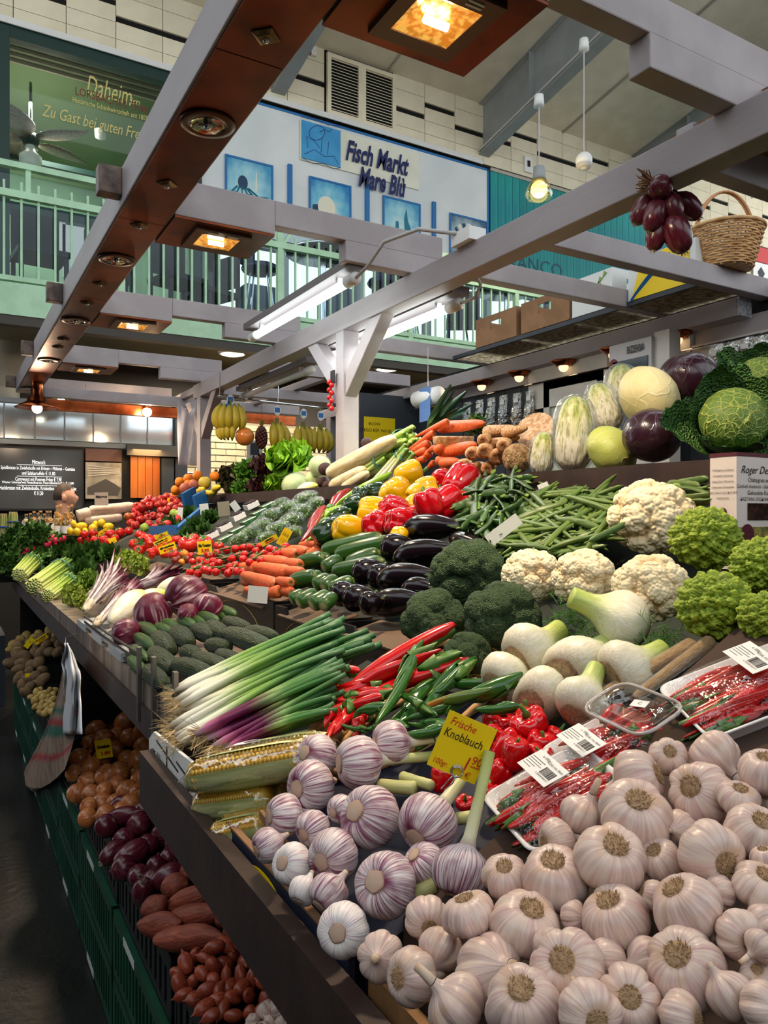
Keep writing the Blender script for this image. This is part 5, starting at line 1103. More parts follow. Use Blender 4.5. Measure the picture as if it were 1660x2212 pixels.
proto('chinese_cabbage',PM(Geo().add(cb_,Fc,c_),vc('chcab',rough=.4,bump=.7,bscale=9,stretch=(2,2,.7),col2=(205,206,150),scale=9,fac=(.5,.62)),'head',merge=False),PM(Geo().add(fl,Fc),filmm,'film_wrap',merge=False))
fl2=ico(4)[0]*.53*(1+.02*nz(ico(4)[0],4,9))[:,None];proto('wrapped_iceberg',PROTO['pale_cabbage'][0],PM(Geo().add(fl2,ico(4)[1]),filmm,'film_wrap',merge=False))
# beans and pods, unit length
def pod(nm,col,bend,flat,seed):
    s=np.linspace(0,1,10);r=.5*np.clip(np.sin(np.pi*s)*3,0,1)**.5*(1+.06*np.sin(s*30));r[0]=.12;r[-1]=.05
    g=Geo().tube(np.stack([bend*np.sin(np.pi*s),0*s,s],-1),r,8,col=np.tile(S(col),(10,1)),flat=flat);g2=Geo().tube([(0,0,0),(-.1,0,-.03),(-.3,0,-.06)],[.16,.12,.1],5,col=S(120,150,60));proto(nm,PM(g,vc('pod',rough=.4,rnd=.16,hrnd=.012),'pod'),PM(g2,vc_flat,'tip',merge=False))
pod('bean0',(88,112,46),1.2,.9,1);pod('bean1',(80,104,42),-.8,.9,2);pod('bean2',(94,118,50),.3,.9,3);pod('snow_pea0',(62,92,42),.35,.3,4);pod('snow_pea1',(54,84,38),-.3,.3,5);pod('flat_bean',(88,112,54),.4,.35,6)
# ================================================================== produce: where each piece lies
ITEMS=[]
class It:
    def __init__(s,sph,build,pr=0.0,fix=False):s.sph=np.array(sph,float);s.build=build;s.pr=pr;s.f=1.0;s.fix=fix;ITEMS.append(s)
def toward(u,v,px,py,rad,away=False):
    "unit vector from the item's centre to a spot seen at (px,py) on its surface"
    qx,qy=(px-u)/rad,(py-v)/rad;q=math.hypot(qx,qy);k=min(1,.96/q)if q>0 else 1;qx*=k;qy*=k
    r=ray(u,v);f=r/np.linalg.norm(r);d=RGT*qx-UP*qy;d=d-f*d.dot(f)
    z=math.sqrt(max(0,1-qx*qx-qy*qy));return d+f*(z if away else -z)
def depth(u,v,h=0.0,X=None,Y=None,t=None):
    if t is not None:return t
    if X is not None:return X/ray(u,v)[0]
    if Y is not None:return Y/ray(u,v)[1]
    return surf_t(u,v,h)
def ball(u,v,w,pr,name,label,cat,grp=None,root=None,tip=None,axis=None,h=0.0,X=None,t=None,spin=None,order=0,sq=1.0,away=False,skip=(),pack=.86,fix=False,Y=None):
    t0=depth(u,v,h,X,Y,t);
    if root is not None:z=-toward(u,v,*root,w*.45,away)
    elif tip is not None:z=toward(u,v,*tip,w*.6,away)
    else:z=np.array(axis if axis is not None else (0,0,1.0),float)
    sp=RS.uniform(0,6.28)if spin is None else spin
    def build(f):
        s=w*t0*f/F;s3=(s,s,s*sq)if np.isscalar(sq)else (s*sq[0],s*sq[1],s*sq[2])
        return place(pr,axis_M(P(u,v,t0*f),z,s3,sp),name,label,cat,grp,skip)
    return It([(u,v,w/2*pack,t0)],build,v+order,fix)
def rod(u0,v0,u1,v1,w,pr,name,label,cat,grp=None,h=0.0,t0=None,t1=None,dt=0.0,X=None,spin=None,order=0,pack=.8,fix=False,skip=(),flat=1.0,Y=None):
    a=depth(u0,v0,h,X,Y,t0);b=(depth(u1,v1,h,X,Y,t1)+dt)
    sp=RS.uniform(0,6.28)if spin is None else spin
    def build(f):
        p,q=P(u0,v0,a*f),P(u1,v1,b*f);L_=np.linalg.norm(q-p);W_=w*(a+b)/2*f/F
        return place(pr,axis_M(p,q-p,(W_,W_*flat,L_),sp),name,label,cat,grp,skip)
    n=max(2,min(6,int(math.hypot(u1-u0,v1-v0)/w*1.3)+1));ss=np.linspace(.12,.88,n)
    return It([(u0+(u1-u0)*s,v0+(v1-v0)*s,w/2*pack,a+(b-a)*s)for s in ss],build,(v0+v1)/2+order,fix)
def settle(items,iters=40,lim=.07):
    "push touching pieces apart along their lines of sight, lower in view = nearer, so that they rest against each other"
    S_=[];own=[]
    for i,it in enumerate(items):
        for s in it.sph:S_.append(s);own.append(i)
    S_=np.array(S_);own=np.array(own);D=np.array([ray(u,v)for u,v in S_[:,:2]]);pr=np.array([it.pr for it in items]);f=np.ones(len(items));fixed=np.array([it.fix for it in items])
    # candidate pairs by angular distance
    uv=S_[:,:2];rad=S_[:,2]
    I,J=[],[]
    for a in range(len(S_)):
        d=np.hypot(uv[a+1:,0]-uv[a,0],uv[a+1:,1]-uv[a,1]);j=np.where((d<rad[a]+rad[a+1:])&(own[a+1:]!=own[a]))[0]+a+1
        I.extend([a]*len(j));J.extend(j.tolist())
    I=np.array(I,int);J=np.array(J,int)
    if len(I)==0:return
    front=pr[own[I]]>=pr[own[J]]
    A=np.where(front,I,J);B=np.where(front,J,I)         # A nearer than B
    for k in range(iters):
        T=S_[:,3]*f[own];C_=D*T[:,None];R_=rad*T/F
        d=np.linalg.norm(C_[A]-C_[B],axis=1);pen=(R_[A]+R_[B])-d;bad=pen>0
        if not bad.any():break
        mv=np.zeros(len(items));ct=np.zeros(len(items))
        rel=pen[bad]/T[A[bad]]*.35
        np.add.at(mv,own[A[bad]],-rel);np.add.at(ct,own[A[bad]],1);np.add.at(mv,own[B[bad]],rel);np.add.at(ct,own[B[bad]],1)
        f=np.clip(f+np.where(fixed,0,mv/np.maximum(ct,1)),1-lim,1+lim)
    for it,q in zip(items,f):it.f=q
def flush(iters=40,lim=.07):
    global ITEMS
    settle(ITEMS,iters,lim);out=[it.build(it.f)for it in ITEMS];by={}
    for it,o in zip(ITEMS,out):
        if o.get('group')in ROWS:by.setdefault((o['group'],o['label']),[]).append((it.sph[:,1].mean(),it.sph[:,0].mean(),o))
    for (gr,lb),L_ in by.items():       # pieces with one label in common: tell them apart by row and place in the row
        if len(L_)<2:continue
        L_.sort(key=lambda q:q[0]);n=max(1,round(math.sqrt(len(L_)*.6)))
        for r,idx in enumerate(np.array_split(np.arange(len(L_)),n)):
            for j,q in enumerate(sorted((L_[i]for i in idx),key=lambda q:q[1])):q[2]['label']=ROWS[gr]+(', %s row from the top'%ORD[r]if n>1 else '')+', %s from the left'%ORD[j]
    ITEMS=[];return out
ORD='first second third fourth fifth sixth seventh eighth ninth tenth eleventh twelfth'.split()
ROWS={'white garlic heap':'white garlic bulb in the front heap','white garlic bulbs lower in the heap':'half-hidden garlic bulb in the front heap','purple garlic in the box':'purple-striped garlic bulb','stack of aubergines':'black aubergine in the stack','stack of courgettes':'courgette in the stack','washed carrots':'washed carrot in the pile','red chillies':'red chilli in the basket','green chillies':'green chilli in the basket','red pimentos':'red pimento behind the price card','yellow bell peppers':'yellow bell pepper','red bell peppers':'red bell pepper','green bell peppers':'dark green bell pepper','pointed peppers':'lime pointed pepper','ridge cucumbers':'dark knobbly cucumber','mini cucumbers':'small smooth cucumber','chicory heads':'white chicory head','long radicchio heads':'long red radicchio','spidery radicchio heads':'spidery radicchio','pale roots end-on':'pale root seen end-on','parsnips lying lengthwise':'parsnip lying lengthwise','slender bunched carrots':'slender bunched carrot','thick soup carrots':'thick soup carrot on the shelf','round tomatoes':'round red tomato by the lemons','beef tomatoes':'ribbed beef tomato','oranges':'orange before the brick wall','flat beans':'flat bean beside the green beans','flat beans by the chestnut box':'flat bean behind the cauliflower','bagged salads':'clear bag of salad','oil bottles':'corked oil bottle','lemons by the bottles':'lemon by the oil bottles','lemons by the oranges':'lemon below the oranges','red onions':'red onion under the counter','garlic under the counter':'small garlic bulb under the counter'}
def wd(c,k):return k*{'A':620,'B':560,'C':600,'D':620,'E':600,'F':600,'G':620,'H':660,'I':660,'J':380,'K':380,'L':600}[c]/1660.0
cA,cB,cC,cD,cE,cF,cG,cH,cI,cJ,cK,cL=(crop(*a)for a in ((0,900,620),(560,880,560),(1060,740,600),(0,1250,620),(560,1250,600),(1060,1150,600),(0,1600,620),(400,1550,660),(1000,1600,660),(1280,320,380),(1280,680,380),(400,780,600)))

# ------------------------------------------------------------------ white garlic heap
WG=[(935,405,390,960,300),(810,650,395,840,545),(495,755,370,490,635),(1290,280,345,1220,235),(1350,630,365,1445,675),(840,970,380,780,845),(1225,910,375,1140,790),(350,1000,385,385,880),
      (570,1230,400,535,1180),(1220,1235,430,1155,1140),(330,1430,410,315,1335),(40,950,300,0,830),(1120,85,205,1130,50),(1650,180,300,1655,60),(1590,510,320,1640,420),
      (1620,800,300,1660,700),(1500,1050,260,1570,1100),(235,740,260,225,665),(520,545,230,430,560),(1500,320,230,1515,235),(910,1410,340,910,1390),(690,1490,350,740,1540),(950,210,310,1120,160)]
GL='white garlic bulb with a brown root tuft in the heap'
for k,(x,y,w_,rx,ry)in enumerate(WG):
    u,v=cI(x,y);r=cI(rx,ry)
    ball(u,v,wd('I',w_),'garlic%d'%(k%4),'garlic_bulb',GL,'garlic','white garlic heap',root=r,h=.125,sq=.9)
for k,(x,y,w_,tx,ty)in enumerate(((660,400,250,745,200),(1370,90,290,1490,200))):
    u,v=cI(x,y);ball(u,v,wd('I',w_),'garlic3','garlic_bulb',['white garlic bulb with an upright dry neck touching the chili tray','white garlic bulb lying with its neck towards the heap below the clear box'][k],'garlic','white garlic heap',tip=cI(tx,ty),h=.115)
for k,(x,y,w_)in enumerate(((150,1260,390),(1080,650,240),(1180,480,190),(610,960,170),(1040,850,170),(1000,1200,250),(1450,1380,260),(1620,1120,180),(1610,1290,190),(1640,1450,260),(1400,820,170),(640,1420,200),(480,1120,200),(1180,1500,260),(780,1190,220),(1640,640,150),(1640,990,200))):
    u,v=cI(x,y);ball(u,v,wd('I',w_),'garlic%d'%(k%4),'garlic_bulb','white garlic bulb wedged low in the heap, roots hidden','garlic','white garlic bulbs lower in the heap',axis=RS.normal(size=3),h=.105,order=-25)
for x,y,w_,rx,ry in ((1240,1410,300,1140,1420),(1320,1090,250,1330,1150)):
    u,v=cH(x,y);ball(u,v,wd('H',w_),'garlic1','garlic_bulb',GL,'garlic','white garlic heap',root=cH(rx,ry),h=.10)
for k,(x,y,w_,tx,ty)in enumerate(((1060,1300,260,1035,1310),(1470,1560,340,1310,1400),(1390,1260,250,1330,1390))):
    u,v=cH(x,y);ball(u,v,wd('H',w_),'garlic3' if k else 'garlic1','garlic_bulb',['white garlic bulb with its neck stub facing out above the wooden crate corner','white garlic bulb with a thick neck at the bottom beside the crate','plain white garlic bulb under the upper row beside the purple garlic'][k],'garlic','white garlic heap',tip=cH(tx,ty),h=.09)
# ------------------------------------------------------------------ purple garlic
PG=[(690,370,275,600,390,0),(720,215,240,640,190,1),(1005,545,335,915,505,2),(810,740,280,735,790,0),(1095,915,345,1025,890,1),(545,530,230,450,540,2),(700,600,200,640,640,0),(455,690,190,380,730,1),(785,950,225,720,1030,2),(850,500,160,800,520,0),(1300,800,230,1240,740,1)]
for k,(x,y,w_,rx,ry,q)in enumerate(PG):
    u,v=cH(x,y);ball(u,v,wd('H',w_),'pgarlic%d'%q,'purple_garlic_bulb','purple-striped fresh garlic bulb with a cut root in the box beside the corn','garlic','purple garlic in the box',root=cH(rx,ry),h=.065)
for k,(x,y,w_,rx,ry)in enumerate(((585,800,225,520,790),(645,935,170,610,1010),(865,1150,285,825,1175))):
    u,v=cH(x,y);ball(u,v,wd('H',w_),'wgarlic%d'%(k%2),'pale_garlic_bulb',['pale garlic bulb by the carton edge, halfway down the purple garlic','small pale garlic bulb half hidden behind a purple one','pale garlic bulb with a broad cut root lowest in the purple garlic box'][k],'garlic','purple garlic in the box',root=cH(rx,ry),h=.065)
for k,(x,y,w_,tx,ty,pr)in enumerate(((950,240,290,1330,285,'pgarlic_stem'),(1125,140,240,1320,195,'pgarlic_stem'),(1325,565,330,1480,420,'pgarlic_stem'),(1500,830,320,1590,480,'pgarlic_longstem'))):
    u,v=cH(x,y);a=[.0,.0,.45,.0][k]
    z=toward(u,v,*cH(tx,ty),wd('H',w_)*.4,away=True)
    if k==0:z=RGT*.93-UP*.02+FWD*.35
    if k==1:z=RGT*.95+UP*.0+FWD*.25
    if k==3:z=RGT*.32+UP*.80+FWD*.45
    if k==2:z=RGT*.55+UP*.35+FWD*.70
    ball(u,v,wd('H',w_),pr,'purple_garlic_bulb',['whitish purple garlic with a thick pale stem pointing at the price card','purple garlic bulb at the back of the box, under the green chillies','purple garlic bulb with its cut root facing out and stem behind','tall pinkish garlic bulb standing with a long green stem'][k],'garlic','purple garlic in the box',axis=z,h=.07)
# loose green garlic stalks between the bulbs
for k,(x0,y0,x1,y1,w_)in enumerate(((1060,370,1250,385,75),(1180,320,1340,370,60),(1480,550,1560,540,70),(1250,960,1360,910,90))):
    a=cH(x0,y0);b=cH(x1,y1)
    rod(*a,*b,wd('H',w_),[PM(Geo().lathe([(0,0),(.44,0),(.5,.03),(.48,.5),(.5,.97),(.44,1),(0,1)],12),m_stemg,'stalk')],'garlic_stalk','cut green garlic stalk lying '+['under the pale stems','beside the price card','behind the tall stemmed bulb','between the tall bulb and the white garlic'][k],'garlic stalk',h=.04,order=-40)
flush(60,.12)

# ------------------------------------------------------------------ containers in front
wood=mat('crate_wood',(176,130,84),(150,106,66),scale=6,detail=5,stretch=(.6,3,3),rough=.7,rnd=.06)
cr=thing('wooden_crate','slatted wooden crate holding the white garlic','crate',None,(.385,.10,.952))
for k in range(2):ob('side_slat',Geo().box(0,.012,0,.58,.005+k*.034,.033+k*.034),wood,cr)
for k in range(4):ob('bottom_slat',Geo().box(.012,.5,.02+k*.145,.13+k*.145,0,.006),wood,cr)
for k in range(2):ob('end_slat',Geo().box(.0,.5,.58,.592,.005+k*.034,.033+k*.034),wood,cr)
ob('corner_post',Geo().prism([(.012,.555,0),(.04,.58,0),(.012,.58,0)],(0,0,.072)),wood,cr)
ob('shade_filler',Geo().prism([(.03,.0,.008),(.03,0,.125),(.75,0,.46),(.75,0,.008)],(0,.57,0)),mat('gap_shade_brown',(66,48,38),rough=.9),cr)  # added filler under the heap, coloured dark like the shaded gaps between bulbs
m_navyc=mat('navy_carton',(30,36,60),(24,28,48),scale=4,rough=.6)
nc=thing('navy_carton','dark navy carton with a yellow oval holding the purple garlic','box',None,(.368,.705,.952))
ob('light_block_grey',Geo().box(0,.008,0,.40,0,.078),m_navyc,nc);ob('corrugated_edge',Geo().box(-.001,.009,0,.40,.078,.081),m_card,nc);ob('inner_flap',Geo().prism([(.03,.0,.062),(.036,.0,.062),(.036,.34,.10),(.03,.34,.10)],(0,0,.012)),m_card,nc)
ob('base',Geo().prism([(.03,.01,.0),(.03,.01,.06),(.40,.01,.235),(.40,.01,.0)],(0,.42,0)),m_navyc,nc)
o=ob('yellow_oval',Geo().lathe([(0,0),(.04,0),(.04,.001),(0,.001)],28),m_yellow,nc);o.matrix_local=Matrix((frame_M((-.001,.24,.04),(0,-1,0),(0,0,1))@np.diag([1.7,.7,1,1])).tolist())
wf2=thing('printed_flap','white printed carton flap standing behind the brown front board','carton',None,(.366,1.20,.955))
ob('flap',Geo().prism([(0,0,0),(0,.40,0),(0,.40,.075),(0,.36,.10),(0,.05,.118),(0,0,.09)],(.006,0,0)),m_paper,wf2)
for k,y in enumerate((.10,.25)):ob('print_frame',Geo().bar((-.001,y,.02),(-.001,y,.1),.0015,.003).bar((-.001,y-.08,.075),(-.001,y+.08,.09),.0015,.003),m_ink,wf2)
def mtext(parent,body,m,M,size,**k):return text(parent,'lettering',body,m,M,size,**k)
mtext(wf2,'N',m_ink,frame_M((-.002,.31,.06),(0,-1,0),(0,0,1)),.03);mtext(wf2,'Patent',m_ink,frame_M((-.002,.16,.05),(0,-1,0),(0,0,1)),.018)
ob('print_square',Geo().box(-.002,0,.10,.12,.045,.062),m_ink,wf2)
# ------------------------------------------------------------------ chilli trays
def quad(A,B,D,h):
    a,b,d=(P(*q,surf_t(*q,h))for q in (A,B,D));x=b-a;y=a-d
    M=frame_M(d,x,y);return M,np.linalg.norm(x),np.linalg.norm(y)
foam=mat('white_foam',(232,228,226),rough=.6);stretchf=film('stretch_film',(255,255,255),.05,.015,.35,50,.3)
def rrect(x0,x1,y0,y1,r,z,n=5):
    out=[]
    for cx,cy,a0 in ((x1-r,y1-r,0),(x0+r,y1-r,90),(x0+r,y0+r,180),(x1-r,y0+r,270)):
        for k in range(n):a=math.radians(a0+90*k/(n-1));out.append((cx+r*math.cos(a),cy+r*math.sin(a),z))
    return out
def barcode_label(parent,M,W_,H_,seed=0):
    l=ob('price_label',Geo().box(0,W_,0,H_,0,.0006),m_paper,parent,M=M);rs=np.random.RandomState(seed)
    g=Geo();x=W_*.56
    while x<W_*.9:w_=rs.choice([.0004,.0008,.0012]);g.box(x,x+w_,H_*.28,H_*.62,.0006,.0008);x+=w_+rs.choice([.0004,.0008])
    ob('barcode',g,m_ink,l);ob('fine_print',Geo().box(W_*.04,W_*.48,H_*.62,H_*.65,.0006,.0008).box(W_*.04,W_*.42,H_*.52,H_*.545,.0006,.0008).box(W_*.04,W_*.5,H_*.42,H_*.445,.0006,.0008).box(W_*.04,W_*.36,H_*.32,H_*.345,.0006,.0008).box(W_*.04,W_*.3,H_*.2,H_*.225,.0006,.0008),mat('print_grey',(90,90,90)),l)
    T=lambda x,y:frame_M((x,y,.0009),(1,0,0),(0,1,0))
    text(l,'lettering','Chili, rot, klein',m_ink,T(W_*.72,H_*.78),H_*.15);text(l,'lettering','e 100g',m_ink,T(W_*.36,H_*.84),H_*.17);text(l,'lettering','4 280008 860313',m_ink,T(W_*.72,H_*.2),H_*.11);return l
def chili_tray(A,B,D,h,lab,seed,labM,n=24):
    M,W_,L_=quad(A,B,D,h);rs=np.random.RandomState(seed);r=.018
    t=thing('chili_tray',lab,'tray','film-wrapped chilli trays',M=M)
    rows=[rrect(.008,W_-.008,.008,L_-.008,r,-.02),rrect(.004,W_-.004,.004,L_-.004,r,-.008),rrect(-.004,W_+.004,-.004,L_+.004,r,.006),rrect(-.006,W_+.006,-.006,L_+.006,r,.009),rrect(-.002,W_+.002,-.002,L_+.002,r,.009),rrect(.008,W_-.008,.008,L_-.008,r,-.012)]
    g=Geo().grid(rows,closev=True);g.Fc.append(tuple(range(5*20,6*20)));g.Fc.append(tuple(range(20))[::-1]);ob('foam_tray',g,foam,t,True)
    for k in range(n):
        x=rs.uniform(.14,.80)*W_;y0=rs.uniform(.06,.25)*L_;y1=rs.uniform(.72,.95)*L_;z=-.008+.026*rs.uniform()*math.sin(math.pi*x/W_);x2=x+rs.uniform(-.10,.10)*W_
        if rs.uniform()<.35:y0,y1=y1,y0
        if rs.uniform()<.3:y1=y0+(y1-y0)*.6
        p,q=np.array([x,y0,z]),np.array([x2,y1,z+rs.uniform(0,.012)]);s=rs.uniform(.011,.015)
        c=bpy.data.objects.new('chili',PROTO['small_chili'][0][1]);COL.objects.link(c);c.parent=t;c.matrix_local=Matrix(axis_M(p,q-p,(s,s,np.linalg.norm(q-p)),rs.uniform(0,6)).tolist())
        c2=bpy.data.objects.new('stalk',PROTO['small_chili'][1][1]);COL.objects.link(c2);c2.parent=c
    nu,nv=17,17;Af=np.zeros((nu,nv,3))
    for i in range(nu):
        for j in range(nv):
            a,b=i/(nu-1),j/(nv-1);e=(math.sin(math.pi*a)*math.sin(math.pi*b))**.45;Af[i,j]=(a*W_,b*L_,.010+.024*e+.0012*math.sin(9*a+5*b+seed)*e)
    ob('film_cover',Geo().grid(Af),stretchf,t,True)
    if labM:x,y,wl,hl,an=labM;barcode_label(t,tr(x*W_,y*L_,.037)@rot('Z',an),wl,hl,seed)
    return t
chili_tray(cI(505,0),cI(800,230),cI(140,335),.055,'film-wrapped tray of small red chillies beside the price card',3,(.12,.36,.064,.034,.0))
chili_tray(cF(1490,605),cF(1830,830),cF(1035,960),.055,'film-wrapped tray of large red chillies at the picture edge',5,(.16,.50,.07,.037,.0),30)
chili_tray(cF(640,1080),cF(960,1300),cF(330,1330),.035,'film-wrapped chilli tray half under the clear plastic box',7,(.25,.12,.064,.034,.0))
# clear plastic box
M,W_,L_=quad(cF(845,945),cF(1215,1090),cF(570,1048),.075)
cbx=thing('clear_plastic_box','clear hinged plastic box of red chillies with a small white sticker','box',None,M=M)
clearm=film('clear_plastic',(252,251,250),.05,.03,.12,20,.35)
rows=[rrect(.012,W_-.012,.012,L_-.012,.02,-.05),rrect(.006,W_-.006,.006,L_-.006,.02,-.02),rrect(0,W_,0,L_,.02,-.006)]
g=Geo().grid(rows,closev=True);g.Fc.append(tuple(range(20))[::-1]);ob('tub',g,clearm,cbx,True)
rows=[rrect(-.006,W_+.006,-.006,L_+.006,.022,-.004),rrect(-.006,W_+.006,-.006,L_+.006,.022,.002),rrect(0,W_,0,L_,.02,.003),rrect(.01,W_-.01,.01,L_-.01,.02,.003),rrect(.014,W_-.014,.014,L_-.014,.02,-.003)]
g=Geo().grid(rows,closev=True);g.Fc.append(tuple(range(4*20,5*20)));ob('lid',g,clearm,cbx,True);ob('rim',Geo().tube(rrect(-.006,W_+.006,-.006,L_+.006,.022,0)+rrect(-.006,W_+.006,-.006,L_+.006,.022,0)[:1],.0022,6),mat('rim_plastic',(214,206,202),rough=.2,alpha=.7),cbx,True)
rs=np.random.RandomState(11)
for k in range(26):
    x=rs.uniform(.14,.8)*W_;y=rs.uniform(.12,.3)*L_;q=np.array([x+rs.uniform(-.25,.2)*W_,rs.uniform(.6,.88)*L_,rs.uniform(-.035,-.012)]);q[0]=np.clip(q[0],.12*W_,.88*W_);p=np.array([x,y,rs.uniform(-.04,-.015)]);s=.014
    c=bpy.data.objects.new('chili',PROTO['small_chili'][0][1]);COL.objects.link(c);c.parent=cbx;c.matrix_local=Matrix(axis_M(p,q-p,(s,s,np.linalg.norm(q-p)),k).tolist());c2=bpy.data.objects.new('stalk',PROTO['small_chili'][1][1]);COL.objects.link(c2);c2.parent=c
st=ob('sticker',Geo().box(0,.022,0,.014,0,.0006),m_paper,cbx,M=tr(W_*.42,L_*.55,-.0022)@rot('Z',.3));text(st,'lettering','C',m_ink,frame_M((.011,.007,.0009),(1,0,0),(0,1,0)),.008)
# wrapped long roots
for k,(a,b,w_)in enumerate((((640,990),(1230,660),92),((860,990),(1330,640),84),((600,1010),(1100,780),80))):
    rod(*cF(*b),*cF(*a),wd('F',w_),[PM(Geo().lathe([(0,0),(.3,.01),(.5,.05),(.52,.12),(.46,.3),(.42,.6),(.36,.9),(.2,1),(0,1)],18,lambda T,R,Z:(R*(1+.05*np.sin(30*Z+2*np.sin(T))+.04*np.sin(3*T)),Z),col=S(214,178,132)),vc('horser',rough=.6,col2=(226,208,184),scale=14,bump=.6,bscale=22),'root'),PM(Geo().lathe([(0,-.01),(.5,.03),(.56,.1),(.52,.3),(.48,.6),(.42,.92),(.2,1.02),(0,1.02)],14),filmm,'film_wrap')],'wrapped_root',['film-wrapped pale root with a knobbly crown, upper of the pair','film-wrapped long root right beside the chilli tray','film-wrapped root underneath, by the clear box'][k],'root',h=.03-.02*(k==2),order=-60 if k==2 else 0,fix=True)
# ------------------------------------------------------------------ price card stuck in the garlic
def card(u0,v0,u1,v1,u2,v2,t,name,lab,lines,cat='price card',grp=None,m=None,back=0.0):
    "corners: top-left, top-right, bottom-left"
    a,b,c=P(u0,v0,t),P(u1,v1,t),P(u2,v2,t*(1-back));x=b-a;y=a-c;M=frame_M(c,x,y);W_,H_=np.linalg.norm(x),np.linalg.norm(y)
    o=thing(name,lab,cat,grp,M=M);ob('card',Geo().box(0,W_,0,H_,-.0008,0),m or m_yellow,o)
    for (s,fx,fy,sz,mt,sh,*wf)in lines:text(o,'lettering',s,mt,frame_M((fx*W_,fy*H_,.0006),(1,0,0),(0,1,0)),sz*H_,shear=sh,width=(wf[0]if wf else min(.85,.13*len(s)+.05))*W_,bold=.0011 if W_>.06 else 0)
    return o,W_,H_
ra=cE(1110,772);rb=cE(1395,893);rc_=cE(1003,1110)
pc_,W_,H_=card(*ra,*rb,*rc_,.845,'price_card','large yellow handwritten garlic price card',[('Frische',.36,.85,.20,m_inkred,.2,.52),('Knoblauch',.46,.64,.22,m_ink,.1,.78),('100gr.',.22,.13,.14,m_inkred,.2,.30),('1',.70,.26,.34,m_inkred,.1,.06),('90',.87,.36,.22,m_inkred,.1,.2),('€',.80,.09,.15,m_inkred,.1,.12)])
ob('underline',Geo().bar((W_*.78,H_*.26,.0006),(W_*.98,H_*.28,.0006),.0004,.002),m_inkred,pc_)
g=Geo()
for k in range(3):g.tube([(W_*.58+.0072*(1-.12*k)*math.cos(a),H_*.10+.0072*(1-.12*k)*math.sin(a),.002+.0012*k)for a in np.linspace(0,6.4,22)],.0005,5)
g.tube([(W_*.55,H_*.04,.002),(W_*.50,-H_*.12,.0),(W_*.45,-H_*.3,-.004)],.0008,5);g.tube([(W_*.6,H_*.04,.002),(W_*.6,-H_*.12,.0),(W_*.52,-H_*.3,-.004)],.0008,5);ob('wire_clip',g,m_chrome,pc_,True)
# ------------------------------------------------------------------ fennel
for k,(x,y,w_,rx,ry,tx,ty)in enumerate(((790,520,300,905,570,480,385),(235,725,290,140,750,430,600),(510,790,330,385,840,910,640),(90,880,260,15,890,200,800),(300,980,300,220,990,430,900),(550,1020,270,470,1110,620,930),(810,820,280,700,860,1030,730))):
    u,v=cF(x,y);rx,ry=cF(rx,ry);d=RGT*(cF(tx,ty)[0]-rx)-UP*(cF(tx,ty)[1]-ry);d=d/np.linalg.norm(d)+FWD*[.05,.75,.7,.9,.95,.9,.4][k]
    ball(u,v,wd('F',w_)*1.16,'fennel','fennel_bulb',['fennel bulb lying on top, its cut stalk pointing at the broccoli','fennel bulb right beside the broccoli with a round root end','largest fennel bulb in front, stalk pointing towards the chilli tray','fennel bulb behind the tip of the green chillies','fennel bulb with a wide cut root above the red peppers','fennel bulb next to the clear plastic box','fennel bulb under the wrapped roots'][k],'fennel','fennel bulbs',axis=d,h=.04,skip=('frond',),sq=.95)
g=frond(Geo(),(0,0,0),(.6,-.2,.15),.032,70,8,rad=.0008);fr=PM(g,vc_flat,'frond',merge=False)
for k,(x,y)in enumerate(((430,540),(640,610),(980,690))):u,v=cF(x,y);o=place([fr],tr(*P(u,v,surf_t(u,v,.02))),'fennel_frond','feathery green fennel fronds '+['next to the broccoli','between the two front fennel bulbs','above the wrapped roots'][k],'fennel frond')
# ------------------------------------------------------------------ cauliflower, romanesco, broccoli
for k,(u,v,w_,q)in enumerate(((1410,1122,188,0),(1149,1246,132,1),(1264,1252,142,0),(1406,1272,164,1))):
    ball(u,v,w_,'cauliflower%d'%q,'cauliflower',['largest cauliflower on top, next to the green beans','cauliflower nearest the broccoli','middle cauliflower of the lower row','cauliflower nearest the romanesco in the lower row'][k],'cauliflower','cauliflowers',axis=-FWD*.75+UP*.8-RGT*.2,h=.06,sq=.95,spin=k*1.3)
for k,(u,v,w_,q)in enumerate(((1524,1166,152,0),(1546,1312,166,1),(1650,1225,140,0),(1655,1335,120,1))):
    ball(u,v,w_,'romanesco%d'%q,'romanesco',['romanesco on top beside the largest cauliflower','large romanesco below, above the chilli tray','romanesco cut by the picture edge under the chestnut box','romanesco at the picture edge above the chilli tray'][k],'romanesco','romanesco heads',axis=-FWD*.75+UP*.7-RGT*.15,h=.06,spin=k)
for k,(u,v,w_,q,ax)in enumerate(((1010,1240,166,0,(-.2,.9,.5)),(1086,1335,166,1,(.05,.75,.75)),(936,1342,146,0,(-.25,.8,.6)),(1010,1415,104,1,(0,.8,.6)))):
    ball(u,v,w_,'broccoli%d'%q,'broccoli',['topmost broccoli head leaning on the aubergines','largest broccoli head beside the cauliflower','broccoli head behind the red chillies','small broccoli head lowest, behind the green chillies'][k],'broccoli','broccoli heads',axis=RGT*ax[0]+UP*ax[1]-FWD*ax[2],h=.03,spin=k*2)
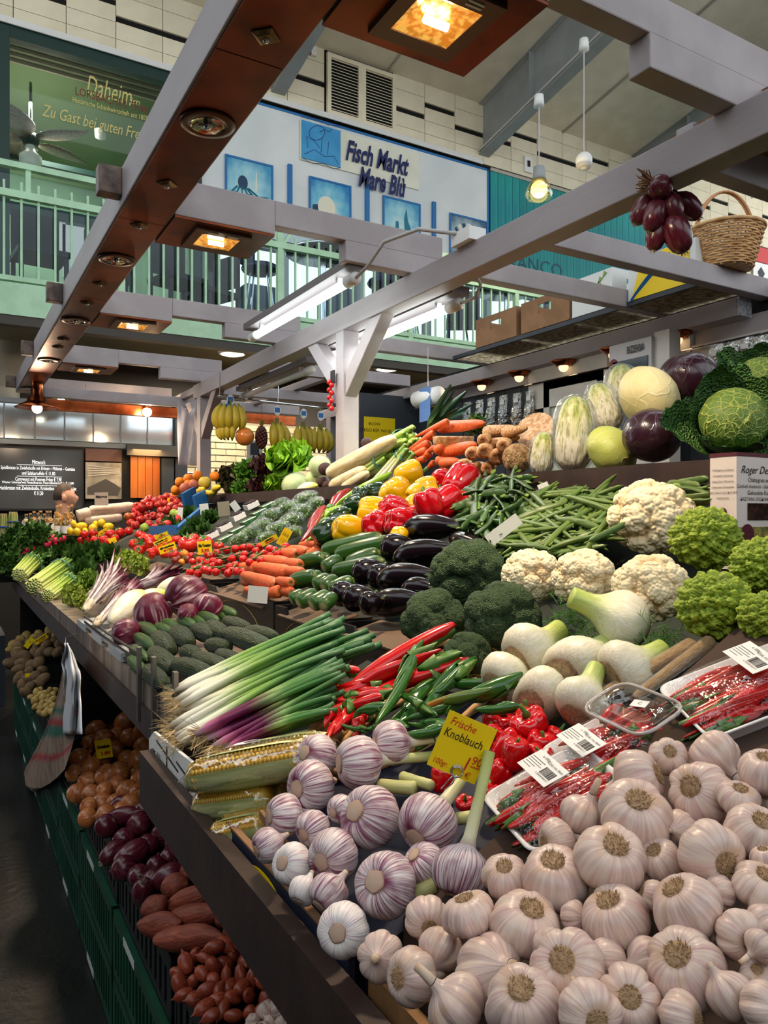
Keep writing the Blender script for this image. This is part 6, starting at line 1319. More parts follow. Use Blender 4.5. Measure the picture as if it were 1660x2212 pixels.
# ------------------------------------------------------------------ aubergines, courgettes, carrots (crop B)
for k,(a,b,c,d,w_)in enumerate(((930,785,1310,770,172),(1230,840,1475,900,115),(785,930,990,870,170),(868,970,1270,905,172),(598,1090,800,1010,155),(698,1120,880,1040,150),(765,1110,1160,1080,178),(462,1225,640,1165,155),(540,1255,740,1190,165),(648,1290,800,1220,150),(712,1275,1080,1235,175),(920,1180,1150,1160,150),(1000,1000,1200,960,150))):
    rod(*cB(a,b),*cB(c,d),wd('B',w_)*1.14,'aubergine','aubergine','topmost glossy aubergine crowning the stack' if k==0 else ('aubergine lying behind the top one, next to the beans' if k==1 else 'glossy black aubergine in the stack behind the chillies'),'aubergine','stack of aubergines',h=.02,order=-120 if k>10 else 0,spin=math.pi*.5)
for k,(a,b,c,d,w_)in enumerate(((408,925,790,825,112),(495,955,880,855,122),(250,1005,420,960,95),(340,1005,470,955,95),(408,1035,530,970,90),(478,1055,800,985,108),(202,1125,370,1075,100),(308,1125,400,1070,92),(348,1145,460,1090,90),(408,1155,500,1095,85),(448,1175,610,1105,92),(198,1235,290,1190,82),(246,1255,370,1185,95),(330,1265,450,1195,102),(408,1275,480,1205,85),(560,1010,780,930,100))):
    rod(*cB(a,b),*cB(c,d),wd('B',w_)*1.1,'courgette','courgette',['long courgette on top, farther from the aubergines','long courgette on top, touching the aubergines'][k]if k<2 else 'dark green courgette in the stack beside the carrots','courgette','stack of courgettes',h=.02,order=-60 if k==15 else 0)
for k,(a,b,c,d,w_)in enumerate(((178,1000,-10,972,78),(200,1062,-70,1008,84),(115,1142,-115,1068,84),(378,888,262,880,68),(243,948,120,930,78),(305,932,190,905,72),(432,838,335,815,78),(135,1178,50,1192,76),(262,1012,170,990,72),(275,1062,170,1040,72),(205,1125,110,1105,66),(58,1195,-90,1165,74),(395,910,300,950,70),(210,1185,130,1170,64),(340,930,250,950,66),(0,1040,-130,1020,74),(30,1110,-110,1120,72))):
    rod(*cB(a,b),*cB(c,d),wd('B',w_)*1.1,'carrot','carrot','orange washed carrot in the pile between tomatoes and courgettes','carrot','washed carrots',h=.02,order=-50 if k>12 else 0)
# ------------------------------------------------------------------ chillies in the basket (crop E)
for k,(a,b,c,d,w_)in enumerate(((1010,385,430,690,70),(930,465,390,700,62),(1095,490,560,720,72),(1040,565,620,700,52),(745,700,505,780,54),(640,640,388,698,54),(560,565,402,538,44),(480,635,384,650,38),(540,760,430,955,60),(610,800,520,900,56),(490,790,398,905,52),(690,730,505,785,50),(600,870,540,940,52),(690,650,500,720,60),(560,700,385,735,46),(820,560,600,650,56),(660,820,590,900,48))):
    rod(*cE(a,b),*cE(c,d),wd('E',w_)*1.5,'red_chili%d'%(k%2),'red_chili','longest red chilli lying on top, stalk towards the broccoli' if k==0 else 'long red chilli in the heap beside the spring onions','chilli','red chillies',h=.055,order=(60 if k<3 else 20),spin=[.5,2.2,4][k%3])
GC=((905,470,690,880,80),(1045,575,715,890,95),(1235,540,950,800,82),(1200,530,1010,690,70),(1480,645,1130,830,96),(1320,625,1110,655,66),(1500,765,1300,800,70),(770,665,620,600,56),(985,775,805,650,62),(1085,880,885,850,66),(725,780,565,840,64),(1100,775,870,865,58),(1060,900,880,950,70),(610,895,492,862,38),(765,885,605,885,46),(1040,950,930,1010,66),(860,900,760,870,60),(1130,760,960,840,70),(900,800,790,900,60))
for k,(a,b,c,d,w_)in enumerate(GC):
    rod(*cE(a,b),*cE(c,d),wd('E',w_)*1.1,'green_chili%d'%(k%2),'green_chili',['green chilli pointing its stalk up over the red ones'][k]if k<1 else 'shiny green chilli in the heap behind the price card','chilli','green chillies',h=.045,order=[60,30][k%2],spin=[.5,2.2,4][k%3])
rod(*cE(1310,690),*cE(978,790),wd('E',66),'orange_tip_chili','green_chili','green chilli with an orange tip among the green ones','chilli','green chillies',h=.05,order=80,spin=1)
# red pimentos
for k,(c,x,y,w_)in enumerate((('E',1440,870,230),('E',1610,830,180),('E',1500,1030,220),('E',1400,940,150),('E',1650,1050,140),('E',1430,1170,150),('E',1360,1110,130),('E',1380,1290,150),('E',1090,1200,140),('E',1230,1350,120),('F',240,1150,240),('F',290,1290,180),('F',400,1220,140),('F',30,1210,140),('F',150,1330,170),('F',330,1350,140))):
    u,v={'E':cE,'F':cF}[c](x,y);ball(u,v,wd(c,w_),'pimento' if k%3!=2 else 'small_red_pepper','red_pimento','glossy red pimento in the heap between price card and fennel','pepper','red pimentos',axis=RS.normal(size=3)*.6+UP,h=.02)
# ------------------------------------------------------------------ bell peppers and pointed peppers (crop B)
XP=1.5
for col,lst in (('yellow',((965,445,190),(870,560,200),(728,675,205),(565,785,190),(1070,525,150),(985,632,130),(1000,545,110),(895,825,110))),('red',((1180,475,170),(1295,485,220),(1085,625,180),(1195,615,200),(865,662,180),(770,765,210),(915,742,200),(990,690,120),(1260,610,160))),('green',((745,545,135),(608,635,135),(520,722,150),(425,805,160),(655,580,120),(470,770,120)))):
    for k,(x,y,w_)in enumerate(lst):
        u,v=cB(x,y);L1={'yellow':['yellow bell pepper topmost, below the bunched carrots','yellow bell pepper with its green stalk showing, second from the top','yellow bell pepper beside the dark green ones'],'red':['red bell pepper leaning at the top beside the big one','largest red bell pepper, next to the snow peas'],'green':[]}[col]
        ball(u,v,wd('B',w_)*1.1,col+'_pepper',col+'_bell_pepper',L1[k]if k<len(L1)else {'yellow':'yellow bell pepper lower in the row of peppers','red':'red bell pepper in the heap above the aubergines','green':'dark green bell pepper in the heap above the courgettes'}[col],'pepper',col+' bell peppers',axis=RS.normal(size=3)*.5+RGT*.7+UP*.4+FWD*.5,h=.07)
for k,(a,b,c,d,w_,q)in enumerate(((535,560,380,690,75,'pointed_red'),(390,690,262,870,80,'pointed_red'),(770,480,505,645,62,'pointed_lime'),(565,640,360,692,48,'pointed_lime'),(510,690,300,840,70,'pointed_lime'),(460,640,400,720,60,'pointed_lime'),(420,730,300,850,60,'pointed_lime'))):
    rod(*cB(a,b),*cB(c,d),wd('B',w_),q,q+'_pepper',('dark red pointed pepper '+['nearer the shelf','nearer the carrots'][k])if k<2 else 'lime green pointed pepper beside the dark green peppers','pepper','pointed peppers',h=.06,spin=k)
# ------------------------------------------------------------------ beans, snow peas
def inside(poly,x,y):
    c=False;n=len(poly)
    for i in range(n):
        (x1,y1),(x2,y2)=poly[i],poly[i-1]
        if (y1>y)!=(y2>y)and x<(x2-x1)*(y-y1)/(y2-y1)+x1:c=not c
    return c
def scatter(poly,n,ang,spread,L_,w_,pr,name,lab,cat,grp,seed,hs=(0,.05),cr=cC,cn='C',flat=1.0):
    rs=np.random.RandomState(seed);xs=[p[0]for p in poly];ys=[p[1]for p in poly];k=0
    while k<n:
        x,y=rs.uniform(min(xs),max(xs)),rs.uniform(min(ys),max(ys))
        if not inside(poly,x,y):continue
        a=math.radians(ang+rs.normal()*spread);l=rs.uniform(*L_)/2;d=(l*math.cos(a),-l*math.sin(a))
        if rs.uniform()<.5:d=(-d[0],-d[1])
        h=rs.uniform(*hs)
        p,q=cr(x-d[0],y-d[1]),cr(x+d[0],y+d[1]);rod(*p,*q,wd(cn,w_*rs.uniform(.85,1.15)),pr[k%len(pr)],name,lab,cat,grp,h=h,order=rs.uniform(-30,30),spin=rs.uniform(0,6.28),pack=.6);k+=1
scatter([(230,900),(740,870),(770,950),(700,1170),(560,1220),(420,1255),(60,1235),(90,1130),(200,1000)],190,8,24,(150,260),30,['bean0','bean1','bean2'],'green_bean','slim green bean in the wide heap above the cauliflowers','bean','heap of green beans',3)
scatter([(1270,560),(1420,470),(1600,420),(1690,440),(1690,640),(1560,740),(1400,800),(1300,760)],80,35,40,(110,190),58,['snow_pea0','snow_pea1'],'snow_pea','flat snow pea pod in the heap beside the red peppers','pea pod','heap of snow peas',5,(.02,.07),cB,'B')
scatter([(470,1190),(640,1080),(740,1030),(730,1150),(620,1200)],12,14,12,(170,240),42,['flat_bean'],'flat_bean','broad flat bean lying right beside the green bean heap','bean','flat beans',6,(.03,.06));scatter([(1120,830),(1340,820),(1340,930),(1240,960)],14,5,10,(170,240),50,['flat_bean'],'flat_bean','broad flat bean in the heap behind the largest cauliflower','bean','flat beans by the chestnut box',7,(.04,.08))
# ------------------------------------------------------------------ cucumbers (crop D)
for k,(a,b,c,d,w_)in enumerate(((1000,420,900,330,115),(1100,380,1010,300,115),(1240,340,1120,290,105),(1310,330,1200,270,100),(1440,290,1300,240,85),(1310,310,1560,400,120),(1420,300,1600,340,90),(1000,530,880,420,120),(960,620,850,520,110),(1010,490,1230,570,120),(1130,450,1320,520,110),(1260,430,1400,480,90),(1060,420,1150,450,100),(1200,380,1330,400,95),(960,640,1080,690,90))):
    rod(*cD(a,b),*cD(c,d),wd('D',w_),'cucumber','ridge_cucumber','dark knobbly cucumber in the front row beside the spring onions','cucumber','ridge cucumbers',h=.03)
for k,(a,b,c,d,w_)in enumerate(((905,330,810,265,72),(990,310,905,270,66),(1050,290,950,245,66),(1125,280,1035,230,66),(1190,260,1100,225,62),(1260,245,1150,205,66),(1310,230,1210,185,66),(1360,210,1270,170,68),(890,400,785,330,72),(850,470,760,395,72),(830,540,750,460,70))):
    rod(*cD(a,b),*cD(c,d),wd('D',w_),'mini_cucumber','mini_cucumber','small smooth green cucumber in the row beside the radicchio','cucumber','mini cucumbers',h=.035,order=-20)
# radicchio, chicory
for k,(x,y,w_)in enumerate(((1080,100,250),(885,185,220),(730,310,170),(1200,170,180),(1090,200,120))):
    u,v=cD(x,y);ball(u,v,wd('D',w_),'radicchio','radicchio',['largest round radicchio on top','round radicchio beside the white chicory','streaked radicchio at the counter edge','radicchio behind the largest one by the black carton','radicchio partly hidden above the small cucumbers'][k],'radicchio','radicchio heads',axis=RS.normal(size=3)*.5+RGT*.5+UP*.4,h=.05,sq=.95,fix=k==0)
for k,(a,b,c,d,w_,q)in enumerate(((640,250,830,70,130,'chicory'),(700,200,960,70,120,'chicory'),(560,260,740,60,130,'treviso'),(500,170,690,-60,140,'tardivo'),(520,100,740,-20,150,'treviso'),(760,60,1060,-40,150,'treviso'),(800,50,1000,-60,120,'tardivo'),(590,120,700,-120,130,'tardivo'),(640,160,800,20,130,'treviso'),(900,90,1090,10,110,'chicory'))):
    rod(*cD(a,b),*cD(c,d),wd('D',w_),q,{'chicory':'white_chicory','treviso':'long_radicchio','tardivo':'ribbed_radicchio'}[q],{'chicory':'white chicory head with a yellow tip beside the radicchio','treviso':'long red and white radicchio head above the counter edge','tardivo':'spidery red radicchio with white ribs by the lettuce'}[q],'chicory',{'chicory':'chicory heads','treviso':'long radicchio heads','tardivo':'spidery radicchio heads'}[q],h=.04,spin=k)
flush(45,.06)
# ------------------------------------------------------------------ shelf: cabbages and roots
def Xd(u,v,X):return X/ray(u,v)[0]
SH=[(1488,817,124,'red_cabbage',2.12,'dark red cabbage topmost on the shelf','cabbage',.95),(1402,862,146,'white_cabbage',1.98,'large white cabbage on top of the others','cabbage',.9),(1410,941,122,'red_cabbage',1.80,'glossy red cabbage in front, beside the savoy leaves','cabbage',1.0),(1322,976,116,'green_cabbage',1.80,'pale green cabbage low on the shelf, by the red one','cabbage',.9),
      (1586,905,138,'savoy',1.82,'large savoy cabbage with open crinkled outer leaves','cabbage',.95),(1645,822,105,'savoy',2.05,'second savoy cabbage behind at the picture edge','cabbage',.95)]
for k,(u,v,w_,pr,X,lab,cat,sq)in enumerate(SH):
    ax={1:RGT*.8+UP*.5,3:RGT*.7+UP*.6-FWD*.3,4:-FWD*.85+UP*.45-RGT*.1,5:-FWD*.8+UP*.6}.get(k,UP-FWD*.2)
    ball(u,v,w_,pr,{'savoy':'savoy_cabbage'}.get(pr,pr),lab,cat,'cabbages on the shelf',axis=ax,X=X,sq=sq,spin=[1,2,3.5,.5,.15,.9][k],pack=.8)
for k,(a,b,c,d,w_,X)in enumerate(((490,775,510,320,255,1.80),(725,530,630,250,195,1.95),(760,400,790,130,190,2.1),(300,790,322,535,155,1.74))):
    rod(*cC(a,b),*cC(c,d),wd('C',w_),'chinese_cabbage','chinese_cabbage',['largest film-wrapped chinese cabbage standing on the shelf','film-wrapped chinese cabbage leaning behind the largest one','film-wrapped chinese cabbage topmost, before the scale screen','small film-wrapped yellow-green head at the shelf end'][k],'cabbage','wrapped chinese cabbages',X=X,spin=k)
XS=1.84
u,v=cC(160,690);ball(u,v,wd('C',180),'celeriac','celeriac','knobbly celeriac below the cut half','celeriac',None,X=1.74)
u,v=cC(265,520);ball(u,v,wd('C',250),'half_celeriac','half_celeriac','halved celeriac with its pale cut face showing','celeriac',None,X=1.88,axis=-FWD*.75-RGT*.55+UP*.55,sq=1)
u,v=cB(1245,190);ball(u,v,wd('B',270),'half_celeriac','half_celeriac','celeriac half bundled with carrots by a rubber band','celeriac',None,X=1.88,axis=UP*1-FWD*.1,sq=.9)
for k,(x,y,w_)in enumerate(((1360,300,90),(1440,285,105),(1520,320,110),(1305,380,95),(1390,400,100),(1462,395,90),(1560,250,90),(1430,215,80))):
    u,v=cB(x,y);t0=Xd(u,v,1.72);rod(u,v,u+14,v-10,wd('B',w_),'parsnip','parsley_root','pale root seen end-on in the pile beside the celeriac','root','pale roots end-on',t0=t0,t1=t0+.17)
for k,(a,b,c,d,w_)in enumerate(((1450,160,1640,130,88),(1570,165,1720,130,80),(1480,235,1600,205,68),(1555,225,1670,190,62))):
    rod(*cB(a,b),*cB(c,d),wd('B',w_),'parsnip','parsnip','pale parsnip lying lengthwise above the end-on roots','parsnip','parsnips lying lengthwise',X=1.85)
for k,(a,b,c,d,w_)in enumerate(((1210,90,985,195,48),(1120,165,920,298,52),(1090,230,880,355,60),(1070,275,940,335,50),(1095,290,1015,375,56),(1060,330,950,375,48),(1120,355,1050,410,48),(1150,250,1060,300,50),(1000,330,900,385,44),(1150,130,1445,102,82),(1180,290,1390,238,90),(1170,358,1280,350,76),(1140,280,1180,250,70),(1150,345,1190,330,66))):
    rod(*cB(a,b),*cB(c,d),wd('B',w_),'bunch_carrot' if k<9 else 'carrot','bunched_carrot','slender carrot in the bunch beside the celery' if k<9 else 'thick soup carrot bundled above the red peppers','carrot','slender bunched carrots' if k<9 else 'thick soup carrots',X=1.80)
cel_c=ramp(np.linspace(0,1,8),[(0,(222,222,180)),(.15,(226,232,190)),(.6,(196,214,140)),(1,(150,186,84))])
def bundle(nm,n,col,seed,r=.13,spread=.5,m=None):
    rs=np.random.RandomState(seed);g=Geo()
    for k in range(n):
        a=k*2.4;q=.36*math.sqrt(k/n);s=np.linspace(0,1,8);pts=np.stack([q*math.cos(a)*(1+spread*s**2*.4)+0*s,q*math.sin(a)*(1+spread*s**2*.4)+0*s,s*rs.uniform(.9,1.0)],-1);g.tube(pts,r*(1-.25*s),8,col=col*rs.uniform(.9,1.08))
    g2=Geo().tube([(.46*math.cos(a),.46*math.sin(a),.78)for a in np.linspace(0,6.29,20)],.02,5,col=S(60,120,110));proto(nm,PM(g,m or vc_semi,'stalks',merge=False),PM(g2,vc_flat,'rubber_band',merge=False))
bundle('celery',14,cel_c,3,.15);lk=ramp(np.linspace(0,1,8),[(0,(240,236,220)),(.5,(232,232,200)),(.8,(170,196,110)),(1,(110,150,70))]);bundle('leek',4,lk,5,.22)
for k,(a,b,c,d,w_,q,lab)in enumerate(((640,350,1000,175,165,'celery','thick celery head lying on top with a band'),(560,500,850,290,120,'celery','celery head lower down beside the white radish'),(650,510,900,280,105,'celery','slim celery head next to the white leeks'),(745,490,960,250,95,'leek','white leek beside the celery'),(810,495,980,270,85,'leek','white leek nearest the yellow pepper'),(455,425,870,200,118,'white_radish','long white radish lying on top'),(470,505,680,395,90,'white_radish','white radish under the long one'),(540,520,700,420,70,'white_radish','white radish at the shelf edge beside the celery'))):
    rod(*cB(a,b),*cB(c,d),wd('B',w_),q,q.replace('leek','white_leek'),lab,q.replace('_',' '),None,X=1.8,spin=k)
g=Geo()
for k in range(7):leaf(g,1,.3,rot('Z',k*.9)@rot('X',.12+.06*k),curl=.3,ruf=.01,seed=k,cols=[(0,(150,180,130)),(.3,(60,96,70)),(1,(44,74,62))],nu=5,nv=8,cup=.6)
proto('leek_top',PM(g,vc_semi,'leaves',merge=False));rod(925,925,1003,852,70,'leek_top','leek_leaves','dark blue-green leek leaves standing above the carrots','leek',None,X=2.0)
g=Geo()
for k in range(60):leaf(g,.5,.28,tr(*(RS.normal(size=3)*.18))@rot('Z',RS.uniform(0,6))@rot('X',RS.uniform(0,2.2)),curl=-.8,ruf=.35,nr=9,seed=k,cols=[(0,(90,130,50)),(1,(66,112,40))],nu=7,nv=7)
proto('parsley',PM(g,vc_leaf,'leaves',merge=False));u,v=cB(1400,120);ball(u,v,wd('B',130),'parsley','curly_parsley','curly parsley behind the banded carrots','parsley',None,X=2.0)
for k,(x,y,w_)in enumerate(((425,395,95),(402,480,80),(690,228,80),(440,500,70))):u,v=cB(x,y);ball(u,v,wd('B',w_),'beetroot','beetroot',['dark beetroot beside the top white radish end','dark beetroot under the first one','beetroot high up behind the long radish','beetroot at the shelf edge'][k],'beetroot','beetroots',X=1.78)
for k,(x,y,w_,q,lab)in enumerate(((235,505,175,'wrapped_iceberg','film-wrapped iceberg lettuce at the shelf edge'),(392,375,140,'wrapped_iceberg','film-wrapped head behind the beetroots'),(355,455,110,'pale_cabbage','pale kohlrabi head between the wrapped lettuces'),(570,285,140,'pale_cabbage','pale green cabbage behind the long radish'),(195,310,250,'lollo_green','bright green curly lettuce on top'),(125,485,170,'lollo_green','bright green curly lettuce lower at the shelf edge'),(335,330,70,'green_leaf','small green lettuce tuft behind the iceberg'))):
    u,v=cB(x,y);ball(u,v,wd('B',w_)*(1.3 if 'lollo' in q else 1),q,'curly_lettuce' if 'lollo' in q or 'leaf' in q else 'wrapped_lettuce',lab,'lettuce',None,X=1.84,axis=UP-FWD*.5)
u,v=cB(310,525);rod(*cB(250,535),*cB(375,500),wd('B',75),'chicory','pale_endive','pale endive head at the shelf edge beside the beetroots','chicory',None,X=1.74)
for k,(x,y,w_,q,lab)in enumerate(((268,690,170,'oak_leaf','red-tipped oak leaf lettuce nearest the oranges'),(300,770,130,'oak_leaf','oak leaf lettuce lower at the shelf edge'),(372,650,150,'green_leaf','green leaf lettuce between oak leaf and red curly lettuce'),(350,760,140,'green_leaf','green leaf lettuce low at the shelf edge'),(475,620,150,'lollo_red','dark red curly lettuce, upper one'),(455,750,150,'lollo_red','dark red curly lettuce, lower one'))):
    u,v=cL(x,y);ball(u,v,wd('L',w_)*1.3,q,'leaf_lettuce',lab,'lettuce',None,X=1.84,axis=UP-FWD*.5,pack=.7)
flush(40,.05)
# ------------------------------------------------------------------ spring onions
def so_bunch(name,lab,roots,tips,t_h,n,white,purple,wpx,seed):
    rs=np.random.RandomState(seed);(r0,r1),(q0,q1)=roots,tips
    t=thing(name,lab,'spring onion','bunches of spring onions')
    for k in range(n):
        a=k/max(1,n-1);h=t_h+rs.uniform(-.012,.03)
        pu=(r0[0]+(r1[0]-r0[0])*a+rs.normal()*7,r0[1]+(r1[1]-r0[1])*a+rs.normal()*5);pv=(q0[0]+(q1[0]-q0[0])*a+rs.normal()*10,q0[1]+(q1[1]-q0[1])*a+rs.normal()*8)
        A,B=P(*pu,surf_t(*pu,h)),P(*pv,surf_t(*pv,h+.01));L_=np.linalg.norm(B-A);d=(B-A)/L_;s=np.linspace(0,1,12);sag=np.sin(np.pi*s)[:,None]*np.array([0,0,rs.uniform(-.006,.016)]);pts=A+(B-A)*s[:,None]+sag
        w_=wpx/F*surf_t(*pu,h)*rs.uniform(.8,1.15);rr=w_*np.interp(s,[0,.04,.12,.3,.6,1],[.30,.62,.5,.40,.42,.40])
        col=ramp(s,[(0,(226,210,180)),(.05,(240,236,222)),(.25,(236,236,210)),(.4,(150,186,90)),(.65,(84,132,62)),(1,(52,98,58))]if not purple else [(0,(220,190,196)),(.08,(200,110,150)),(.16,(120,30,80)),(.42,(96,30,64)),(.52,(150,180,110)),(.65,(70,124,50)),(1,(44,92,44))])
        sg=ob('stalk',Geo().tube(pts,rr,8,col=col),vc_semi,t,True)
        gh=Geo();hair(gh,12,w_*.3,0,.028,seed*40+k,.0007,(196,170,124),1.3);gh.move(axis_M(A,d));ob('roots',gh,vc_flat,sg)
    m_=((r0[0]+r1[0])/2*.68+(q0[0]+q1[0])/2*.32,(r0[1]+r1[1])/2*.68+(q0[1]+q1[1])/2*.32);C_=P(*m_,surf_t(*m_,t_h+.008));dd=P(*q0,surf_t(*q0,t_h))-P(*r0,surf_t(*r0,t_h));hw=math.hypot(r1[0]-r0[0],r1[1]-r0[1])/F*surf_t(*m_)*.5+.012
    MM=axis_M(C_,dd);ob('rubber_band',Geo().tube([(hw*math.cos(a)*(1 if abs(MM[2,0])<.5 else .4),hw*math.sin(a)*(.4 if abs(MM[2,0])<.5 else 1),0)for a in np.linspace(0,6.29,24)],.0022,6).move(MM),mat('band_teal',(40,90,100)),t,True)
D_=lambda x,y:cD(x,y)
so_bunch('spring_onion_bunch','upper bunch of white spring onions beside the cucumbers',(D_(1010,640),D_(1060,740)),(cE(420,250),cE(520,290)),.045,18,1,0,18,3)
so_bunch('spring_onion_bunch','back bunch of spring onions with broad dark leaves',(D_(1040,760),D_(1000,820)),(cE(640,330),cE(670,400)),.02,13,1,0,18,4)
so_bunch('spring_onion_bunch','front bunch of white spring onions with hairy roots',(D_(985,860),D_(1060,960)),(cE(440,400),cE(480,480)),.035,16,1,0,17,5)
so_bunch('purple_spring_onion_bunch','upper bunch of purple spring onions',(D_(1150,890),D_(1200,940)),(cE(470,510),cE(490,580)),.062,13,0,1,18,6)
so_bunch('purple_spring_onion_bunch','lower bunch of purple spring onions next to the corn',(D_(1240,950),D_(1330,985)),(cE(480,640),cE(420,800)),.05,18,0,1,17,7)
# ------------------------------------------------------------------ corn in film
def corn(p,q,w_,h,lab,cobs=2,seed=0,sticker=False):
    A,B=P(*p,surf_t(*p,h)),P(*q,surf_t(*q,h));L_=np.linalg.norm(B-A);W_=w_*surf_t(*p,h)/F;M=frame_M(A,B-A,(0,0,1));M=frame_M(A,B-A,np.cross((0,0,1),B-A))
    t=thing('corn_packet',lab,'corn','film-wrapped corn packets',M=M);rs=np.random.RandomState(seed)
    for k in range(cobs):
        y=(k-(cobs-1)/2)*W_*.45;r=W_*.26;g=Geo();nr,nk=14,26
        g.tube([(.02*L_,y,0),(.96*L_,y,0)],r*.9,14,col=S(224,176,60))
        for i in range(nk):
            for j in range(nr):a=j*2*math.pi/nr;g.ball((L_*(.08+.84*i/nk),y+r*.9*math.cos(a),r*.9*math.sin(a)),(L_*.017,r*.2,r*.2),5,3,col=np.array(S(232,186,70))*rs.uniform(.9,1.08))
        cb2=ob('cob',g,vc('kernel',rough=.35,coat=.1),t,True)
        A2=np.array([[[L_*s-.01*L_,y+r*1.16*math.cos(a)*(1-.3*abs(2*s-1)**4),r*1.16*math.sin(a)*(1-.3*abs(2*s-1)**4)]for s in np.linspace(0,1.0,14)]for a in np.linspace(2.85,8.1,18)]);c2=ramp(np.linspace(0,1,14),[(0,(220,218,170)),(.5,(212,214,150)),(1,(226,220,170))])
        ob('husk',Geo().grid(A2,col=np.tile(c2[None],(18,1,1))),vc('husk',rough=.5,col2=(205,210,180),scale=20,stretch=(.3,3,3),bump=.3,bscale=20),cb2,True)
    nu,nv=22,20;Af=np.zeros((nu,nv,3))
    for i in range(nu):
        s=i/(nu-1);e=np.clip(min(s,1-s)*9,.12,1)
        for j in range(nv):a=j*2*math.pi/nv;rr=1+.05*math.sin(5*a+9*s+seed)+.04*rs.normal()*(1-e*.6);Af[i,j]=(L_*(s*1.12-.07),W_*.56*math.cos(a)*rr*(.7+.3*e),W_*.32*math.sin(a)*rr*e)
    ob('film_wrap',Geo().grid(Af,closev=True),filmm,t,True)
    if sticker:ls=ob('sticker',Geo().lathe([(0,0),(.5,0),(.5,.006),(0,.006)],28),mat('sticker_white',(240,234,238)),t,M=frame_M((L_*.42,0,W_*.335),(1,0,0),(0,1,0))@np.diag([.05,.022,.08,1]));ob('sticker_mark',Geo().lathe([(0,.006),(.3,.006),(.3,.01),(0,.01)],20).move(tr(.2,0,0)),mat('sticker_plum',(90,60,90)),ls)
corn(cH(90,300),cH(760,180),135,.055,'upper film-wrapped corn packet with an oval sticker',2,1,True);corn(cH(120,450),cH(520,400),120,.0,'film-wrapped corn packet underneath, behind the purple garlic',2,2);corn(cH(190,620),cH(480,560),105,-.01,'lowest film-wrapped corn packet by the brown front board',2,3)
# wicker basket under the chillies
bk=thing('chili_basket','shallow wicker basket holding the red and green chillies','basket',None,tuple(P(*cE(900,760),surf_t(*cE(900,760),-.015))))
m_wick=mat('wicker',(222,178,122),(190,144,92),scale=30,rough=.6)
for k in range(6):
    r=.13+.006*k;ob('weave',Geo().tube([(1.25*r*math.cos(a),r*math.sin(a),-.05+.013*k+.45*1.25*r*math.cos(a)+.003*math.sin(14*a+k*math.pi))for a in np.linspace(0,2*math.pi,57)],.0068,6),m_wick,bk,True)
# ------------------------------------------------------------------ far end of the display
cM,cN=crop(0,1020,330),crop(330,1000,370);sM,sN=330/1660,370/1660
for x,y,w_ in ((915,675,88),(1015,665,100),(1200,680,118),(1300,660,115),(1400,640,95),(880,742,85),(960,745,95),(1035,748,115),(1125,738,105),(1250,722,90),(1180,760,90)):
    u,v=cM(x,y);ball(u,v,w_*sM,'tomato','tomato','round red tomato in the box beside the lemons','tomato','round tomatoes',axis=RS.normal(size=3)*.5+UP,h=.03)
for k,(x,y,w_)in enumerate(((340,795,200),(130,795,160),(505,785,170),(230,748,110),(50,850,130),(200,885,110),(640,805,100),(-60,790,210),(-120,700,110),(-180,790,110),(30,740,100),(400,730,110),(-20,880,110),(120,890,100),(-140,850,100),(300,880,90))):
    u,v=cN(x,y);ball(u,v,w_*sN,'beef_tomato','beef_tomato',['largest ribbed beef tomato, by the handwritten tomato card','ribbed beef tomato between two yellow cards'][k]if k<2 else 'ribbed red beef tomato in the boxes before the herbs','tomato','beef tomatoes',axis=RS.normal(size=3)*.5+UP-FWD*.5,h=.03)
for x,y,w_,q in ((310,885,82,'orange'),(330,937,78,'brown'),(385,957,72,''),(420,902,76,'brown'),(450,937,64,'orange'),(215,947,74,'brown'),(280,962,66,'orange'),(482,957,70,''),(370,900,70,''),(250,925,60,'brown')):
    u,v=cN(x,y);ball(u,v,w_*sN,(q+'_tomato').strip('_'),'cocktail_tomato',{'orange':'orange cocktail tomato in the mixed punnet','brown':'brownish cocktail tomato in the mixed punnet','':'red cocktail tomato in the mixed punnet'}[q],'tomato',(q or 'red')+' cocktail tomatoes',axis=RS.normal(size=3),h=.02)
g_ap=[(-280,560),(-230,480),(-120,380),(0,330),(240,330),(290,420),(240,560),(60,640),(-150,650)]
rs=np.random.RandomState(4);pts=[]
while len(pts)<62:
    x,y=rs.uniform(-280,290),rs.uniform(330,650)
    if inside(g_ap,x,y)and all(math.hypot(x-a,y-b)>46 for a,b in pts)or rs.uniform()<.0005:pts.append((x,y))
    if rs.uniform()<.0008:break
for k,(x,y)in enumerate(pts):
    u,v=cN(x,y);q='green_apple' if k%13==5 else 'mango' if x<-150 and k%3==0 else 'apple'
    ball(u,v,86*sN,q,q,{'apple':'shiny red apple in the fruit heap before the orange wood panel','green_apple':'green apple among the red ones','mango':'orange-red mango at the edge of the apple heap'}[q],'fruit',{'apple':'red apples','green_apple':'green apples','mango':'mangoes'}[q],axis=rs.normal(size=3)*.6+UP,h=.03)
for k,(x,y,w_)in enumerate(((265,187,102),(345,152,98),(435,122,98),(225,264,98),(345,205,85),(600,127,92),(200,332,92),(160,345,80))):u,v=cN(x,y);ball(u,v,w_*sN,'orange','orange','bright orange fruit stacked before the brick wall','orange','oranges',X=1.62)
netm=vc('netfruit',rough=.5,col2=(170,150,200),scale=40,fac=(.5,.52));fruit('net_fruit',(214,120,90),netm);fruit('pear_bag',(196,170,60),vc_semi)
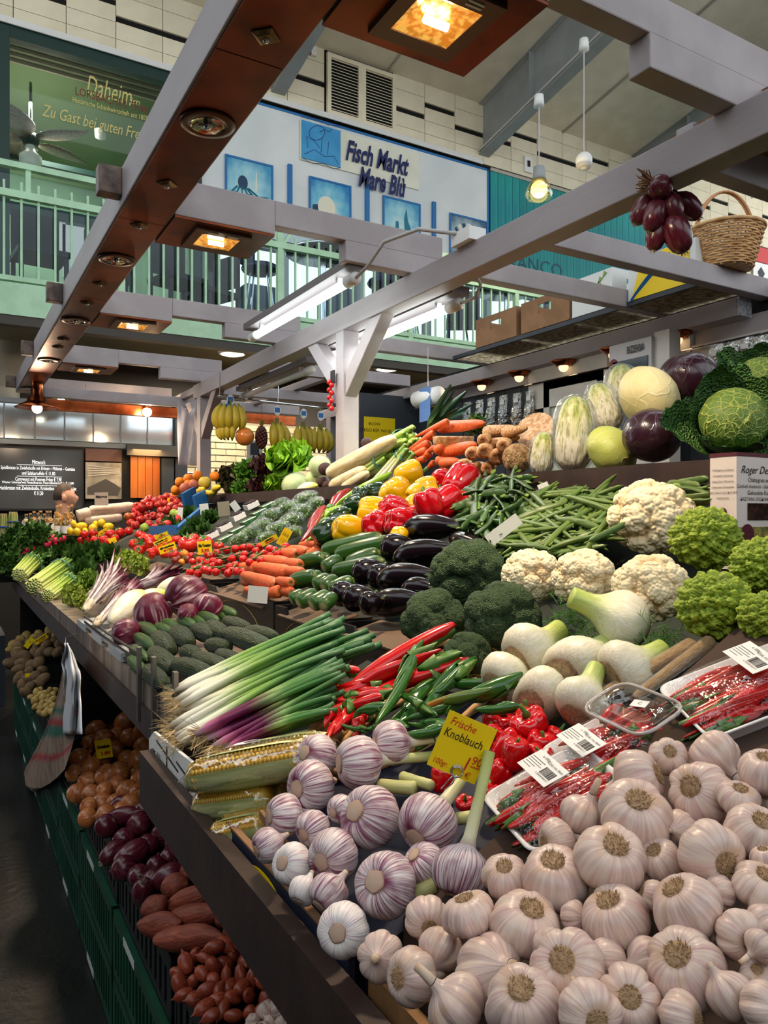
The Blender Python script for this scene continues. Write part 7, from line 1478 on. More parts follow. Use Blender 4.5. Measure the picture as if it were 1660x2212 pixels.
for k,(x,y,w_,q,lab)in enumerate(((315,247,112,'net_fruit','netted fruit bag beside the oranges'),(402,207,104,'net_fruit','netted fruit bag above the first one'),(505,192,124,'pear_bag','yellow fruit in a net beside the white paper'),(368,312,112,'mango','red mango below the netted fruit'))):u,v=cN(x,y);ball(u,v,w_*sN,q,'netted_fruit' if 'mango' not in q else 'mango',lab,'fruit',X=1.6)
for k,(x0,y0,x1,y1)in enumerate(((470,300,560,290),(540,310,620,270),(440,280,500,250),(580,260,650,230))):rod(*cN(x0,y0),*cN(x1,y1),70*sN,'lemon','lemon','yellow lemon below the netted fruit','lemon','lemons by the oranges',X=1.6)
for x0,y0,x1,y1 in ((820,600,950,580),(770,580,840,560),(960,620,1060,600),(1060,560,1150,550),(1120,600,1240,590),(730,650,800,640),(800,660,880,640),(1000,570,1070,580),(890,650,960,650)):rod(*cM(x0,y0),*cM(x1,y1),95*sM,'lemon','lemon','yellow lemon between the oil bottles and the tomatoes','lemon','lemons by the bottles',h=.03)
fruit('radish',(206,30,74),vc_gloss)
for x,y in ((295,845),(340,830),(370,845),(410,800),(440,820),(500,790),(530,770),(270,890),(235,930),(340,860),(550,720),(580,705),(600,740),(540,740),(690,720),(460,805),(400,840),(210,950),(640,735),(590,790)):u,v=cM(x,y);ball(u,v,66*sM,'radish','radish','pink radish in the bunches beside the parsley','radish','radishes',h=.03)
for k,(x,y,w_,q,lab)in enumerate(((60,870,260,'parsley','parsley bunch at the far counter corner'),(60,990,260,'parsley','parsley bunch lowest at the far counter corner'),(230,700,280,'parsley','parsley bunch below the oil bottles'),(420,670,260,'parsley','parsley bunch beside the radishes'),(150,790,260,'parsley','parsley bunch in the middle of the herbs'),(120,650,160,'dark_leaf','dark dill tuft beside the asparagus'),(300,770,200,'parsley','parsley bunch under the bottles, by the radishes'),(480,900,330,'dark_leaf','leafy celery tops behind the radishes'),(650,880,360,'dark_leaf','leafy green tops of the front celery bunch'),(840,930,400,'dark_leaf','spinach leaves in the middle of the counter'),(1010,870,380,'dark_leaf','spinach leaves below the round tomatoes'),(900,1050,340,'dark_leaf','spinach leaves above the lettuce'),(1200,880,300,'dark_leaf','spinach leaves next to the beef tomatoes'),(760,800,280,'dark_leaf','green leaves beside the white tag'),(380,960,260,'parsley','celery leaves above the far celery bunch'),(810,1330,330,'endive','yellow-green endive at the counter edge'),(950,1180,330,'escarole','light green lettuce behind the long radicchio'),(1400,960,330,'endive','pale curly endive behind the spidery radicchio'),(1520,1000,280,'endive','pale lettuce beside the beef tomato box'),(900,1400,230,'endive','wilted endive head next to the long radicchio'))):
    u,v=cM(x,y);ball(u,v,w_*sM,q,{'parsley':'parsley_bunch','dark_leaf':'leafy_bunch'}.get(q,'leaf_lettuce'),lab,{'parsley':'herb','dark_leaf':'leaf vegetable'}.get(q,'lettuce'),axis=-FWD*.6+UP*.6+RGT*.3,h=.03,pack=.55)
yc=ramp(np.linspace(0,1,8),[(0,(206,216,130)),(.4,(170,196,80)),(1,(90,136,50))]);bundle('stalk_bunch',40,yc,9,.07)
for k,(x0,y0,x1,y1,w_,lab)in enumerate(((210,1120,380,940,220,'far bunch of thin celery stalks at the counter edge'),(380,1250,720,1010,260,'large bunch of thin celery stalks with a blue band'),(520,1350,780,1150,200,'lower bunch of thin celery stalks next to the endive'))):rod(*cM(x0,y0),*cM(x1,y1),w_*sM,'stalk_bunch','celery_bunch',lab,'celery',h=.03,spin=k)
for k,(x,y,w_)in enumerate(((170,590,240),(350,480,220),(420,600,280),(560,520,240),(330,690,240),(500,650,220),(90,640,160))):u,v=cN(x,y);ball(u,v,w_*sN,'dark_leaf','herb_bunch','loose green herbs '+['inside the blue crate','behind the slanting white tag','in front of the white tag','under the grey card','above the beef tomatoes','beside the berry punnets','at the blue crate corner'][k],'herb',h=.03,axis=-FWD*.6+UP*.8,pack=.55)
sb_=[(p,m)for p,m in PROTO['escarole']];V4=ico(4)[0];bagf=Geo().add(V4*np.array([.56,.56,.34])*(1+.05*nz(V4,31,9))[:,None],ico(4)[1]);PROTO['salad_bag']=[sb_[0],PM(bagf,film('bag_film',(236,246,236),.12,.06,.8,16),'film_bag',merge=False)]
for k,(x,y,w_)in enumerate(((1150,520,240),(1310,450,240),(1340,570,260),(1050,620,240),(940,690,220),(1210,650,250),(1480,360,260),(1570,400,200),(1430,480,240),(830,750,190),(1240,400,180),(1100,730,200),(1350,680,200))):u,v=cN(x,y);ball(u,v,w_*sN,'salad_bag','salad_bag','clear bag of green salad between berry punnets and pointed peppers','salad bag','bagged salads',axis=UP-RGT*.4,h=.02,pack=.6)
bg=Geo().box(-.5,.5,-.5,.5,-.3,.1);be=Geo();rs=np.random.RandomState(2)
for k in range(90):be.ball((rs.uniform(-.44,.44),rs.uniform(-.44,.44),.1+rs.uniform(0,.1)),.07,6,4)
PROTO['punnet']=[PM(bg,m_paper,'tray',False,False),PM(be,mat('dark_berry',(40,16,30),rough=.3),'berries',merge=False)];PROTO['cress_pack']=[PM(Geo().box(-.5,.5,-.5,.5,-.3,.02),mat('pack_green',(74,120,74),(40,84,48),scale=9,rough=.3,coat=.4),'pack',False,False),PM(Geo().box(.2,.5,-.5,.5,.02,.03),m_paper,'label',False,False)]
for k,(x,y)in enumerate(((560,690),(690,610),(820,510),(950,400))):u,v=cN(x,y);ball(u,v,125*sN,'punnet','berry_punnet','white punnet of dark berries, '+['nearest the beef tomatoes','second up the slope','third up the slope','topmost by the shelf'][k],'punnet',axis=(-.41,0,.91),h=.04,spin=0,fix=True)
for k,(x,y)in enumerate(((700,720),(810,640),(920,550),(1020,470),(1110,400))):u,v=cN(x,y);ball(u,v,140*sN,'cress_pack','herb_pack','green herb pack with a white label, '+['lowest of the row','second of the row','middle of the row','fourth of the row','topmost by the shelf'][k],'packet',axis=(-.41,0,.91),h=.04,spin=0,fix=True)
flush(35,.05)
# vine tomatoes: each truss is one thing with its tomatoes
TR=[[(535,890),(620,875),(720,845),(800,835),(880,825),(945,820),(1040,812),(1135,835)],[(570,905),(640,970),(700,945),(770,930),(830,905),(890,890)],[(530,975),(585,955),(880,935),(940,965),(985,920),(1000,858),(1080,880),(1050,950)],[(405,1030),(500,1035),(545,1048),(610,1058),(690,1035),(745,1010)],[(800,992),(810,1052),(760,1048),(870,1058),(730,1070)],[(590,1000),(470,950),(450,1012),(360,1062),(440,1075)],[(1140,905),(1210,885),(1120,870),(1290,812),(1180,850)]]
for k,L_ in enumerate(TR):
    t=thing('vine_tomato_truss','truss of small red vine tomatoes, '+['along the upper edge beside the yellow cards','second row down from the upper edge','in the middle, touching the carrots','along the lower edge of the box','at the lower edge by the carrot ends','at the lower corner above the radicchio','between the carrots and the tall yellow card'][k],'tomato','vine tomato trusses');pp=[]
    for j,(x,y)in enumerate(L_):
        u,v=cN(x,y);tt=surf_t(u,v,.03+.012*(j%2));p=P(u,v,tt);s=82*sN*tt/F;pp.append(p+np.array([.012,.01,.012]))
        a=place('tomato',axis_M(p,RS.normal(size=3)+UP,s),'tomato','','');del a['label'];del a['category'];a.parent=t
    pp=np.array(sorted(pp,key=lambda q:q[1]));ob('vine',Geo().tube(pp,.004,6,col=S(84,100,50)),vc_flat,t,True)
# cards
def pcard(c,tl,trr,bl,lab,s1='',s2='',m=None,k=0,hh=.06):
    a,b,d=c(*tl),c(*trr),c(*bl);cx,cy=(b[0]+d[0])/2,(b[1]+d[1])/2;return card(*a,*b,*d,surf_t(cx,cy,hh),'price_card',lab,[(s1,.5,.66,.30,m_ink,.15),(s2,.5,.28,.30,m_inkred,.1)],m=m)
pcard(cN,(490,772),(628,758),(442,892),'yellow card with handwriting in front of the largest beef tomato','Mix Tomaten','2.90');pcard(cN,(1035,775),(1190,690),(1065,815),'yellow card lying on the salad bags, behind the tall one','250g','1.90');pcard(cN,(1310,640),(1388,684),(1195,775),'tall yellow card above the carrots','Stück','1.50')
pcard(cN,(15,712),(140,658),(30,748),'yellow card among the tomatoes, uppermost of three','kg','3.90');pcard(cN,(40,770),(205,692),(25,825),'yellow card among the tomatoes, middle of three','Ochsen','4.90');pcard(cN,(115,825),(275,768),(75,890),'yellow card among the tomatoes, lowest of three','Spanien','3.50')
pcard(cN,(28,350),(92,348),(26,405),'small yellow card on the apples','Bio','2.90');pcard(cN,(140,336),(210,344),(134,412),'second small yellow card on the apples, nearer the oranges','Jona','2.50');pcard(cM,(1090,660),(1215,588),(1070,702),'yellow card between lemons and round tomatoes','','2.50');pcard(cM,(1240,745),(1318,715),(1195,785),'yellow card below the round tomatoes','','3.00')
m_tagw=mat('tag_grey',(206,210,208),rough=.4)
pcard(cN,(235,428),(286,432),(235,548),'narrow white tag in the herbs',m=m_tagw);pcard(cN,(445,402),(530,390),(470,540),'slanting white tag before the blue crate',m=m_tagw);pcard(cN,(668,382),(782,370),(640,520),'grey-brown blank card beside the berry punnets',m=mat('tag_tan',(150,140,122)));pcard(cN,(770,385),(826,345),(800,480),'pale grey tag behind the berry punnets',m=m_tagw);pcard(cM,(560,730),(600,725),(535,880),'narrow pinkish tag between the radishes',m=mat('tag_pink',(206,186,176)));pcard(cM,(1090,235),(1240,230),(1030,365),'cream price sign behind the paper parcels','Mangos','',mat('tag_cream',(226,200,176)),hh=.1)
pcard(cA,(1375,992),(1490,1003),(1430,1072),'bent grey card sticking out below the carrots',m=m_tagw)
u0,v0=cC(0,1190);pcard(cC,(-20,1150),(165,1010),(10,1220),'white printed strip dividing snow peas from beans',m=m_paper,hh=.07);pcard(cC,(270,860),(330,835),(290,880),'small white printed tag behind the green beans',m=m_paper,hh=.05)
# blue crate by the herbs
bcr=thing('blue_crate','bright blue plastic crate of herbs below the oranges','crate');m_bl=mat('blue_plastic',(44,104,170),rough=.35)
def q3(x,y,h):u,v=cN(x,y);return P(u,v,surf_t(u,v,h))
for k,(a,b)in enumerate((((-20,660),(230,650)),((230,650),(480,440)),((300,400),(420,330)),((410,400),(520,340)))):ob('side',Geo().bar(q3(*a,.05),q3(*b,.05),.02,[.06,.03,.16,.12][k]),m_bl,bcr)
# parcels, oil bottles, asparagus, jar
PROTO['parcel']=[PM(Geo().lathe([(0,0),(.42,0),(.5,.05),(.5,.9),(.4,1),(0,.98)],16,lambda T,R,Z:(R*(1+.06*np.cos(3*T)),Z)),mat('parcel_paper',(226,204,186),(206,180,160),scale=7,rough=.6),'wrap')]
for k,(x0,y0,x1,y1,w_)in enumerate(((980,420,1450,375,120),(920,530,1320,490,110),(840,480,980,440,140))):rod(*cM(x0,y0),*cM(x1,y1),w_*sM,'parcel','paper_parcel',['topmost rolled white paper parcel','rolled white paper parcel underneath','short white parcel end beside the bottles'][k],'parcel',Y=6.1,spin=.5)
def bottle_p(oil):
    pf=[(0,0),(.45,0),(.5,.03),(.5,.52),(.42,.60),(.2,.68),(.16,.9),(.19,.91),(.19,.95)]
    return [PM(Geo().lathe(pf,16),film('bottle_glass',(250,240,200),.03,.1,0),'glass'),PM(Geo().lathe([(0,.02),(.44,.02),(.46,.5),(.38,.58),(.14,.68),(0,.68)],14),mat('oil_'+str(oil[0]),oil,rough=.1,coat=.3),'oil'),PM(Geo().lathe([(.16,.9),(.2,.9),(.2,1.0),(0,1.0)],12),mat('cork',(196,150,100)),'cork'),PM(Geo().lathe([(.51,.1),(.51,.42)],16),m_paper,'label')]
PROTO['oil_bottle']=bottle_p((190,140,20));PROTO['dark_oil_bottle']=bottle_p((120,96,16));PROTO['jar']=bottle_p((206,190,150))
for k,(x,yb,yt,w_)in enumerate(((285,610,455,70),(330,615,445,60),(370,620,425,62),(440,625,418,75),(480,640,450,55),(510,625,420,60),(545,640,420,65),(610,690,430,75),(655,690,348,72),(710,690,432,72),(745,640,365,60),(780,640,350,64),(770,660,432,60),(410,640,440,50),(620,600,362,60))):
    rod(*cM(x,yb),*cM(x,yt),w_*sM*1.25,['oil_bottle','dark_oil_bottle'][k%2]if k else 'jar','oil_bottle',['stout pale jar at the left end of the bottle row'][k]if k<1 else ('tallest corked oil bottle, right before the man' if k==8 else 'corked bottle of golden oil in front of the man'),'bottle','oil bottles',Y=6.28+.05*(k%3),spin=0,fix=True)
g=Geo()
for k in range(14):a=k*2.4;q=.36*math.sqrt(k/14);g.tube([(q*math.cos(a),q*math.sin(a),0),(q*math.cos(a),q*math.sin(a),.8),(q*math.cos(a),q*math.sin(a),1)],[.11,.11,.03],6,col=ramp([0,.7,1],[(0,(206,200,150)),(.6,(150,170,80)),(1,(130,110,80))]))
PROTO['asparagus']=[PM(g,vc_semi,'spears',merge=False),PM(Geo().tube([(.48*math.cos(a),.48*math.sin(a),.5)for a in np.linspace(0,6.3,16)],.04,5,col=S(50,80,150)),vc_flat,'band',merge=False)]
for k,(x,yb,yt,w_)in enumerate(((30,740,450,120),(140,650,430,120))):rod(*cM(x,yb),*cM(x,yt),w_*sM,'asparagus','asparagus_bunch',['asparagus bunch standing at the picture edge','asparagus bunch beside the oil bottles'][k],'asparagus',Y=6.25,spin=0,fix=True)
ob('bottle_stand',Geo().box(-.05,1.5,6.12,6.46,1.0,1.335),m_black,ctr)
flush(1)
# black cartons under carrots, courgettes, aubergines
for k,(y0,y1,x0,zt,lab)in enumerate(((2.14,2.84,.86,1.232,'black printed carton under the carrots'),(1.72,2.10,.85,1.228,'black printed carton under the courgettes'),(1.30,1.70,.86,1.225,'black printed carton under the aubergines'),(2.9,3.5,.90,1.24,'black printed carton under the vine tomatoes'),(3.55,4.3,.92,1.23,'black carton under the beef tomatoes'))):
    t=thing('black_carton',lab,'box',None,(x0,y0,1.062));L_=y1-y0;hh=zt-1.062;mk=mat('carton_black',(26,24,24),(34,30,28),scale=6,rough=.45)
    ob('light_block_grey',Geo().prism([(0,0,0),(0,L_,0),(0,L_,hh),(0,L_*.8,hh),(0,L_*.75,hh-.03),(0,L_*.25,hh-.03),(0,L_*.2,hh),(0,0,hh)],(.008,0,0)),mk,t);ob('side_wall',Geo().box(.008,.12,0,.008,0,hh),mk,t);ob('side_wall',Geo().box(.008,.12,L_-.008,L_,0,hh),mk,t);ob('liner_card',Geo().prism([(-.01,L_*.1,hh-.028),(.1,L_*.1,hh+.0),(.1,L_*.9,hh+.0),(-.01,L_*.9,hh-.028)],(0,0,.004)),mat('liner_card',(104,84,68),rough=.8),t)
    ob('gold_line',Geo().tube([(-.001,L_*(.5+.38*math.cos(a)),hh*(.1+.9*math.sin(a)*.8))for a in np.linspace(0,math.pi,14)],.0015,4),mat('gold_print',(176,140,70)),t);text(t,'lettering','HONIG',m_cable,frame_M((-.001,L_*.5,hh*.42),(0,-1,0),(0,0,1)),.03)
for k,y in enumerate((2.95,2.62,2.3)):tag(ob('foam_block',Geo().box(.445,.53,y,y+.2,1.062,1.088),mat('block_grey',(176,178,180),rough=.5)),['far','middle','near'][k]+' pale block lying on the counter edge below the radicchio','block')
for k,y in enumerate((2.02,1.86,1.66)):tag(ob('steel_bracket',Geo().box(.434,.444,y,y+.018,.955,1.15),mat('bracket_steel',(120,116,112),rough=.35,metal=.8)),'upright steel bracket on the counter edge, '+['farthest of three by the cucumbers','middle of three by the cucumbers','nearest the spring onion roots'][k],'bracket')
tr_=thing('black_wire_tray','black wire tray edge under the radicchio','tray',None,(.46,2.1,1.065));[ob('wire',Geo().tube([(0,0,z),(-.01,.45,z),(-.01,.9,z)],.004,5),m_black,tr_)for z in (.01,.03,.05)]
# chestnut box
c0=onX(1592,976,1.36);Mb=frame_M((c0[0],c0[1],c0[2]-.235),RGT*.86+FWD*.52,(0,0,1));fx=RGT*.86+FWD*.50;lx=-RGT*.5+FWD*.86
cbx2=thing('chestnut_box','white chestnut carton with a dark window and tree photo','box',None,(c0[0],c0[1],c0[2]-.235));HB=.235
fx=np.array([fx[0],fx[1],0]);fx/=np.linalg.norm(fx);lx=np.array([-fx[1],fx[0],0])
m_bx=mat('box_cream',(236,222,214),rough=.5);m_plum=mat('box_plum',(92,36,46),rough=.5)
ob('carton',Geo().prism([(0,0,0),fx*.17,fx*.17+lx*.06,lx*.06],(0,0,HB)),m_bx,cbx2);ob('lid_band',Geo().prism([-fx*.0006-lx*.0006,fx*.171-lx*.0006,fx*.171+lx*.061,-fx*.0006+lx*.061],(0,0,.008)).move(tr(0,0,HB-.008)),m_plum,cbx2)
FM=lambda a,z,d=.0012:frame_M(fx*a-lx*d+np.array([0,0,z]),fx,(0,0,1));LM=lambda a,z,d=.0012:frame_M(lx*a-fx*d+np.array([0,0,z]),-lx,(0,0,1))
text(cbx2,'lettering','Roger Descours',m_ink,FM(.085,HB-.035),.022,shear=.4);text(cbx2,'lettering','Châtaignes entières',m_ink,FM(.085,HB-.055),.0125);text(cbx2,'lettering','Cooked chestnuts - Gekochte Maronen',m_ink,FM(.085,HB-.068),.0105);text(cbx2,'lettering','Gekookte Kastanjes',m_ink,FM(.085,HB-.081),.0125);text(cbx2,'lettering','ΚΑΣΤΑΝΑ ΟΛΟΚΛΗΡΑ ΨΗΜΕΝΑ',m_ink,FM(.085,HB-.094),.0095)
for k,s_ in enumerate(('Châtaignes entières','Cooked chestnuts','Gekochte Maronen','Gekookte Kastanjes','ΚΑΣΤΑΝΑ ΟΛΟΚΛΗΡΑ','ΨΗΜΕΝΑ')):text(cbx2,'lettering',s_,m_ink,LM(.03,HB-.035-.0115*k),.0062)
g=Geo().box(.035,.14,0,.003,HB-.135,HB-.102);g.move(frame_M(-lx*.003,fx,lx));ob('window',g,mat('chestnut_window',(40,24,20),(70,44,34),scale=60,rough=.15),cbx2);g=Geo().box(.003,.168,0,.002,0,HB-.15);g.move(frame_M(-lx*.002,fx,lx));ob('tree_photo',g,mat('tree_print',(196,170,90),(70,90,50),scale=45,detail=5,fac=(.35,.65)),cbx2)
o=ob('round_badge',Geo().lathe([(0,0),(.021,0),(.021,.001),(0,.001)],24),m_plum,cbx2);o.matrix_local=Matrix(FM(.03,HB-.165,.003).tolist())
for q,(a,b,r,cl)in enumerate(((.03,.115,.009,m_plum),(.018,.103,.007,m_or),(.042,.102,.007,m_plum),(.033,.101,.007,m_plum))):o=ob('chestnut_print',Geo().lathe([(0,0),(r,0),(r,.0006),(0,.0006)],16),cl,cbx2);o.matrix_local=Matrix(LM(a,b,.0006+q*.0003).tolist())
# ================================================================== crates under the counter
def low_t(u,v,h=0.0):r=ray(u,v);return (CAMZ-.32-h)/(.5*r[0]-r[2])
m_gcr=mat('green_crate',(16,70,50),(12,58,42),scale=6,rough=.4);m_bcr=mat('black_crate',(20,21,24),rough=.45)
gm=Geo().box(0,.02,0,.58,0,.03).box(0,.02,0,.58,.155,.185).box(0,.42,0,.015,0,.185).box(0,.42,.565,.58,0,.185).box(.4,.42,0,.58,0,.185).box(0,.42,0,.58,0,.01)
for k in range(15):gm.box(0,.014,.02+k*.038,.034+k*.038,.03,.155)
gm=gm.mesh('body',False);gm.materials.append(m_gcr);stm=Geo().box(-.001,0,0,.13,0,.022).mesh('sticker',False);stm.materials.append(m_tagw)
bm_=Geo().box(0,.016,0,.57,.11,.15).box(0,.016,0,.57,0,.02).box(0,.4,0,.012,0,.15).box(0,.4,.558,.57,0,.15).box(.39,.4,0,.57,0,.15).box(0,.4,0,.57,0,.008)
for k in range(12):bm_.box(.002,.012,.02+k*.047,.045+k*.047,.02,.11)
bm_=bm_.mesh('body',False);bm_.materials.append(m_bcr)
for i in range(9):
    y=.45+.6*i;w9=['at the very front, under the small garlic','under the shallots','under the sweet potatoes','under the red onions','under the brown onions','below the hanging bags','under the small yellow potatoes','under the brown potatoes','farthest along the counter'][i]
    for j in range(2):
        t=thing('green_crate',['lower','upper'][j]+' green plastic crate '+w9,'crate','green crates under the counter',(.41,y,.002+.187*j));ob('body',gm,None,t);ob('sticker',stm,None,t,loc=(-.0005,.3,.16 if j else .005))
    t=thing('black_crate','black slatted crate '+w9,'crate','black crates under the counter',(.425,y,.378));ob('body',bm_,None,t)
def fill(poly,n,w_,prs,name,lab,cat,grp,seed,dmin,cr=cG,cn='G',kind='ball',h=0.0,ang=0,L_=(100,150)):
    rs=np.random.RandomState(seed);xs=[p[0]for p in poly];ys=[p[1]for p in poly];pts=[];tries=0
    while len(pts)<n and tries<4000:
        tries+=1;x,y=rs.uniform(min(xs),max(xs)),rs.uniform(min(ys),max(ys))
        if not inside(poly,x,y)or any(math.hypot(x-a,y-b)<dmin for a,b in pts):continue
        pts.append((x,y));u,v=cr(x,y);ball(u,v,wd(cn,w_*rs.uniform(.85,1.15)),prs[len(pts)%len(prs)],name,lab,cat,grp,axis=rs.normal(size=3),t=low_t(u,v,h+rs.uniform(-.01,.01)))
fill([(420,60),(560,-60),(640,-140),(840,-60),(830,180),(870,330),(700,420),(500,450),(440,300)],60,118,['onion'],'onion','brown onion in the crate below the spring onions','onion','brown onions',1,68)
fill([(600,470),(860,370),(990,480),(1080,660),(900,880),(770,900),(700,700),(590,640)],30,130,['red_onion','red_onion','long_red_onion'],'red_onion','dark red onion in the crate between onions and sweet potatoes','onion','red onions',2,84)
for k,(a,b,c,d)in enumerate(((600,470,830,400),(640,390,800,340))):rod(*cG(a,b),*cG(c,d),wd('G',110),[PM(Geo().lathe([(r,(z+.45)/1.05)for r,z in onp],24),m_ron,'bulb')],'long_red_onion',['long red onion lying across the front of its crate','long red onion next to the brown onions'][k],'onion',t0=low_t(*cG(a,b),.05),t1=low_t(*cG(c,d),.05))
for k,(a,b,c,d,w_)in enumerate(((968,745,1200,790,130),(935,870,1090,830,130),(945,985,1290,860,130),(955,1030,1360,980,140),(815,1000,970,900,130),(795,1065,1050,1050,140),(885,1150,1300,1140,165),(1290,1130,1460,1090,130),(1250,1060,1400,1010,120))):
    rod(*cG(a,b),*cG(c,d),wd('G',w_),'sweet_potato','sweet_potato','sweet potato '+['topmost, beside the red onions','behind the topmost one at the back','long one in the middle of its crate','long one with a pale tip','standing at the left of its crate','pointed one at the crate front','largest one lying lowest','short one above the shallots','under the brown board'][k],'sweet potato','sweet potatoes',t0=low_t(*cG(a,b),.02),t1=low_t(*cG(c,d),.02),spin=k)
fill([(1000,1310),(1200,1200),(1420,1150),(1540,1300),(1640,1480),(1420,1620),(1200,1600),(1040,1450)],48,88,['shallot'],'shallot','copper-brown shallot in the crate next to the sweet potatoes','shallot','shallots',3,62)
fill([(1430,1600),(1600,1510),(1700,1640),(1420,1700)],10,100,['garlic0','garlic2'],'small_garlic','small white garlic bulb in the lowest crate corner','garlic','garlic under the counter',4,60)
fill([(60,490),(110,400),(230,340),(370,350),(380,420),(250,450),(260,600),(150,660),(90,560)],46,70,['potato'],'potato','earthy brown potato in the far crate under the counter','potato','brown potatoes',5,38,cD,'D');fill([(45,440),(60,380),(150,330),(330,290),(340,330),(200,350),(90,430)],20,52,['yellow_potato'],'yellow_potato','yellow potato in the farthest crate by the yellow cards','potato','yellow potatoes far',6,32,cD,'D');fill([(170,690),(230,640),(320,640),(300,780),(220,790)],34,42,['yellow_potato'],'small_potato','small yellow potato beside the hanging paper bags','potato','small potatoes',7,24,cD,'D')
flush(30,.06)
def lcard(tl,trr,bl,lab,s1,s2):
    a,b,d=cD(*tl),cD(*trr),cD(*bl);card(*a,*b,*d,low_t(*d,.03),'price_card',lab,[(s1,.5,.62,.22,m_ink,.15),(s2,.55,.25,.24,m_inkred,.1)])
lcard((585,940),(678,925),(562,1045),'yellow onion price card in the brown onions','Zwiebeln','1.90');lcard((215,355),(285,310),(210,385),'yellow card on the far potatoes, larger one','Kartoffeln','1.50');lcard((150,320),(175,340),(135,388),'narrow yellow card on the far potatoes','kg','');lcard((150,550),(200,545),(145,572),'yellow card lying flat on the brown potatoes','','1.20')
bt=thing('black_basket','black plastic basket hanging below the counter by the potatoes','basket',None,(.47,3.3,.62))
for k in range(7):ob('rib',Geo().box(0,.006,.0,.5,.01+k*.034,.03+k*.034),m_bcr,bt)
ob('wall',Geo().box(.006,.01,0,.5,0,.245).box(0,.3,-.006,0,0,.245).box(0,.3,.5,.506,0,.245).box(0,.3,0,.5,0,.006),m_bcr,bt)
for k in range(2):tag(ob('bin',Geo().box(.0-.5*k,.4-.5*k,6.55,7.1,0,.55+.25*k),mat('bin%d'%k,[(60,66,72),(22,60,130)][k],rough=.5)),['grey bin beyond the far counter end','blue box beyond the far counter end'][k],'box')
# paper bags and plastic bag on a hook
hk=onX(143,1388,.40);bg_=thing('paper_bags','fan of brown paper bags with green and red stripes hanging from the counter','bags',None,tuple(hk))
def on40(x,y,d=0):p=onX(*cD(x,y),.40-d);return p-hk
TL,TRR,BL,BR=(365,490),(420,500),(75,1215),(330,1130)
for k in range(6):
    A=np.zeros((7,22,3));C_=np.zeros((7,22,3));sh_=k*9
    for i in range(7):
        for j in range(22):
            a,b=i/6,j/21;bx,by=BL[0]+(BR[0]-BL[0])*a,BL[1]+(BR[1]-BL[1])*a+60*math.sin(math.pi*a);tx,ty=TL[0]+(TRR[0]-TL[0])*a,TL[1]
            x=tx+(bx-tx)*b**1.25+45*math.sin(math.pi*b)*(1 if a>.5 else .6)+sh_*b;A[i,j]=on40(x,ty+(by-ty)*b-sh_*.6*b,.004*k+.006*math.sin(9*a+k))
            z=b;c=(150,128,112)
            if .34<z<.42 or .50<z<.60:c=(40,100,84)
            if .445<z<.48 or .76<z<.785:c=(170,40,44)
            C_[i,j]=S(c)
    ob('bag',Geo().grid(A,col=C_),vc('paperbag',rough=.8,col2=(220,210,200),scale=20),bg_,True)
p0_,p1_=on40(215,1080,.05),on40(350,1060,.05);text(bg_,'lettering','OBST',mat('bag_green',(40,100,84)),frame_M((p0_+p1_)/2,p1_-p0_,(0,0,1)),.055,shear=.2)
ob('hook',Geo().tube([(0,0,.0),(0,0,.02),(.04,0,.03),(.05,0,0)],.003,5),m_chrome,bg_)
pb=thing('plastic_bag','white plastic carrier bags hanging in front of the paper bags','bag',None,tuple(hk));A=np.zeros((10,24,3))
for i in range(10):
    for j in range(24):
        b=j/23;hw=np.interp(b,[0,.06,.2,.5,1],[6,14,42,44,54]);cx=np.interp(b,[0,.3,1],[385,415,416]);e=i/9*2-1;A[i,j]=on40(cx+e*hw+5*math.sin(20*b)*(1-b),372+528*b,.035+.012*math.sin(4*e+3*b)+.008*math.sin(9*e)*(1-b))
o=ob('bag',Geo().grid(A),mat('bag_white',(222,224,230),rough=.4),pb,True);o.modifiers.new('s','SOLIDIFY').thickness=.004
# ================================================================== hanging things
def hang(name,lab,cat,u,v,X,grp=None):return thing(name,lab,cat,grp,tuple(onX(u,v,X)))
os_=thing('onion_string','bunch of red onions hanging from the middle beam','onions',None,tuple(onX(*cJ(690,200),1.80)))
T0=1.8/ray(*cJ(690,500))[0];org=onX(*cJ(690,200),1.80)
for k,(x,y,w_,tx,ty,d)in enumerate(((640,370,205,740,290,-.05),(475,580,180,560,420,.0),(590,630,190,640,480,-.03),(765,560,165,740,430,-.04),(905,545,185,800,430,.0),(605,820,175,640,660,-.01),(800,800,230,740,640,-.03))):
    u,v=cJ(x,y);pt,pq=P(u,v,T0+d),P(*cJ(tx,ty),T0+d);s=wd('J',w_)*1.12*T0/F
    a=place('red_onion' if k==0 else 'long_red_onion',axis_M(pt-org,(pq-pt)if k else -FWD*-.8+RGT*.4+UP*.5,s),'onion','','');del a['label'];del a['category'];a.parent=os_
g=Geo();rs=np.random.RandomState(6)
for k in range(46):a=P(*cJ(570+rs.uniform(-20,30),330+rs.uniform(-40,40)),T0-.03)-org;e=P(*cJ(430+rs.uniform(-30,110),300+rs.uniform(-110,120)),T0-.03+rs.uniform(-.03,.03))-org;g.tube([a,(a+e)/2+rs.normal(size=3)*.006,e],[.003,.0025,.0012],4,col=np.array(S(150,110,70))*rs.uniform(.6,1.2))
ob('straw',g,vc_flat,os_);ob('hook',Geo().tube([P(*cJ(x,y),T0)-org for x,y in ((690,270),(690,190),(740,150),(790,170),(780,260),(740,320))],.006,8,col=S(60,90,50)),vc_semi,os_,True)
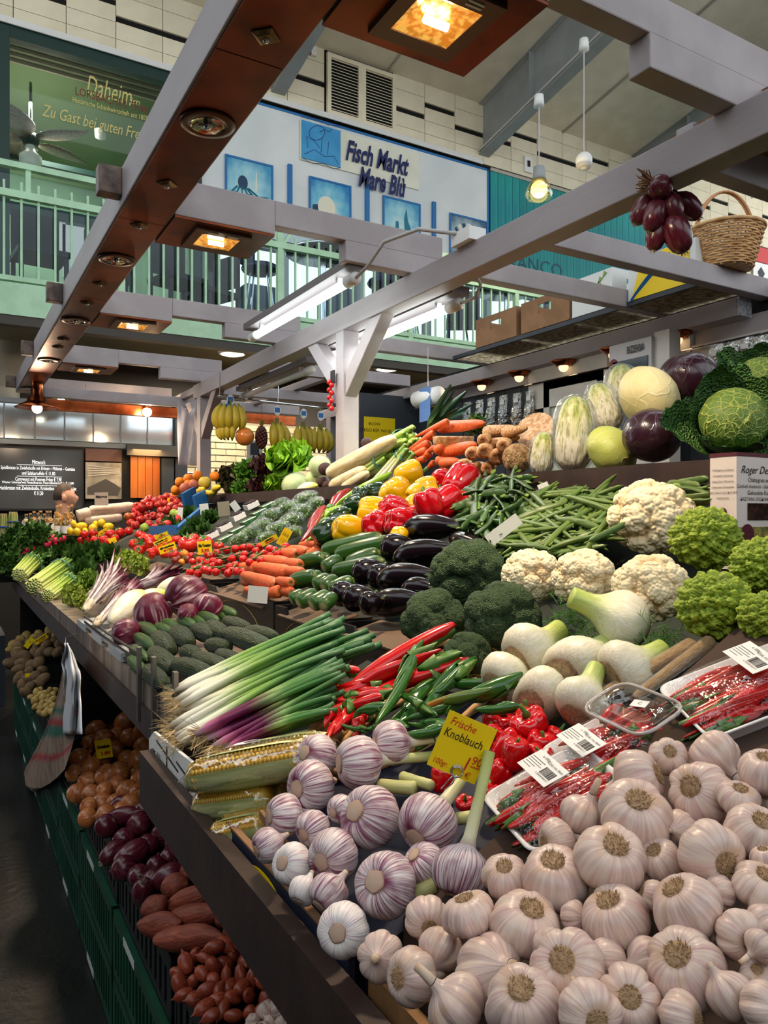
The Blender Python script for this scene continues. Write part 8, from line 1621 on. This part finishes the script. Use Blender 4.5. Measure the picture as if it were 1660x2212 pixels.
# wicker basket on the rear cross beam
bc=onY(*cJ(1270,1140),2.09);wb=thing('wicker_basket','round wicker basket with a tall handle on the cross beam','basket',None,(bc[0],2.10,H(1.072)));RB=lambda z:.112+.045*(z/.17)
for k in range(17):z=.008+k*.0098;ob('weave',Geo().tube([(RB(z)*(1+.022*math.cos(13*a+(k%2)*math.pi))*math.cos(a),RB(z)*(1+.022*math.cos(13*a+(k%2)*math.pi))*math.sin(a),z)for a in np.linspace(0,2*math.pi,79)],.0052,5),m_wick,wb,True)
for k in range(26):a=k*2*math.pi/26;ob('stake',Geo().tube([(RB(0)*math.cos(a),RB(0)*math.sin(a),0),(RB(.17)*math.cos(a),RB(.17)*math.sin(a),.172)],.003,5),m_wick,wb)
ob('rim',Geo().tube([(.16*math.cos(a),.16*math.sin(a),.176)for a in np.linspace(0,2*math.pi,40)],.009,7),m_wick,wb,True);ob('base',Geo().lathe([(0,0),(.11,0),(.11,.006),(0,.006)],24),m_wick,wb)
for s in (-.006,.006):ob('handle',Geo().tube([(-.135*CA*math.cos(a),.135*SA*math.cos(a)+s,.10+.25*math.sin(a))for a in np.linspace(0,math.pi,22)],.0058,6),mat('handle_cane',(206,150,100),rough=.5),wb,True)
# banana rack
r0,r1=onY(470,856,5.14),onY(722,884,5.14);rk=thing('banana_rail','thin metal rail carrying the bananas','rail',None,tuple(r0));ob('rod',Geo().tube([(0,0,0),r1-r0],.007,6),m_chrome,rk);[ob('hanger',Geo().tube([(r1-r0)*f,(r1-r0)*f+np.array([0,0,.17])],.004,5),m_chrome,rk)for f in (.02,.5,.98)]
bp_=np.stack([.32*np.sin(np.linspace(0,2.4,12)),0*np.linspace(0,1,12),-np.linspace(0,1,12)],-1);ban=Geo().tube(bp_,[.05,.07,.12,.15,.165,.17,.17,.165,.15,.12,.07,.04],7,col=ramp(np.linspace(0,1,12),[(0,(110,110,40)),(.15,(176,156,40)),(.85,(190,164,44)),(1,(70,56,30))])).mesh('banana',True);ban.materials.append(vc('banana',rough=.45,rnd=.1))
def bananas(u,v,s,lab,n=4,rz=0.0):
    c=onY(u,v,5.14);t=thing('banana_bunch',lab,'bananas','hanging banana bunches',tuple(c));f=5.14/ray(u,v)[1]/F*s
    for k in range(n):a=bpy.data.objects.new('banana',ban);COL.objects.link(a);a.parent=t;a.matrix_local=Matrix((rot('Z',rz+(k-(n-1)/2)*.55+3.6)@rot('Y',.15)@np.diag([f,f,f,1])).tolist());a.location=((k-(n-1)/2)*f*.16,0,0)
    top=(r0[2]+(r1[2]-r0[2])*(c[0]-r0[0])/(r1[0]-r0[0]))-c[2]
    ob('stem',Geo().tube([(0,0,-.02),(0,0,.03)],.016,7,col=S(110,110,40)),vc_semi,t);ob('cord',Geo().tube([(0,0,.02),(0,0,top)],.002,4),m_cable,t)
    tg=ob('tag',Geo().lathe([(0,0),(.03,0),(.03,.003),(0,.003)],20),m_paper,t,M=frame_M((0,-.01,top*.6),(1,0,0),(0,0,1))@np.diag([.9,1.25,1,1]));ob('tag_print',Geo().box(-.022,.022,-.012,.016,.003,.004),m_blue,tg)
bananas(497,872,58,'yellow banana bunch nearest the post, above another',5,.5);bananas(492,908,42,'small banana bunch under the first one',4);bananas(598,912,58,'banana bunch in the middle of the rail',3,1.5);bananas(655,920,54,'banana bunch second from the timber post',4,1.5);bananas(692,925,52,'banana bunch nearest the timber post',4,1.2)
t=thing('hanging_gourd','round orange gourd hanging between the bananas','gourd',None,tuple(onY(529,943,5.14)));ob('body',Geo().ball((0,0,0),(.068,.068,.066),20,14,col=S(206,120,50)),vc_gloss,t,True);ob('net_cord',Geo().tube([(0,0,.06),(0,0,.24)],.002,4),m_cable,t)
t=thing('nut_net','dark net of nuts hanging beside the gourd','net',None,tuple(onY(565,945,5.14)));g=Geo();[g.ball(d*np.array([.035,.035,.075]),.014,6,4)for d in fib(70,3)];ob('nuts',g,mat('dark_nut',(70,30,26),rough=.4),t,True);ob('gold_tie',Geo().lathe([(.004,.07),(.02,.10),(.03,.12)],10),mat('gold_foil',(214,190,110),rough=.2,metal=.8),t);ob('net_cord',Geo().tube([(0,0,.1),(0,0,.25)],.002,4),m_inkred,t)
t=thing('tomato_braid','decorative string of small tomatoes on the timber post','ornament',None,tuple(onX(720,842,1.735)));ob('slate',Geo().box(-.004,0,-.025,.025,.03,.10),m_ink,t);[ob('tomato',Geo().ball((-.015,.014*(-1)**k,.04-.02*k),.014,10,7),mat('braid_red',(196,30,24),rough=.2),t,True)for k in range(8)]
# plastic bag roll, hanging clear bag, poster, small scale display
A=np.array([[(x*.09,.02*math.sin(7*x+5*z),-z*.42+.12*abs(x)*(1-z))for z in np.linspace(0,1,12)]for x in np.linspace(-1,.8,9)]);o=tag(ob('clear_bag',Geo().grid(A),mat('bag_haze',(214,210,220),rough=.3,alpha=.75),loc=tuple(onX(408,895,1.72)),smooth=True),'translucent plastic bag hanging at the far timber post','bag');o.modifiers.new('s','SOLIDIFY').thickness=.002
t=hang('bag_roll','roll of blue and white plastic bags under the rear beam','bag roll',925,858,2.5);ob('roll',Geo().tube([(0,-.12,0),(0,.12,0)],.05,14),m_paper,t,True);ob('blue_tail',Geo().grid([[(-.05+.02*math.sin(6*y),y-.1,.05-z)for z in np.linspace(0,.2,6)]for y in np.linspace(0,.14,6)]),mat('bag_blue',(90,130,190),rough=.4),t,True);ob('strap',Geo().tube([(0,0,.05),(0,0,.3)],.003,4),m_cable,t)
a,b=onY(787,905,5.0),onY(854,955,5.0);t=thing('yellow_poster','yellow poster with black writing behind the celery','poster',None,(a[0],5.0,b[2]));ob('sheet',Geo().box(0,b[0]-a[0],0,.004,0,a[2]-b[2]+.02),m_yellow,t);ob('backing',Geo().box(-.03,b[0]-a[0]+.9,.005,.03,-.5,a[2]-b[2]+.2),m_dgrey,t);[text(t,'lettering',s_,m_ink,frame_M((.09,-.003,.13-.05*k),(1,0,0),(0,0,1)),.034)for k,s_ in enumerate(('8.LOW','ETTEGO REF. 94/105'))]
t=hang('price_display','small grey scale display standing behind the red lettuce','scale',548,975,2.2);ob('housing',Geo().box(-.05,.07,-.02,.03,-.1,.09),m_tagw,t);ob('screen',Geo().box(-.035,.04,-.024,-.02,-.03,.07),m_dgrey,t);ob('pole',Geo().tube([(0,0,-.42),(0,0,-.1)],.012,8),m_chrome,t)
# ================================================================== the man behind the bottles
def man():
    c=onY(140,1073,7.7);t=thing('person','man with short dark hair in a dark shirt behind the oil bottles, looking aside','person',None,(c[0],7.7,0));hz=c[2];g=Geo();sk=S(196,146,124);sh=S(30,32,38);V,Fc=ico(4)
    D=V.copy();r=np.array([.096,.074,.125]);W_=D*r;fr_=np.clip(D[:,0],0,1);W_[:,0]+=.012*fr_*(D[:,2]<.2)-.008*fr_*np.exp(-((D[:,2]-.12)/.12)**2);W_[:,0]+=.03*np.exp(-((D[:,1])/.16)**2-((D[:,2]+.10)/.14)**2)*(D[:,0]>.3);W_[:,0]+=.012*np.exp(-((D[:,1])/.3)**2-((D[:,2]+.42)/.10)**2)*(D[:,0]>.3);W_[:,0]+=.02*np.exp(-((D[:,1])/.3)**2-((D[:,2]+.85)/.2)**2)*(D[:,0]>.1);W_[:,1]*=1-.25*np.clip(-D[:,2],0,1)
    g.add(W_+np.array([0,0,hz]),Fc,sk)
    tub=lambda p,r_,cl,fl=1.0:g.tube([np.array(q)for q in p],r_,14,col=cl,flat=fl)
    tub([(-.02,0,hz-.24),(-.015,0,hz-.06)],[.066,.058],sk)
    tub([(-.02,0,.78),(-.02,0,.95),(-.02,0,1.15),(-.02,0,hz-.34),(-.02,0,hz-.21)],[.15,.16,.17,.19,.07],sh,1.15)
    for s in (-1,1):
        tub([(-.02,s*.15,hz-.27),(-.02,s*.24,hz-.42),(.02,s*.27,hz-.60),(.12,s*.24,hz-.78)],[.075,.062,.052,.042],sh);tub([(.12,s*.24,hz-.78),(.22,s*.22,hz-.82)],[.04,.03],sk);tub([(-.02,s*.09,.82),(-.01,s*.10,.48),(-.03,s*.10,.08)],[.095,.07,.05],sh);tub([(-.04,s*.10,.04),(.16,s*.10,.035)],[.045,.04],sh)
        for q in range(5):tub([(.21,s*(.20+.012*q),hz-.82),(.27-.01*abs(q-2),s*(.19+.015*q),hz-.84)],[.010,.008],sk)
    b=ob('body',g,vc('person',rough=.6),t,True);m=b.modifiers.new('r','REMESH');m.mode='VOXEL';m.voxel_size=.011;m.use_smooth_shade=True
    # remeshing drops the vertex colours, so skin and shirt are told apart by height
    mt=bpy.data.materials.new('man_skin_and_shirt');mt.use_nodes=True;N,L=mt.node_tree.nodes,mt.node_tree.links;tc=N.new('ShaderNodeTexCoord');sp=N.new('ShaderNodeSeparateXYZ');L.new(tc.outputs['Object'],sp.inputs[0]);q=N.new('ShaderNodeMath');q.operation='GREATER_THAN';q.inputs[1].default_value=hz-.2;L.new(sp.outputs[2],q.inputs[0]);x=N.new('ShaderNodeMix');x.data_type='RGBA';x.inputs[6].default_value=(*sh,1);x.inputs[7].default_value=(*sk,1);L.new(q.outputs[0],x.inputs[0]);L.new(x.outputs[2],N['Principled BSDF'].inputs['Base Color']);b.data.materials.clear();b.data.materials.append(mt)
    hm=mat('hair_dark',(38,28,24),(54,40,34),scale=40,rough=.7);k=(D[:,2]>.38+.25*np.clip(D[:,0],-1,1))|((D[:,0]<-.25)&(D[:,2]>-.35));Hf=[f for f in Fc if all(k[i]for i in f)];ob('hair',Geo().add(W_*1.055+np.array([-.002,0,hz+.002]),Hf),hm,t,True)
    for s in (-1,1):ob('ear',Geo().ball((-.015,s*.078,hz-.015),(.02,.009,.033),10,8),mat('ear_skin',(196,140,118)),t,True);ob('eye',Geo().ball((.083,s*.028,hz+.012),(.008,.012,.007),8,6),m_ink,t,True);ob('eyebrow',Geo().tube([(.085,s*.015,hz+.033),(.085,s*.045,hz+.034)],.005,5),hm,t)
man()
